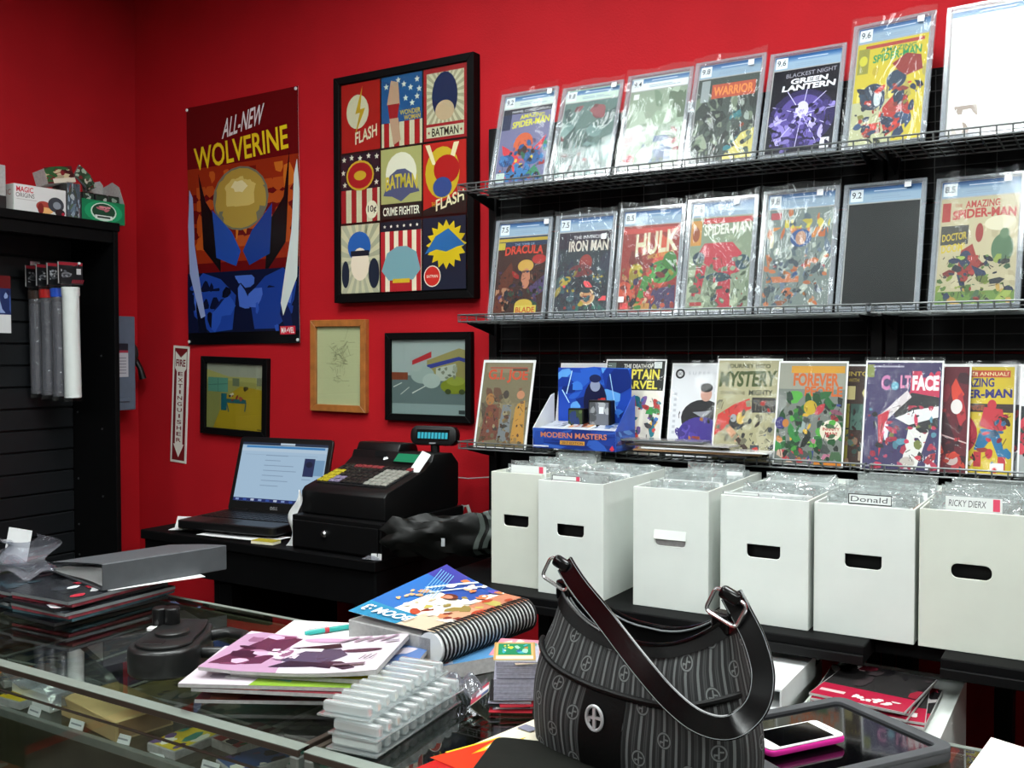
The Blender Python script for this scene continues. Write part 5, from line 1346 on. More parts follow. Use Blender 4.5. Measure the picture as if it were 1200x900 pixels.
# black stuff right of the drawer
t = thing('plastic_bag', 'crumpled black plastic bag with grey stripes hanging over the table edge', 'bag', (-1.525, 2.20, 0.945), (0, 0, R(30)))
def bagm(u, v):
    a = 2 * PI * u
    x = -0.20 + 0.40 * v
    r = (0.060 + 0.009 * math.sin(4 * a + 9 * v) + 0.005 * math.sin(9 * a - 17 * v) + 0.004 * math.sin(23 * v)) * (0.75 + 0.35 * v) * min(1, 0.25 + 6 * min(v, 1 - v) + 0.2)
    return (x + 0.01 * math.sin(3 * a), 0.55 * r * math.cos(a), 0.075 + 0.012 * v + r * math.sin(a))
B().grid(bagm, 26, 22, cu=True).done('bag_body', 'bag_black', t, smooth=True)
for q, xx in enumerate((0.06, 0.085, 0.115)):
    B().grid(lambda u, v: tuple(a + b for a, b in zip(bagm((0.5 + 0.48 * (u - 0.5)) % 1, (xx + 0.014 * v + 0.2) / 0.4), (0, -0.003, 0)))
             , 14, 2).done('stripe', 'bag_grey', t, smooth=True)
k = Ink(0.01, 0.022, 3).r(0, 0, 1, 1, '#a8acb0'); o = k.done('bag_label', t); o.location = (-0.03, -0.045, 0.06)
t = thing('plastic_scoop', 'small white loop handle behind the black plastic bag', 'handle', (-1.765, 2.60, 0.962), (0, 0, R(30)))
B().tube([(-0.012, 0, 0.0), (-0.014, 0, 0.05), (-0.006, 0, 0.075), (0.008, 0, 0.075), (0.016, 0, 0.05), (0.02, 0, 0.0)], 0.006, 8).done('loop', 'card_white', t, smooth=True)
bx('loop_base', 'card_white', t, -0.03, 0.03, -0.01, 0.01, -0.01, 0.004, 0.002)
t = thing('card_packet', 'small clear packet of cards on the table corner before the drawer', 'card packs', (-1.745, 2.108, TZ), (0, 0, R(20)))
B().grid(lambda u, v: (0.05 * (u - 0.5), 0.035 * (v - 0.5), 0.004 + 0.010 * math.sin(PI * u) * math.sin(PI * v)), 6, 6).done('wrap', 'smoke_bag', t, smooth=True)
B().box(0.0, 0.03, -0.004, -0.002, 0.0, 0.018).done('white_card', 'paper', t)
t = thing('clear_sleeves', 'flat clear card sleeves lying beside the cash drawer', 'card sleeves', (-1.700, 2.27, TZ), (0, 0, R(12)))
B().box(-0.03, 0.02, -0.07, 0.07, 0.0, 0.006).done('sleeve_stack', 'clear_tray', t, 0.002, 1)
B().box(-0.012, 0.016, -0.015, 0.02, 0.006, 0.0075).done('white_slip', 'paper', t)
t = thing('wall_cable', 'thin grey cable stretched along the wall towards the rack', 'cable', (-1.88, WB - 0.03, 1.117))
B().tube([(0, 0.03, 0.006), (0.0, 0.0, 0.0), (0.08, 0, -0.002), (0.165, 0, 0.008), (0.18, 0, 0.012)], 0.002, 6).done('cable', 'page_edges', t, smooth=True)
B().lathe([(0.001, 0), (0.004, 0), (0.004, 0.012), (0.001, 0.012)], n=8).done('clip', 'white_paint', t, rot=(R(-90), 0, 0), loc=(0, -0.006, 0))
t = thing('blue_paper', 'crumpled pale blue paper on a low ledge behind the counter', 'paper', (-2.20, 1.80, 0.76), (0, 0, R(20)))
B().grid(lambda u, v: (0.15 * (u - 0.5), 0.05 * (v - 0.5), 0.012 + 0.05 * v + 0.010 * math.sin(9 * u + 4 * v) + 0.006 * math.sin(15 * v)), 12, 8).done('sheet', 'blue_paper', t, smooth=True)
t = thing('storage_crate', 'dark low crate on the floor behind the counter', 'crate', (-2.22, 1.80, 0))
bx('body', 'black_wood', t, -0.2, 0.2, -0.12, 0.12, 0.0, 0.74, 0.004)
bx('lid', 'black_metal', t, -0.205, 0.205, -0.125, 0.125, 0.74, 0.765, 0.003)

# ================================================================== BEHIND THE COUNTER, UNDER THE BOX SHELF
t = thing('lower_shelf', 'low black shelf under the white comic boxes', 'shelf', (-1.0, 1.72, 0.0))
bx('board', 'black_wood', t, 0, 1.5, 0.0, 0.6, 0.545, 0.565, 0.003)
for x in (0.0, 0.60, 1.44):
    bx('support_panel', 'black_wood', t, x, x + 0.02, 0.02, 0.6, 0, 0.545, 0.002)
def shortbox(x, y, w, d, h, rz, lab, mat='card_white'):
    t = thing('storage_box', lab, 'cardboard box', (x, y, 0.5655), (0, 0, R(rz)), group='white boxes on the low shelf')
    th = 0.004
    bx('front_wall', mat, t, 0, w, 0, th, 0, h); bx('back_wall', mat, t, 0, w, d - th, d, 0, h)
    bx('side_wall', mat, t, 0, th, th, d - th, 0, h); bx('side_wall', mat, t, w - th, w, th, d - th, 0, h)
    bx('box_floor', 'kraft', t, th, w - th, th, d - th, 0, th)
    bx('box_lid', mat, t, th, w - th, th, d - th, h - 0.012, h - 0.004)
    return t
shortbox(-0.500, 1.86, 0.255, 0.38, 0.275, 0, 'white box under the stack of red comics')
shortbox(-0.790, 1.84, 0.262, 0.38, 0.272, 2, 'white box under the white ring binder')
t = thing('ring_binder', 'white ring binder lying on a box under the shelf', 'binder', (-0.665, 1.835, 0.842), (0, 0, R(0)))
bw, bd_ = 0.29, 0.25
bx('cover', 'paper', t, -bw / 2, bw / 2, 0, bd_, 0.0, 0.004); 
o = bx('cover', 'paper', t, -bw / 2, bw / 2, 0, bd_, 0.040, 0.044)
bx('spine', 'paper', t, bw / 2 - 0.004, bw / 2, 0, bd_, 0.004, 0.040)
B().grid(lambda u, v: (-bw / 2 + 0.235 * u, 0.004 + 0.0 * v, 0.005 + 0.030 * v - 0.012 * v * max(0, u - 0.75) * 4), 10, 3).grid(lambda u, v: (-bw / 2 + 0.235 * u, 0.004 + (bd_ - 0.01) * v, 0.035 - 0.012 * max(0, u - 0.75) * 4), 10, 2).done('pages', 'page_edges', t)
B().tube([(bw / 2 - 0.05 + 0.014 * math.cos(a), 0.006, 0.021 + 0.013 * math.sin(a)) for a in [2 * PI * i / 14 for i in range(14)]], 0.002, 6, closed=True).done('ring', 'chrome', t, smooth=True)
zc = 0.8345 + 0.004
for i in range(6):
    t = thing('red_comic', ['white edged', 'pale edged', 'glossy', 'bagged', 'tilted', 'topmost'][i] + ' red and white comic in the stack on the white box', 'comic book', (-0.375 + 0.006 * ((i * 3) % 4) - 0.005 * i, 1.985 + 0.004 * ((i * 5) % 3), zc), (0, 0, R(-6 + 3 * ((i * 2) % 5))), group='stack of red comics')
    bx('pages', 'page_edges', t, -0.088, 0.088, -0.115, 0.115, 0, 0.0042)
    k = Ink(0.174, 0.228, 300 + i); k.r(0, 0, 1, 1, '#2c2a2a').r(0, 0.0, 1, 0.34, '#a8203c').blobs(0.40, 0.07, 0.92, 0.19, 12, 0.06, ['#e6dede', '#d8c8cc']).r(0.05, 0.12, 0.32, 0.18, '#dcb8bc').blobs(0, 0.35, 1, 1, 14, 0.12, ['#8a2434', '#3c3436', '#c8c0c0', '#5c1c28', '#1c1a1c'])
    k.done('comic_cover', t, 0, 0, 0.0043, 'ink_gloss', flat=True)
    zc += 0.0062

# ================================================================== GLASS COUNTER
CZ = 1.0
def case(x0, x1, label, first):
    t = thing('display_case', label, 'display case', (x0, 0.94, 0.0), group='glass counter cases')
    w, d = x1 - x0, 0.475
    bx('glass_top', 'top_glass', t, 0.006, w - 0.006, 0.006, d - 0.006, CZ - 0.008, CZ - 0.0005)
    for y0, y1 in ((0.0, 0.006), (d - 0.006, d)):
        bx('edge_trim', 'rim_brown', t, 0, w, y0, y1, CZ - 0.010, CZ - 0.0005, 0.001, 1)
    bx('front_band', 'rim_pale', t, 0.0, w, 0.0, 0.022, CZ - 0.0005, CZ + 0.0003)
    bx('rear_band', 'rim_pale', t, 0.0, w, d - 0.010, d, CZ - 0.0005, CZ + 0.0003)
    bx('lower_trim', 'rim_brown', t, 0.012, w - 0.012, 0.001, 0.006, CZ - 0.044, CZ - 0.042)
    for a0, a1 in ((0.0, 0.010), (w - 0.010, w)):
        bx('end_trim', 'rim_brown', t, a0, a1, 0.022, d - 0.010, CZ - 0.012, CZ + 0.0004, 0.001, 1)
    for x in (0.0, w - 0.016):
        for y in (0.0, d - 0.016):
            bx('corner_post', 'rim_metal', t, x, x + 0.016, y, y + 0.016, 0.30, CZ - 0.0105, 0.002, 1)
    bx('front_glass', 'glass', t, 0.016, w - 0.016, 0.004, 0.008, 0.32, CZ - 0.011)
    bx('end_glass', 'glass', t, 0.004, 0.008, 0.016, d - 0.016, 0.32, CZ - 0.011)
    bx('end_glass', 'glass', t, w - 0.008, w - 0.004, 0.016, d - 0.016, 0.32, CZ - 0.011)
    bx('rear_door', 'case_panel', t, 0.016, w / 2 + 0.02, d - 0.012, d - 0.006, 0.32, CZ - 0.011)
    bx('rear_door', 'case_panel', t, w / 2 - 0.02, w - 0.016, d - 0.019, d - 0.013, 0.32, CZ - 0.011)
    bx('base', 'case_wood', t, 0.0, w, 0.0, d, 0.0, 0.31, 0.003)
    for z in (0.62, 0.905):
        bx('glass_shelf', 'glass', t, 0.016, w - 0.016, 0.03, d - 0.03, z, z + 0.006)
        bx('shelf_trim', 'rim_metal', t, 0.016, w - 0.016, 0.020, 0.030, z - 0.004, z + 0.010, 0.001, 1)
    return t
case(-2.75, -0.905, 'glass topped display case under the comic stacks', True)
case(-0.895, 0.75, 'glass topped display case under the striped handbag', False)

# things inside the first case
t = thing('cardboard_tray', 'torn brown cardboard box inside the glass case', 'cardboard box', (-1.40, 1.035, 0.9115), (0, 0, R(-9)))
B().box(-0.10, 0.085, -0.05, 0.05, 0, 0.032).done('carton', 'cardboard', t, 0.001, 1)
bx('torn_edge', 'kraft', t, 0.0853, 0.0858, -0.045, 0.045, 0.004, 0.031)
t = thing('plastic_wrap', 'white box in loose clear wrap inside the glass case', 'package', (-1.60, 1.045, 0.9115), (0, 0, R(-4)))
bx('carton', 'paper', t, -0.05, 0.075, -0.045, 0.05, 0, 0.03, 0.002)
B().grid(lambda u, v: (-0.08 + 0.20 * u, -0.065 + 0.13 * v, 0.045 + 0.008 * math.sin(9 * u + 3 * v) + 0.006 * math.sin(13 * v) - 0.03 * max(0, abs(2 * u - 1) - 0.7) * 3), 16, 12).done('wrap', 'smoke_bag', t, smooth=True)
rr = random.Random(9)
cols = [('#c8b020', 'yellow'), ('#8a2c2c', 'red'), ('#2c4a7c', 'blue'), ('#3c7c6c', 'teal'), ('#a89c8c', 'beige'), ('#58406c', 'violet'), ('#2c5c34', 'green'), ('#b8642c', 'orange')]
for i in range(16):
    sh = 0.9115 if i < 9 else 0.6265
    cx = (-1.22 + 0.075 * i if i < 5 else -1.95 + 0.11 * (i - 5)) if i < 9 else -2.05 + 0.15 * (i - 9)
    cy = 1.02 + (0.06 if i % 2 else 0.0) if i < 9 else 1.06 + 0.07 * (i % 3)
    c_, cn = cols[i % 8]
    t = thing('card_display', '%s card pack on the %s glass shelf%s' % (cn, 'upper' if i < 9 else 'lower', ' next to the case joint' if i < 5 else ''), 'card packs', (cx, cy, sh), (0, 0, R(rr.uniform(-25, 25))), group='card packs in the glass case')
    bx('pack', 'page_edges', t, -0.033, 0.033, -0.045, 0.045, 0, 0.014, 0.002)
    k = Ink(0.062, 0.086, 400 + i); k.r(0, 0, 1, 1, c_).blobs(0, 0, 1, 1, 9, 0.22, ['#d8d4c8', '#1c1c22', cols[(i + 3) % 8][0], cols[(i + 5) % 8][0]])
    k.done('pack_print', t, 0, 0, 0.0145, flat=True)
for i in range(9):
    t = thing('price_card', 'small white price card standing on the upper glass shelf edge', 'price card', (-1.86 + 0.105 * i + 0.01 * (i % 3), 0.975, 0.9115), (R(-20), 0, R(4 * (i % 3) - 4)), group='price cards in the glass case')
    bx('card', 'price_white', t, -0.018, 0.018, 0, 0.001, 0, 0.014)
    k = Ink(0.034, 0.013, i).r(0, 0, 1, 1, '#e4e6e8').r(0.1, 0.4, 0.9, 0.6, '#8c9098'); k.done('card_print', t, 0, -0.0004, 0.0005)
dcols = [('#7c7048', 'mustard'), ('#5c3430', 'maroon'), ('#34445c', 'slate'), ('#3c5c54', 'sea green'), ('#8a8274', 'beige'), ('#4a3e54', 'plum'), ('#3c4c38', 'olive'), ('#7c5438', 'brown')]
for i in range(14):
    c_, cn = dcols[(i * 3 + 1) % 8]
    t = thing('comic_book', '%s old comic lying in the %s row of the glass case' % (cn, 'rear' if i < 8 else 'low'), 'comic book', (-2.35 + 0.185 * (i if i < 8 else i - 8), 1.235 if i < 8 else 1.10, 0.9115 if i < 8 else 0.6265), (0, 0, R(rr.uniform(-6, 6))), group='comics lying in the glass case')
    bx('pages', 'paper', t, -0.085, 0.085, -0.10, 0.13, 0, 0.004)
    k = Ink(0.17, 0.23, 450 + i); k.r(0, 0, 1, 1, c_).blobs(0, 0, 1, 1, 16, 0.16, ['#a8a498', '#2c2c32', dcols[(i + 3) % 8][0], dcols[(i + 6) % 8][0], '#8a8478']); k.detail(20, y1=0.95)
    k.done('comic_cover', t, 0, 0.015, 0.0043, flat=True, step=0.00002)
t = thing('bead_string', 'string of brown wooden beads along the upper glass shelf', 'beads', (-2.05, 0.985, 0.9115))
for i in range(26):
    B().lathe([(0.0015, -0.006), (0.006, -0.003), (0.0065, 0.0), (0.006, 0.003), (0.0015, 0.006)], n=8).done('bead', 'oak', t, rot=(0, R(90), 0), loc=(0.013 * i, 0.002 * math.sin(i), 0.0065), smooth=True)
for i, (x, z, lab) in enumerate(((-1.72, 0.6265, 'small silver figurine on the lower glass shelf'), (-1.62, 0.6265, 'tiny white figurine on the lower glass shelf'), (-1.98, 0.9115, 'tan figurine on the upper glass shelf beside the beads'), (-2.03, 0.9115, 'green figurine on the upper glass shelf beside the beads'))):
    t = thing('figurine', lab, 'figurine', (x, 1.03, z), group='figurines in the glass case')
    m = ['chrome', 'white_paint', 'kraft', 'grey_plate'][i]
    B().lathe([(0.014, 0.0), (0.014, 0.004), (0.006, 0.006), (0.009, 0.02), (0.012, 0.034), (0.005, 0.042)], n=14).done('figure_body', m, t, smooth=True)
    B().lathe([(0.003, 0.041), (0.008, 0.046), (0.0085, 0.053), (0.003, 0.060)], n=12).done('figure_head', m, t, smooth=True)

# ================================================================== ON THE COUNTER
def flat_book(name, label, cat, c, rz, w, h, th, art, group=None, seed=1, bend=None, edge='page_edges', mat='ink_gloss', clear=False):
    """a comic or magazine lying face up: page block, cover print (w along local x, h along local y)"""
    t = thing(name, label, cat, c, (0, 0, R(rz)), group)
    f = bend or (lambda x, y: 0.0)
    nx, ny = 10, 12
    g = B()
    g.grid(lambda u, v: ((u - 0.5) * w, (v - 0.5) * h, th + f((u - 0.5) * w, (v - 0.5) * h)), nx, ny)
    g.grid(lambda u, v: ((u - 0.5) * w, -h / 2, v * (th + f((u - 0.5) * w, -h / 2)) + (1 - v) * 0.75 * f((u - 0.5) * w, -h / 2)), nx, 1)
    g.grid(lambda u, v: ((u - 0.5) * w, h / 2, v * (th + f((u - 0.5) * w, h / 2)) + (1 - v) * 0.75 * f((u - 0.5) * w, h / 2)), nx, 1)
    g.grid(lambda u, v: (-w / 2, (u - 0.5) * h, v * (th + f(-w / 2, (u - 0.5) * h)) + (1 - v) * 0.75 * f(-w / 2, (u - 0.5) * h)), ny, 1)
    g.grid(lambda u, v: (w / 2, (u - 0.5) * h, v * (th + f(w / 2, (u - 0.5) * h)) + (1 - v) * 0.75 * f(w / 2, (u - 0.5) * h)), ny, 1)
    g.grid(lambda u, v: ((u - 0.5) * w, (v - 0.5) * h, 0.75 * f((u - 0.5) * w, (v - 0.5) * h)), nx, ny)
    bmesh.ops.remove_doubles(g.bm, verts=g.bm.verts[:], dist=0.00002)
    g.done('pages', edge, t)
    k = Ink(w, h, seed)
    art(k)
    if bend:
        # cut the print into a fine net so that it follows the bend
        pass
    k.done('cover_print', t, 0, 0, th + 0.0003, mat, flat=True, warp=(lambda p: (p[0], p[1], p[2] + f(p[0], p[1]))) if bend else None, step=0.00005)
    return t

# ---- stack with the grey binder at the far left of the counter
def dark_art(cols):
    return lambda k: k.r(0, 0, 1, 1, cols[0]).blobs(0, 0, 1, 1, 22, 0.14, cols)
stk = [('#16171b', '#3c2428', '#24343c', '#0e0f12'), ('#1c2c34', '#2c5c64', '#14181c', '#5c2430'), ('#2c1418', '#a82434', '#14100f', '#3c3c40'), ('#202428', '#3a3e44', '#101214', '#54585c'),
       ('#18181c', '#8a2030', '#24262c', '#d0ccd0'), ('#121214', '#2c2c30', '#a02838', '#1c1c20'), ('#1a1c20', '#b02c3c', '#30343a', '#c8c8cc')]
zs = CZ + 0.0008
for i, cc in enumerate(stk):
    flat_book('stacked_comic', ['lowest dark', 'teal spined', 'dark red', 'charcoal', 'red flecked', 'black and red', 'topmost black'][i] + ' comic in the stack under the grey binder', 'comic book',
              (-1.795 + 0.006 * ((i * 5) % 4) - 0.006, 1.262 + 0.005 * ((i * 3) % 4), zs), 2 + 2.0 * ((i * 3) % 4) - 3, 0.172, 0.262, 0.0058, dark_art(cc), 'comics under the grey binder', 500 + i, edge=['dark_plastic', 'stack_teal', 'stack_red', 'grey_plate', 'dark_plastic', 'stack_red', 'grey_plate'][i])
    zs += 0.0068
zs2 = CZ + 0.0008
for i in range(6):
    flat_book('stacked_comic', ['black', 'green', 'grey', 'dark teal', 'red trimmed', 'red and white'][i] + ' comic in the stack under the plastic bag', 'comic book',
              (-1.985 + 0.006 * ((i * 3) % 4), 1.262 + 0.008 * ((i * 5) % 3), zs2), -3 + 2 * (i % 3), 0.172, 0.262, 0.0062, dark_art(stk[(i + 2) % 7]), 'comics under the plastic bag', 520 + i, edge=['dark_plastic', 'stack_teal', 'grey_plate', 'dark_plastic', 'stack_red', 'grey_plate'][i])
    zs2 += 0.0072
t = thing('grey_binder', 'big charcoal ring binder lying on the dark comic stack', 'binder', (-1.712, 1.232, zs + 0.0006), (0, 0, R(-12.5)))
# local: x to the left is the open edge, y along the spine
L, Wd, Th = 0.275, 0.265, 0.054
B().box(-0.004, 0.0, 0, L, 0, Th).done('spine', 'grey_binder', t, 0.0015, 1)
B().prism([(-0.004, 0.0), (-Wd, 0.0), (-Wd, 0.003), (-0.004, 0.003)], 'y', 0, L).done('lower_cover', 'grey_binder', t)
B().grid(lambda u, v: (-0.002 - (Wd - 0.002) * u, L * v, Th - 0.0005 - (Th - 0.020) * u ** 1.15), 12, 4).grid(lambda u, v: (-0.002 - (Wd - 0.002) * u, L * v, Th - 0.0035 - (Th - 0.020) * u ** 1.15), 12, 4).done('upper_cover', 'grey_binder', t, smooth=True)
g = B()
q = random.Random(4)
for i in range(9):
    z0 = 0.006 + 0.0040 * i
    ln = Wd - 0.015 - q.uniform(0, 0.02)
    g.grid(lambda u, v: (-0.012 - ln * u, 0.004 + (L - 0.008) * v, 0.004 + 0.0005 * i + (z0 - 0.002) * (1 - u) ** 0.8 + 0.002 * math.sin(6 * u + i)), 10, 2)
g.done('page_leaves', 'paper', t, smooth=True)
t = thing('loose_leaflet', 'white leaflet sticking out under the grey binder', 'paper', (-1.70, 1.345, zs + 0.0002), (0, 0, R(-20)))
bx('sheet', 'paper', t, -0.10, 0.028, -0.1, 0.1, -0.0004, 0.0002)
t = thing('plastic_bag', 'clear crumpled plastic bag with white paper on the dark comics', 'bag', (-2.06, 1.27, zs2 + 0.003))
B().grid(lambda u, v: (0.11 * (2 * u - 1) * (1 - 0.3 * v), 0.03 * math.sin(6 * u + 3 * v) + 0.02 * math.cos(9 * v), 0.005 + 0.055 * v + 0.012 * math.sin(7 * u) * v + 0.02 * u * v), 16, 12).grid(lambda u, v: (0.11 * (2 * u - 1), 0.05 * (2 * v - 1), 0.003 + 0.02 * math.sin(PI * u) * math.sin(PI * v) + 0.008 * math.sin(11 * u + 7 * v)), 14, 10).done('bag_film', 'smoke_bag', t, smooth=True)
B().grid(lambda u, v: (-0.09 + 0.09 * u, 0.02 + 0.015 * v, 0.01 + 0.07 * v), 4, 4).done('paper_inside', 'paper', t)

# ---- black tape dispenser
t = thing('tape_dispenser', 'heavy black tape dispenser with a round front standing on the glass', 'tape dispenser', (-1.345, 1.105, CZ), (0, 0, R(30)))
def outline(s):
    pts = []
    for i in range(15):
        a = R(160 + 220 * i / 14)
        pts.append((0.058 * s * math.cos(a), -0.045 + 0.055 * s * math.sin(a)))
    pts += [(0.052 * s, 0.03), (0.038 * s, 0.085), (-0.034 * s, 0.085), (-0.056 * s, 0.03)]
    return pts
B().prism(outline(1.0), 'z', 0.0, 0.046).done('body', 'tape_black', t, 0.006, 3, smooth=True)
B().prism(outline(0.80), 'z', 0.046, 0.052).done('top_plate', 'tape_black', t, 0.003, 2, smooth=True)
bx('recess', 'black_plastic', t, -0.030, 0.006, -0.072, -0.054, 0.0515, 0.0535, 0.001)
B().lathe([(0.028, 0.052), (0.028, 0.057), (0.024, 0.059)], c=(0.0, -0.01), n=28).done('hub_disc', 'tape_black', t, smooth=True)
for i in range(2):
    B().lathe([(0.013, 0.045), (0.014, 0.047), (0.014, 0.078), (0.012, 0.080)], c=(-0.045 + 0.020 * i, 0.055), n=18).done('roller', 'black_plastic', t, smooth=True)
    bx('white_tab', 'price_white', t, -0.058 + 0.020 * i, -0.044 + 0.020 * i, 0.026, 0.040, 0.046, 0.0505)
B().tube([(0.04, 0.05, 0.032), (0.075, 0.055, 0.036), (0.11, 0.035, 0.036), (0.125, -0.005, 0.032), (0.10, -0.03, 0.026), (0.05, -0.02, 0.024)], 0.010, 10).done('arm', 'tape_black', t, smooth=True)

# ---- magazine pile in the middle
def mauve(k):
    k.r(0, 0, 1, 1, '#d3c6d2').poly([(0, 0.0), (0.44, 0.0), (0.30, 0.98), (0.08, 1), (0, 0.9)], '#b08aa6').poly([(0.02, 0.1), (0.30, 0.2), (0.36, 0.9), (0.16, 0.95)], '#58283f').e(0.20, 0.45, 0.06, 0.10, '#a87c98').blobs(0.06, 0.1, 0.4, 0.95, 12, 0.07, ['#6c3450', '#8a5c78', '#3c1a2c', '#c4a4bc'])
    k.poly([(0.38, 0.30), (0.48, 0.60), (0.66, 0.62), (0.74, 0.45), (0.66, 0.24), (0.5, 0.2)], '#4c4258').poly([(0.36, 0.12), (0.44, 0.30), (0.70, 0.24), (0.72, 0.1), (0.6, 0.16)], '#2c2030').e(0.80, 0.56, 0.12, 0.05, '#4c2c40').poly([(0.62, 0.28), (0.74, 0.28), (0.86, 0.10), (0.80, 0.06)], '#3c2838').poly([(0.36, 0.62), (0.62, 0.78), (0.66, 0.66), (0.5, 0.58)], '#2c1c28').r(0.42, 0.55, 0.56, 0.62, '#e4dce4').e(0.52, 0.86, 0.14, 0.06, '#c096b4')
    k.blobs(0.27, 0.40, 0.46, 0.58, 14, 0.022, ['#e8d4e0', '#dcc4d4']).blobs(0.29, 0.30, 0.46, 0.44, 12, 0.022, ['#e8d4e0', '#dcc4d4'])
    for q in range(4):
        k.line(0.62 + 0.08 * q, 0.80, 0.70 + 0.08 * q, 0.94, 0.03, '#9c8494')
    for q in range(3):
        k.line(0.84 + 0.03 * q, 0.28, 0.86 + 0.03 * q, 0.40, 0.008, '#4c3c48')
    k.r(0.72, 0.14, 0.90, 0.19, '#6c5864').r(0.90, 0.74, 0.98, 0.78, '#8c8490')
def greenish(k):
    k.r(0, 0, 1, 1, '#c9bcc6').poly([(0.40, 0), (1, 0), (1, 1), (0.5, 1)], '#7c9c34').poly([(0.36, 0.2), (0.62, 0.1), (0.62, 1), (0.42, 1)], '#4c8c78').blobs(0.5, 0, 1, 1, 12, 0.10, ['#a8b430', '#6c8c28', '#3c6c34', '#c0c848']).blobs(0.1, 0.1, 0.4, 0.5, 6, 0.07, ['#c8c030', '#9a8c9c', '#d8d4d8'])
def dull(cols):
    return lambda k: k.r(0, 0, 1, 1, cols[0]).blobs(0, 0, 1, 1, 14, 0.14, cols)
pile = [(-1.045, 1.175, 20, dull(['#4c4840', '#8a7c6c', '#2c2a28']), 'grey edged magazine at the bottom of the middle pile'),
        (-1.075, 1.120, 29, dull(['#6c2c2c', '#3c2a28', '#8a4c3c']), 'brown magazine low in the middle pile'),
        (-1.060, 1.155, 14, dull(['#3c3c40', '#6c6c70', '#24242a']), 'dark grey magazine in the middle pile'),
        (-1.045, 1.150, 31, dull(['#8a8488', '#b0a8ac', '#5c5458']), 'pale grey magazine in the middle pile'),
        (-1.060, 1.105, 24, dull(['#742c34', '#4c3434', '#a8645c']), 'red brown magazine in the middle pile'),
        (-1.082, 1.098, 27, greenish, 'white magazine with a green and yellow back in the middle pile')]
zs = CZ + 0.0008
for i, (x, y, rz, art, lab) in enumerate(pile):
    th = 0.0052
    flat_book('magazine', lab, 'magazine', (x, y, zs), rz, 0.262, 0.186, th, art, 'magazines in the middle pile', 600 + i)
    zs += th + 0.0016
def yb(k):
    k.r(0, 0, 1, 1, '#4f6ca0').r(0.0, 0.0, 1, 0.5, '#8c98b4').blobs(0, 0, 1, 1, 10, 0.14, ['#a8b4d0', '#6c7ca4', '#c0b8c4']).r(0.55, 0.0, 0.9, 0.10, '#d8cc30')
flat_book('magazine', 'blue magazine with a yellow strip under the mauve one', 'magazine', (-1.025, 1.150, zs), 22, 0.262, 0.186, 0.006, yb, 'magazines in the middle pile', 610)
zs += 0.0074
flat_book('magazine', 'white and mauve magazine lying open side up on the middle pile', 'magazine', (-1.060, 1.128, zs), 22.5, 0.275, 0.190, 0.0045, mauve, 'magazines in the middle pile', 611,
          bend=lambda x, y: 0.012 * max(0.0, (x + 0.03) / 0.16) ** 2 + 0.004 * max(0.0, (-x - 0.08) / 0.06))
t = thing('white_sheets', 'white paper sheets behind the mauve magazine', 'paper', (-1.180, 1.285, CZ + 0.0012), (0, 0, R(22)))
for i in range(5):
    bx('sheet', 'paper', t, -0.085 + 0.003 * i, 0.07 + 0.003 * i, -0.10 + 0.002 * i, 0.075 - 0.004 * i, 0.0068 * i, 0.0068 * i + 0.0060)
t = thing('teal_pen', 'teal ballpoint pen lying on the white sheets', 'pen', (-1.155, 1.295, CZ + 0.0012 + 0.0338 + 0.0048), (0, 0, R(62)))
B().tube([(-0.055, 0, 0), (-0.045, 0, 0), (0.03, 0, 0), (0.04, 0, 0), (0.052, 0, 0)], [0.0035, 0.0045, 0.0045, 0.0035, 0.001], 10).done('barrel', 'teal_pen', t, smooth=True)
B().tube([(-0.02, 0, 0), (-0.012, 0, 0)], 0.0048, 10).done('grip_ring', 'red_print', t)
bx('clip', 'chrome', t, -0.05, -0.015, -0.001, 0.001, 0.0042, 0.0058)

# ---- blue comics and thick spiral catalogue
def bluec(k):
    k.r(0, 0, 1, 1, '#5c94c4').blobs(0, 0, 1, 1, 12, 0.14, ['#78b0d8', '#4c7cac', '#a8b4c8', '#8c98b0']).r(0.06, 0.04, 0.40, 0.22, '#7c2c24').blobs(0.08, 0.05, 0.38, 0.21, 5, 0.05, ['#c8843c', '#d8a848', '#a83c2c']).blobs(0.4, 0.2, 0.9, 0.5, 4, 0.05, ['#c8c050'])
flat_book('graphic_novel', 'thick blue paperback comic under the spiral catalogue', 'comic book', (-0.955, 1.335, CZ + 0.0008), 62, 0.24, 0.165, 0.024, bluec, seed=620, edge='page_edges')
t = thing('spiral_catalogue', 'thick spiral bound catalogue with a curling colourful cover', 'catalogue', (-0.998, 1.395, CZ + 0.0325), (0, 0, R(-5)))
SW, SL, ST_ = 0.195, 0.262, 0.036
B().box(-SW / 2, SW / 2 - 0.006, -SL / 2, SL / 2, 0, ST_).done('page_block', 'page_edges', t, 0.002, 1)
B().prism([(SW / 2 - 0.008 + 0.025 * math.cos(a), 0.019 + 0.026 * math.sin(a)) for a in [2 * PI * i / 24 for i in range(24)]], 'y', -SL / 2, SL / 2).done('rolled_spine', 'paper', t, smooth=True)
coil = B().tube([(SW / 2 - 0.008 + 0.028 * math.cos(a), 0, 0.019 + 0.029 * math.sin(a)) for a in [2 * PI * i / 22 for i in range(22)]], 0.0019, 5, closed=True).mesh(smooth=True)
for i in range(26):
    link('coil_ring', coil, 'black_plastic', t, (0, -SL / 2 + 0.006 + i * (SL - 0.012) / 25, 0))
def cfn(x, y):
    u = (SW / 2 - x) / SW
    v = (y + SL / 2) / SL
    return 0.010 + 0.026 * max(0, u - 0.25) ** 1.6 * (0.25 + 1.5 * v) + 0.010 * v * u
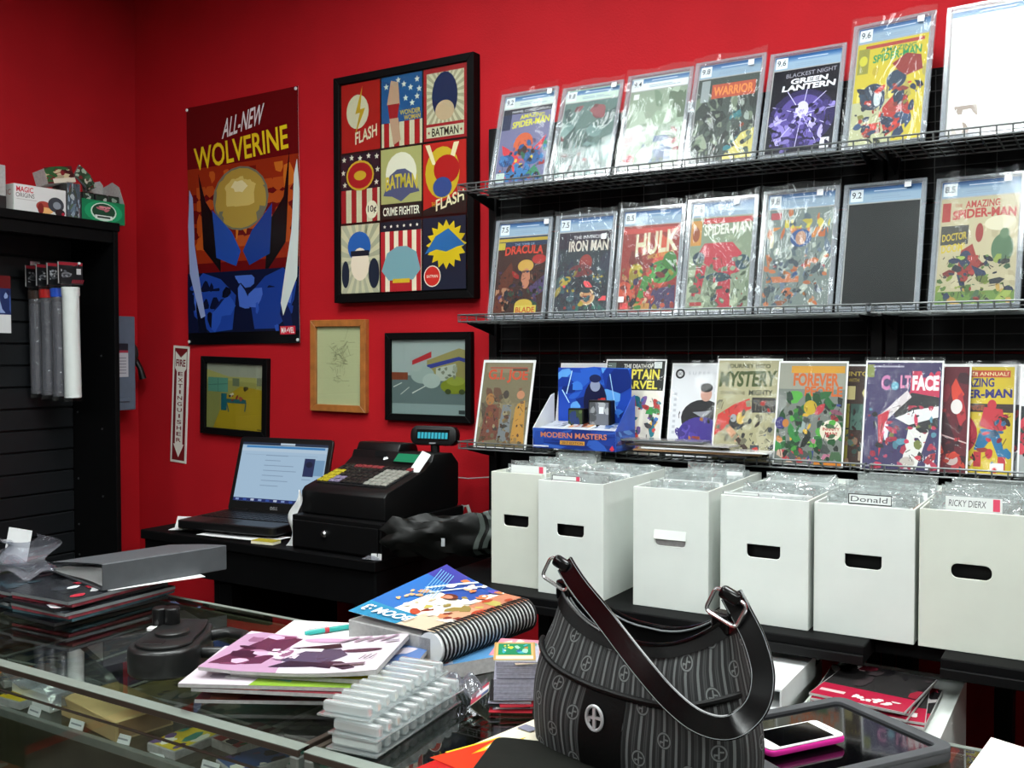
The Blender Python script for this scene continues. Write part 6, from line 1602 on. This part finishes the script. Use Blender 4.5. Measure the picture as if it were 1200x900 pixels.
def ccov(k):
    n = 14
    # a net of small cells so that the curled sheet stays smooth
    base_cols = []
    def colat(u, v):
        if v < 0.22 and u < 0.55: return '#2c7ca0'
        if u < 0.30 and v > 0.2: return '#2c64a8' if v < 0.8 else '#3c3c8c'
        if u < 0.62 and v > 0.65: return '#2c4c94'
        if v < 0.30 and u >= 0.55: return '#c8b49c'
        if u > 0.72: return '#b8785c' if v > 0.6 else '#c89878'
        return '#e4e0d4'
    kk = k.k
    for a in range(n):
        for b in range(n):
            k.k = kk
            u, v = (a + 0.5) / n, (b + 0.5) / n
            k.r(a / n, b / n, (a + 1) / n, (b + 1) / n, colat(u, v))
    k.k = kk + 2
    k.blobs(0.40, 0.20, 0.98, 0.98, 34, 0.07, ['#c87c54', '#e0d8cc', '#a8442c', '#8c7a44', '#d8b08c', '#b0a458', '#7c3428', '#e8e4dc'])
    k.blobs(0.12, 0.26, 0.42, 0.60, 12, 0.05, ['#d8a878', '#e0b890', '#c89464', '#ecd8b8'])
    k.blobs(0.30, 0.70, 0.75, 0.98, 10, 0.06, ['#34308c', '#5448a0', '#c87444', '#e0dce4'])
    k.e(0.48, 0.62, 0.07, 0.05, '#5c3024').e(0.47, 0.60, 0.045, 0.035, '#b87c64')
    k.line(0.20, 0.60, 0.42, 0.98, 0.03, '#cfe0ec').line(0.30, 0.58, 0.52, 0.98, 0.02, '#cfe0ec')
    for i in range(6):
        k.line(0.05 + 0.03 * i, 0.9, 0.25 + 0.03 * i, 0.5, 0.008, '#6ca4cc')
    vs, fs = glyphs('BOOM :3', 0.02)
    k.k += 1
    b0 = len(k.v)
    for x, y in vs:       # the title reads from the other side of the counter
        k.v.append((0.62 - 0.54 * x, 0.145 - 0.10 * y, k.k))
    for f in fs:
        k.f.append(tuple(i + b0 for i in f)); k.c.append(hx('#eef0f0'))
kc = Ink(SW, SL, 640)
ccov(kc)
kc.done('cover', t, 0, 0, ST_ + 0.0006, 'ink_gloss', flat=True, warp=lambda p: (p[0], p[1], p[2] + cfn(p[0], p[1])), step=0.00005)
B().grid(lambda u, v: ((u - 0.5) * SW, (v - 0.5) * SL, ST_ + 0.0003 + cfn((u - 0.5) * SW, (v - 0.5) * SL)), 14, 14).done('cover_sheet', 'paper', t, smooth=True)

# ---- clear plastic trays
def tray(loc, rz, label, n=10):
    t = thing('clear_tray', label, 'plastic tray', loc, (0, 0, R(rz)), group='clear plastic trays')
    bx('tray_floor', 'clear_tray', t, -0.04, 0.04, -0.115, 0.115, 0, 0.003, 0.001)
    pk = B().box(-0.037, 0.037, -0.0062, 0.0062, 0.003, 0.0185).mesh(0.004, 2)
    for i in range(n):
        link('pocket', pk, 'tray_white', t, (0, -0.101 + 0.0224 * i, 0))
    return t
tray((-0.848, 1.080, CZ + 0.0008), 6, 'lowest ribbed clear plastic tray on the glass')
tray((-0.845, 1.082, CZ + 0.0205), 5, 'ribbed clear plastic tray in the middle of three')
tray((-0.872, 1.086, CZ + 0.0402), 8, 'topmost ribbed clear plastic tray, shifted towards the magazines')
t = thing('clear_wrap', 'loose clear wrap lying between the magazines and the card stack', 'plastic wrap', (-0.842, 1.228, CZ + 0.001), (0, 0, R(25)))
B().grid(lambda u, v: (0.075 * (u - 0.5), 0.06 * (v - 0.5), 0.010 + 0.016 * math.sin(PI * u) * math.sin(PI * v) + 0.007 * math.sin(14 * u + 6 * v) + 0.004 * math.sin(19 * v)), 18, 14).done('film', 'smoke_bag', t, smooth=True)

# ---- trading card stack
t = thing('card_stack', 'tall stack of grey edged trading cards in two bundles', 'card stack', (-0.752, 1.243, CZ), (0, 0, R(31)))
pmat('card_edges', '#a5a5b6', 0.55, var=0.15, vscale=200)
rr = random.Random(12)
low = B(); 
zc = 0.0
for i in range(9):
    dx, dy, a = rr.uniform(-0.008, 0.006), rr.uniform(-0.006, 0.006), rr.uniform(-0.15, 0.15)
    M = Matrix.Translation((dx, dy, zc)) @ Matrix.Rotation(a, 4, 'Z')
    o = B().box(-0.0315, 0.0315, -0.044, 0.044, 0.0, 0.0016, M).done('loose_card', ['dark_plastic', 'red_print', 'card_edges', 'page_edges'][i % 4], t)
    zc += 0.0021
for bi, (hh, dx) in enumerate(((0.031, 0.0), (0.025, 0.003))):
    b = B()
    n = int(hh / 0.0011)
    for i in range(n):
        e = rr.uniform(-0.0008, 0.0008)
        b.box(-0.0315 + dx + e, 0.0315 + dx + e, -0.044 + e, 0.044 - e, zc + i * 0.0011, zc + i * 0.0011 + 0.00095)
    o = b.done('card_bundle', 'card_edges', t)
    o['kind'] = 'stuff'
    zc += n * 0.0011 + 0.0016
t2 = thing('trading_card', 'green bordered trading card lying on top of the card stack', 'card', (-0.754, 1.243, CZ + zc + 0.0003), (0, 0, R(31)))
bx('card', 'cream_paper', t2, -0.031, 0.031, -0.0435, 0.0435, -0.0012, 0.0)
k = Ink(0.062, 0.087, 650); k.r(0, 0, 1, 1, '#b08a54').r(0.05, 0.04, 0.95, 0.96, '#c8a468').r(0.06, 0.05, 0.94, 0.22, '#ddd2b4').r(0.10, 0.26, 0.90, 0.92, '#177a50').blobs(0.2, 0.34, 0.82, 0.84, 16, 0.10, ['#c8c838', '#3c9cb4', '#a87430', '#8cc4a8', '#e0dc8c', '#2c5c8c'])
k.done('card_print', t2, 0, 0, 0.0002, 'ink_gloss', flat=True)
for i, (x, y, rz, c) in enumerate(((-0.785, 1.275, 20, '#c8788c'), (-0.715, 1.262, 44, '#b09a8c'))):
    t2 = thing('trading_card', ['pink fringed trading card poking out beside the green one', 'tan trading card poking out towards the handbag'][i], 'card', (x + 0.02 * (1 - 2 * i) * 0.9, y - 0.01, CZ + zc - 0.0022 - 0.0016 * i - 0.0), (0, 0, R(rz)), group='loose trading cards')
    bx('card', 'cream_paper', t2, -0.031, 0.031, -0.0435, 0.0435, -0.0006, 0.0)
    k = Ink(0.062, 0.087, 655 + i); k.r(0, 0, 1, 1, c).blobs(0, 0, 1, 1, 12, 0.2, ['#4c8c7c', '#d8c8b4', c, '#c05c54']); k.done('card_print', t2, 0, 0, 0.0002, flat=True)
t2 = thing('trading_card', 'red and white trading card leaning at the foot of the card stack', 'card', (-0.812, 1.213, CZ + 0.0006), (R(0), R(-38), R(31)))
bx('card', 'cream_paper', t2, 0.0, 0.034, -0.022, 0.022, 0.0, 0.0008)
k = Ink(0.034, 0.044, 657); k.r(0, 0, 1, 1, '#a82840').r(0.3, 0.3, 1, 0.7, '#e0dce0').r(0.6, 0.0, 1, 0.3, '#3c4c74'); o = k.done('card_print', t2, 0.017, 0, 0.001, flat=True)

# ---- flame print and black mat
t = thing('flame_print', 'glossy print of red and yellow flames lying on the glass', 'print', (-0.575, 1.02, CZ + 0.0004), (0, 0, R(-11.5)))
fw, fh = 0.30, 0.44
bx('sheet', 'paper', t, -fw / 2, fw / 2, -fh / 2, fh / 2, 0, 0.0006)
k = Ink(fw, fh, 660); k.r(0, 0, 1, 1, '#ded6c0').r(0, 0.0, 1, 0.50, '#a81c1c')
for i in range(14):
    x0 = i / 14
    h1 = 0.66 + 0.07 * math.sin(i * 2.3)
    k.poly([(x0 - 0.03, 0.46), (x0 + 0.11, 0.46), (x0 + 0.03 + 0.02 * math.sin(i), h1)], '#d8b42c')
for i in range(14):
    x0 = i / 14
    h1 = 0.59 + 0.05 * math.sin(i * 1.7 + 1)
    k.poly([(x0 - 0.03, 0.40), (x0 + 0.10, 0.40), (x0 + 0.04, h1)], '#c8341c')
k.e(0.25, 0.84, 0.16, 0.04, '#c89c94').e(0.25, 0.84, 0.14, 0.03, '#ded2c4').r(0.02, 0.74, 0.10, 0.78, '#7c7c8c')
k.done('flame_art', t, 0, 0, 0.0007, 'ink_gloss', flat=True)
t = thing('black_mat', 'black rubber counter mat with a rounded corner under the handbag', 'mat', (-0.520, 1.045, CZ + 0.0028), (0, 0, R(16)))
B().prism(rrect(-0.155, 0.2, -0.17, 0.105, 0.014, 4), 'z', 0.0, 0.004).done('mat', 'mat_black', t, 0.0008, 1)

# ---- tablet, phone, paper
t = thing('tablet', 'tablet with a black screen in a thick grey rubber case', 'tablet', (-0.318, 1.300, CZ + 0.0006), (0, 0, R(-33.7)))
B().prism(rrect(-0.103, 0.103, -0.135, 0.135, 0.020, 5), 'z', 0.0, 0.014).done('case', 'tablet_rubber', t, 0.004, 2, smooth=True)
o = B().plate(rrect(-0.103, 0.103, -0.135, 0.135, 0.020, 5), [rrect(-0.088, 0.088, -0.116, 0.116, 0.010, 4)], 0.0, 0.006).done('case_rim', 'tablet_rubber', t, 0.002, 2)
o.rotation_euler = (R(90), 0, 0); o.location = (0, 0, 0.0135)
bx('screen', 'black_glass', t, -0.089, 0.089, -0.117, 0.117, 0.0142, 0.0152)
t = thing('phone', 'white phone in a bright pink bumper lying on the tablet', 'phone', (-0.340, 1.258, CZ + 0.0206), (0, 0, R(-34)))
B().prism(rrect(-0.0295, 0.0295, -0.0620, 0.0620, 0.009, 5), 'z', 0.0, 0.008).done('bumper', 'pink_rubber', t, 0.0025, 2, smooth=True)
B().prism(rrect(-0.0282, 0.0282, -0.0605, 0.0605, 0.008, 5), 'z', 0.008, 0.0102).done('front_face', 'phone_white', t, 0.0006, 1)
bx('screen', 'black_glass', t, -0.025, 0.025, -0.044, 0.044, 0.0102, 0.0106)
B().lathe([(0.0048, 0.0102), (0.0048, 0.0105), (0.0038, 0.0105)], c=(0, -0.052), n=18).done('home_button', 'price_white', t)
bx('speaker_slot', 'black_plastic', t, -0.005, 0.005, 0.0515, 0.0525, 0.0102, 0.0105)
t = thing('white_paper', 'white sheet of paper at the back edge of the glass counter', 'paper', (0.0, 1.325, CZ + 0.0006), (0, 0, R(-8)))
B().grid(lambda u, v: (-0.14 + 0.28 * u, -0.10 + 0.19 * v, 0.001 + 0.010 * (1 - u) ** 3 * v), 10, 8).done('sheet', 'price_white', t, smooth=True)

# ================================================================== HANDBAG
m, nt, p, out = new_mat('striped_fabric')
uv = nt.nodes.new('ShaderNodeUVMap'); uv.uv_map = 'weave'
sep = nt.nodes.new('ShaderNodeSeparateXYZ'); nt.links.new(uv.outputs[0], sep.inputs[0])
def mth(op, a, b=None, clamp=False):
    n = nt.nodes.new('ShaderNodeMath'); n.operation = op; n.use_clamp = clamp
    for i, v in enumerate((a, b)):
        if v is None: continue
        if isinstance(v, (int, float)): n.inputs[i].default_value = v
        else: nt.links.new(v, n.inputs[i])
    return n.outputs[0]
U_, V_ = sep.outputs[0], sep.outputs[1]
PITCH = 0.0340          # one repeat of the woven stripes, metres
su = mth('DIVIDE', U_, PITCH)
fu = mth('FRACT', su)
def band(c, wd):
    return mth('LESS_THAN', mth('ABSOLUTE', mth('SUBTRACT', fu, c)), wd)
broad = mth('MAXIMUM', band(0.5, 0.055), band(0.0, 0.05))
broad = mth('MAXIMUM', broad, band(1.0, 0.05))
fine = mth('MAXIMUM', mth('MAXIMUM', band(0.22, 0.035), band(0.30, 0.02)), mth('MAXIMUM', band(0.78, 0.035), band(0.70, 0.02)))
col_i = mth('FLOOR', su)
odd = mth('FRACT', mth('MULTIPLY', col_i, 0.5))
VP = 0.060
fv = mth('FRACT', mth('ADD', mth('DIVIDE', V_, VP), odd))
dx_ = mth('MULTIPLY', mth('SUBTRACT', fu, 0.5), PITCH)
dy_ = mth('MULTIPLY', mth('SUBTRACT', fv, 0.5), VP)
rad = mth('SQRT', mth('ADD', mth('MULTIPLY', dx_, dx_), mth('MULTIPLY', dy_, dy_)))
inside = mth('LESS_THAN', rad, 0.0100)
ring = mth('MULTIPLY', mth('LESS_THAN', rad, 0.0094), mth('GREATER_THAN', rad, 0.0074))
def span(v, lo, hi):
    return mth('MULTIPLY', mth('GREATER_THAN', v, lo), mth('LESS_THAN', v, hi))
cross = mth('MAXIMUM', mth('LESS_THAN', mth('ABSOLUTE', dx_), 0.0010), mth('MULTIPLY', span(dx_, 0.0, 0.0058), span(dy_, 0.0004, 0.0024)))
cross = mth('MAXIMUM', cross, mth('MULTIPLY', span(dx_, -0.0056, 0.0), span(dy_, -0.0030, -0.0010)))
cross = mth('MAXIMUM', cross, mth('MULTIPLY', span(dx_, -0.0058, -0.0040), span(dy_, -0.0062, -0.0010)))
emb = mth('MAXIMUM', ring, mth('MULTIPLY', cross, mth('LESS_THAN', rad, 0.0066)))
strip = mth('MULTIPLY', mth('ADD', mth('MULTIPLY', broad, 0.75), mth('MULTIPLY', fine, 0.22), True), mth('SUBTRACT', 1.0, inside))
fac = mth('MAXIMUM', strip, mth('MULTIPLY', emb, 0.85))
nz = nt.nodes.new('ShaderNodeTexNoise'); nz.inputs['Scale'].default_value = 900
fac = mth('MULTIPLY', fac, mth('ADD', mth('MULTIPLY', nz.outputs['Fac'], 0.5), 0.75))
mixc = nt.nodes.new('ShaderNodeMix'); mixc.data_type = 'RGBA'
mixc.inputs[6].default_value = hx('#0d0e0f'); mixc.inputs[7].default_value = hx('#6c6f6f')
nt.links.new(fac, mixc.inputs[0]); nt.links.new(mixc.outputs[2], p.inputs['Base Color'])
p.inputs['Roughness'].default_value = 0.72
bmp = nt.nodes.new('ShaderNodeBump'); bmp.inputs['Strength'].default_value = 0.3; bmp.inputs['Distance'].default_value = 0.0006
nt.links.new(nz.outputs['Fac'], bmp.inputs['Height']); nt.links.new(bmp.outputs['Normal'], p.inputs['Normal'])

t = thing('handbag', 'black handbag with grey woven stripes and a patent leather strap', 'handbag', (-0.500, 1.135, CZ + 0.0071), (0, 0, R(-11.7)))
def sup(c, e):
    return math.copysign(abs(c) ** e, c)
def bag_pt(a, v, off=0.0):
    """a: angle round the bag (0 = right end, 270 deg = front), v: 0 foot .. 1 rim"""
    hw = 0.158 + 0.006 * math.sin(PI * min(1, v * 1.3)) - 0.034 * v ** 2.0
    hd_ = 0.058 + 0.010 * math.sin(PI * v) - 0.036 * v ** 1.6
    cx, cy = sup(math.cos(a), 0.55), sup(math.sin(a), 0.62)
    x = (hw + off) * cx
    y = (hd_ + off) * cy
    rim = 0.156 + 0.050 * abs(cx) ** 2.4 + 0.010 * max(0.0, cy)
    z = rim * v
    # soft folds of the cloth near the ends
    y -= 0.004 * math.sin(6 * a + 3 * v) * v * (1 - v) * 2
    x += 0.003 * math.sin(9 * v + 2 * a) * v
    return Vector((x, y, z))
def bag_surface(a0, a1, v0, v1, nu, nv, off, name, mat, uvs=True, parent=None, closed=False):
    bm = bmesh.new()
    uvl = bm.loops.layers.uv.new('weave')
    rows = []
    arc = []
    s = 0.0
    for i in range(nu + 1):
        a = a0 + (a1 - a0) * i / nu
        if i:
            s += (bag_pt(a, 0.45, off) - bag_pt(a0 + (a1 - a0) * (i - 1) / nu, 0.45, off)).length
        arc.append(s)
        rows.append([bm.verts.new(bag_pt(a, v0 + (v1 - v0) * j / nv, off)) for j in range(nv + 1)])
    for i in range(nu):
        for j in range(nv):
            f = bm.faces.new((rows[i][j], rows[i + 1][j], rows[i + 1][j + 1], rows[i][j + 1]))
            f.smooth = True
            for lp, (ii, jj) in zip(f.loops, ((i, j), (i + 1, j), (i + 1, j + 1), (i, j + 1))):
                lp[uvl].uv = (arc[ii], rows[ii][jj].co.z)
    if closed:
        bmesh.ops.remove_doubles(bm, verts=bm.verts[:], dist=1e-6)
    bmesh.ops.recalc_face_normals(bm, faces=bm.faces[:])
    me = bpy.data.meshes.new('cloth')
    bm.to_mesh(me); bm.free()
    return link(name, me, mat, parent)
bag_surface(R(90), R(450), 0.0, 1.0, 200, 26, 0.0, 'body', 'striped_fabric', parent=t, closed=True)
bag_surface(R(90), R(450), 0.02, 0.995, 72, 18, -0.004, 'lining', 'lining', parent=t, closed=True)
B().grid(lambda u, v: tuple(bag_pt(2 * PI * u, 0.0) * v + Vector((0, 0, 0.0005))), 60, 4, cu=True).done('bag_base', 'leather', t)
# leather band round the rim
bag_surface(R(90), R(450), 0.91, 1.0, 200, 3, 0.0022, 'rim_band', 'leather', parent=t, closed=True)
B().tube([bag_pt(2 * PI * i / 90, 1.0, 0.0012) for i in range(90)], 0.0028, 8, closed=True).done('rim_piping', 'patent', t, smooth=True)
B().tube([bag_pt(2 * PI * i / 90, 0.985, -0.006) for i in range(90)], 0.0014, 6, closed=True).done('zip_line', 'grey_plate', t, smooth=True)
# front pocket: piping that falls to the right, leather panel with the round emblem
def pocket_v(i, n):
    return 0.63 - 0.03 * i / n
B().tube([bag_pt(R(188) + R(164) * i / 40, pocket_v(i, 40), 0.0035) for i in range(41)], 0.0042, 8).done('pocket_piping', 'leather', t, smooth=True)
bag_surface(R(262.8), R(270.6), 0.0, 0.615, 14, 12, 0.0022, 'front_panel', 'leather', parent=t)
ec = bag_pt(R(267.8), 0.40, 0.0050)
o = B().tube([(0.0125 * math.cos(a), 0, 0.0150 * math.sin(a)) for a in [2 * PI * i / 28 for i in range(28)]], 0.0022, 8, closed=True).box(-0.002, 0.002, -0.0014, 0.0014, -0.015, 0.015).box(-0.0095, -0.001, -0.0012, 0.0012, -0.0015, 0.0018).box(0.0, 0.012, -0.0012, 0.0012, -0.0005, 0.0028).box(-0.0095, -0.0065, -0.0012, 0.0012, -0.0055, 0.0018).done('emblem', 'pale_metal', t, smooth=True)
o.location = ec
# rings and strap
def rrect3(a, b, r):
    return [(u, 0.0, v) for u, v in rrect(-a, a, -b, b, r, 3)]
for s in (-1, 1):
    base = bag_pt(0 if s > 0 else PI, 1.0)
    zt = base.z
    bx('strap_tab', 'patent', t, base.x - s * 0.004 - 0.012, base.x - s * 0.004 + 0.012, -0.016, 0.006, zt - 0.020, zt + 0.006, 0.003)
    q = B().tube(rrect3(0.021, 0.015, 0.006), 0.0026, 8, closed=True).done('buckle_ring', 'chrome', t, smooth=True)
    q.location = (base.x + s * 0.004, -0.014, zt + 0.014); q.rotation_euler = (R(-12), R(22), R(6))
    kp_ = B().box(-0.0135, 0.0135, -0.007, 0.007, -0.008, 0.008).done('strap_keeper', 'patent', t, 0.005, 3, smooth=True)
    kp_.location = (base.x + s * 0.004 + 0.005, -0.012, zt + 0.028); kp_.rotation_euler = (R(-12), R(22), R(6))
def spline(P, n):
    out_ = []
    m_ = len(P)
    for i in range(m_ - 1):
        p0, p1, p2, p3 = P[max(i - 1, 0)], P[i], P[i + 1], P[min(i + 2, m_ - 1)]
        for j in range(n):
            u = j / n
            out_.append(0.5 * ((2 * p1) + (p2 - p0) * u + (2 * p0 - 5 * p1 + 4 * p2 - p3) * u * u + (3 * p1 - p0 - 3 * p2 + p3) * u ** 3))
    out_.append(P[-1])
    return out_
SP_ = [Vector(p) for p in ((-0.122, -0.006, 0.232), (-0.100, -0.020, 0.224), (-0.065, -0.040, 0.212), (-0.016, -0.062, 0.194), (0.053, -0.084, 0.157), (0.105, -0.092, 0.126), (0.145, -0.092, 0.110), (0.175, -0.078, 0.109), (0.190, -0.052, 0.128), (0.186, -0.030, 0.156), (0.166, -0.012, 0.186), (0.143, -0.002, 0.212), (0.128, 0.0, 0.232))]
# which way the strap's face looks at each of those points
SN_ = [Vector(p).normalized() for p in ((-0.1, -1, 0.6), (-0.1, -1, 0.6), (-0.1, -1, 0.55), (-0.1, -1, 0.5), (0, -1, 0.45), (0, -1, 0.35), (0.05, -1, 0.25), (0.15, -1, 0.15), (0.3, -1, 0.1), (0.4, -1, 0.15), (0.4, -1, 0.25), (0.3, -1, 0.3), (0.3, -1, 0.3))]
pts, nms = spline(SP_, 8), spline(SN_, 8)
def strap(wd, th):
    b = B()
    rings = []
    for i, (p_, n_) in enumerate(zip(pts, nms)):
        tg = (pts[min(i + 1, len(pts) - 1)] - pts[max(i - 1, 0)]).normalized()
        sd = tg.cross(n_).normalized()
        nn = sd.cross(tg).normalized()
        rings.append([b.bm.verts.new(p_ + sd * a * wd / 2 + nn * c * th / 2) for a, c in ((-1, -0.5), (-0.92, -1), (0.92, -1), (1, -0.5), (1, 0.5), (0.92, 1), (-0.92, 1), (-1, 0.5))])
    for A, C in zip(rings, rings[1:]):
        for j in range(8):
            b.bm.faces.new((A[j], A[(j + 1) % 8], C[(j + 1) % 8], C[j]))
    b.bm.faces.new(rings[0][::-1]); b.bm.faces.new(rings[-1])
    return b
st_o = strap(0.027, 0.0046).done('shoulder_strap', 'patent', t, smooth=True, angle=25)
for e in (-1, 1):
    b = B()
    line = []
    for i, (p_, n_) in enumerate(zip(pts, nms)):
        tg = (pts[min(i + 1, len(pts) - 1)] - pts[max(i - 1, 0)]).normalized()
        sd = tg.cross(n_).normalized()
        nn = sd.cross(tg).normalized()
        line.append(p_ + sd * e * 0.0118 - nn * 0.0026)
        line[-1] = p_ + sd * e * 0.0118 + nn * 0.0026 * (1 if nn.dot(n_) > 0 else -1)
    b.tube(line, 0.0005, 4)
    b.done('stitching', 'grey_plate', st_o)
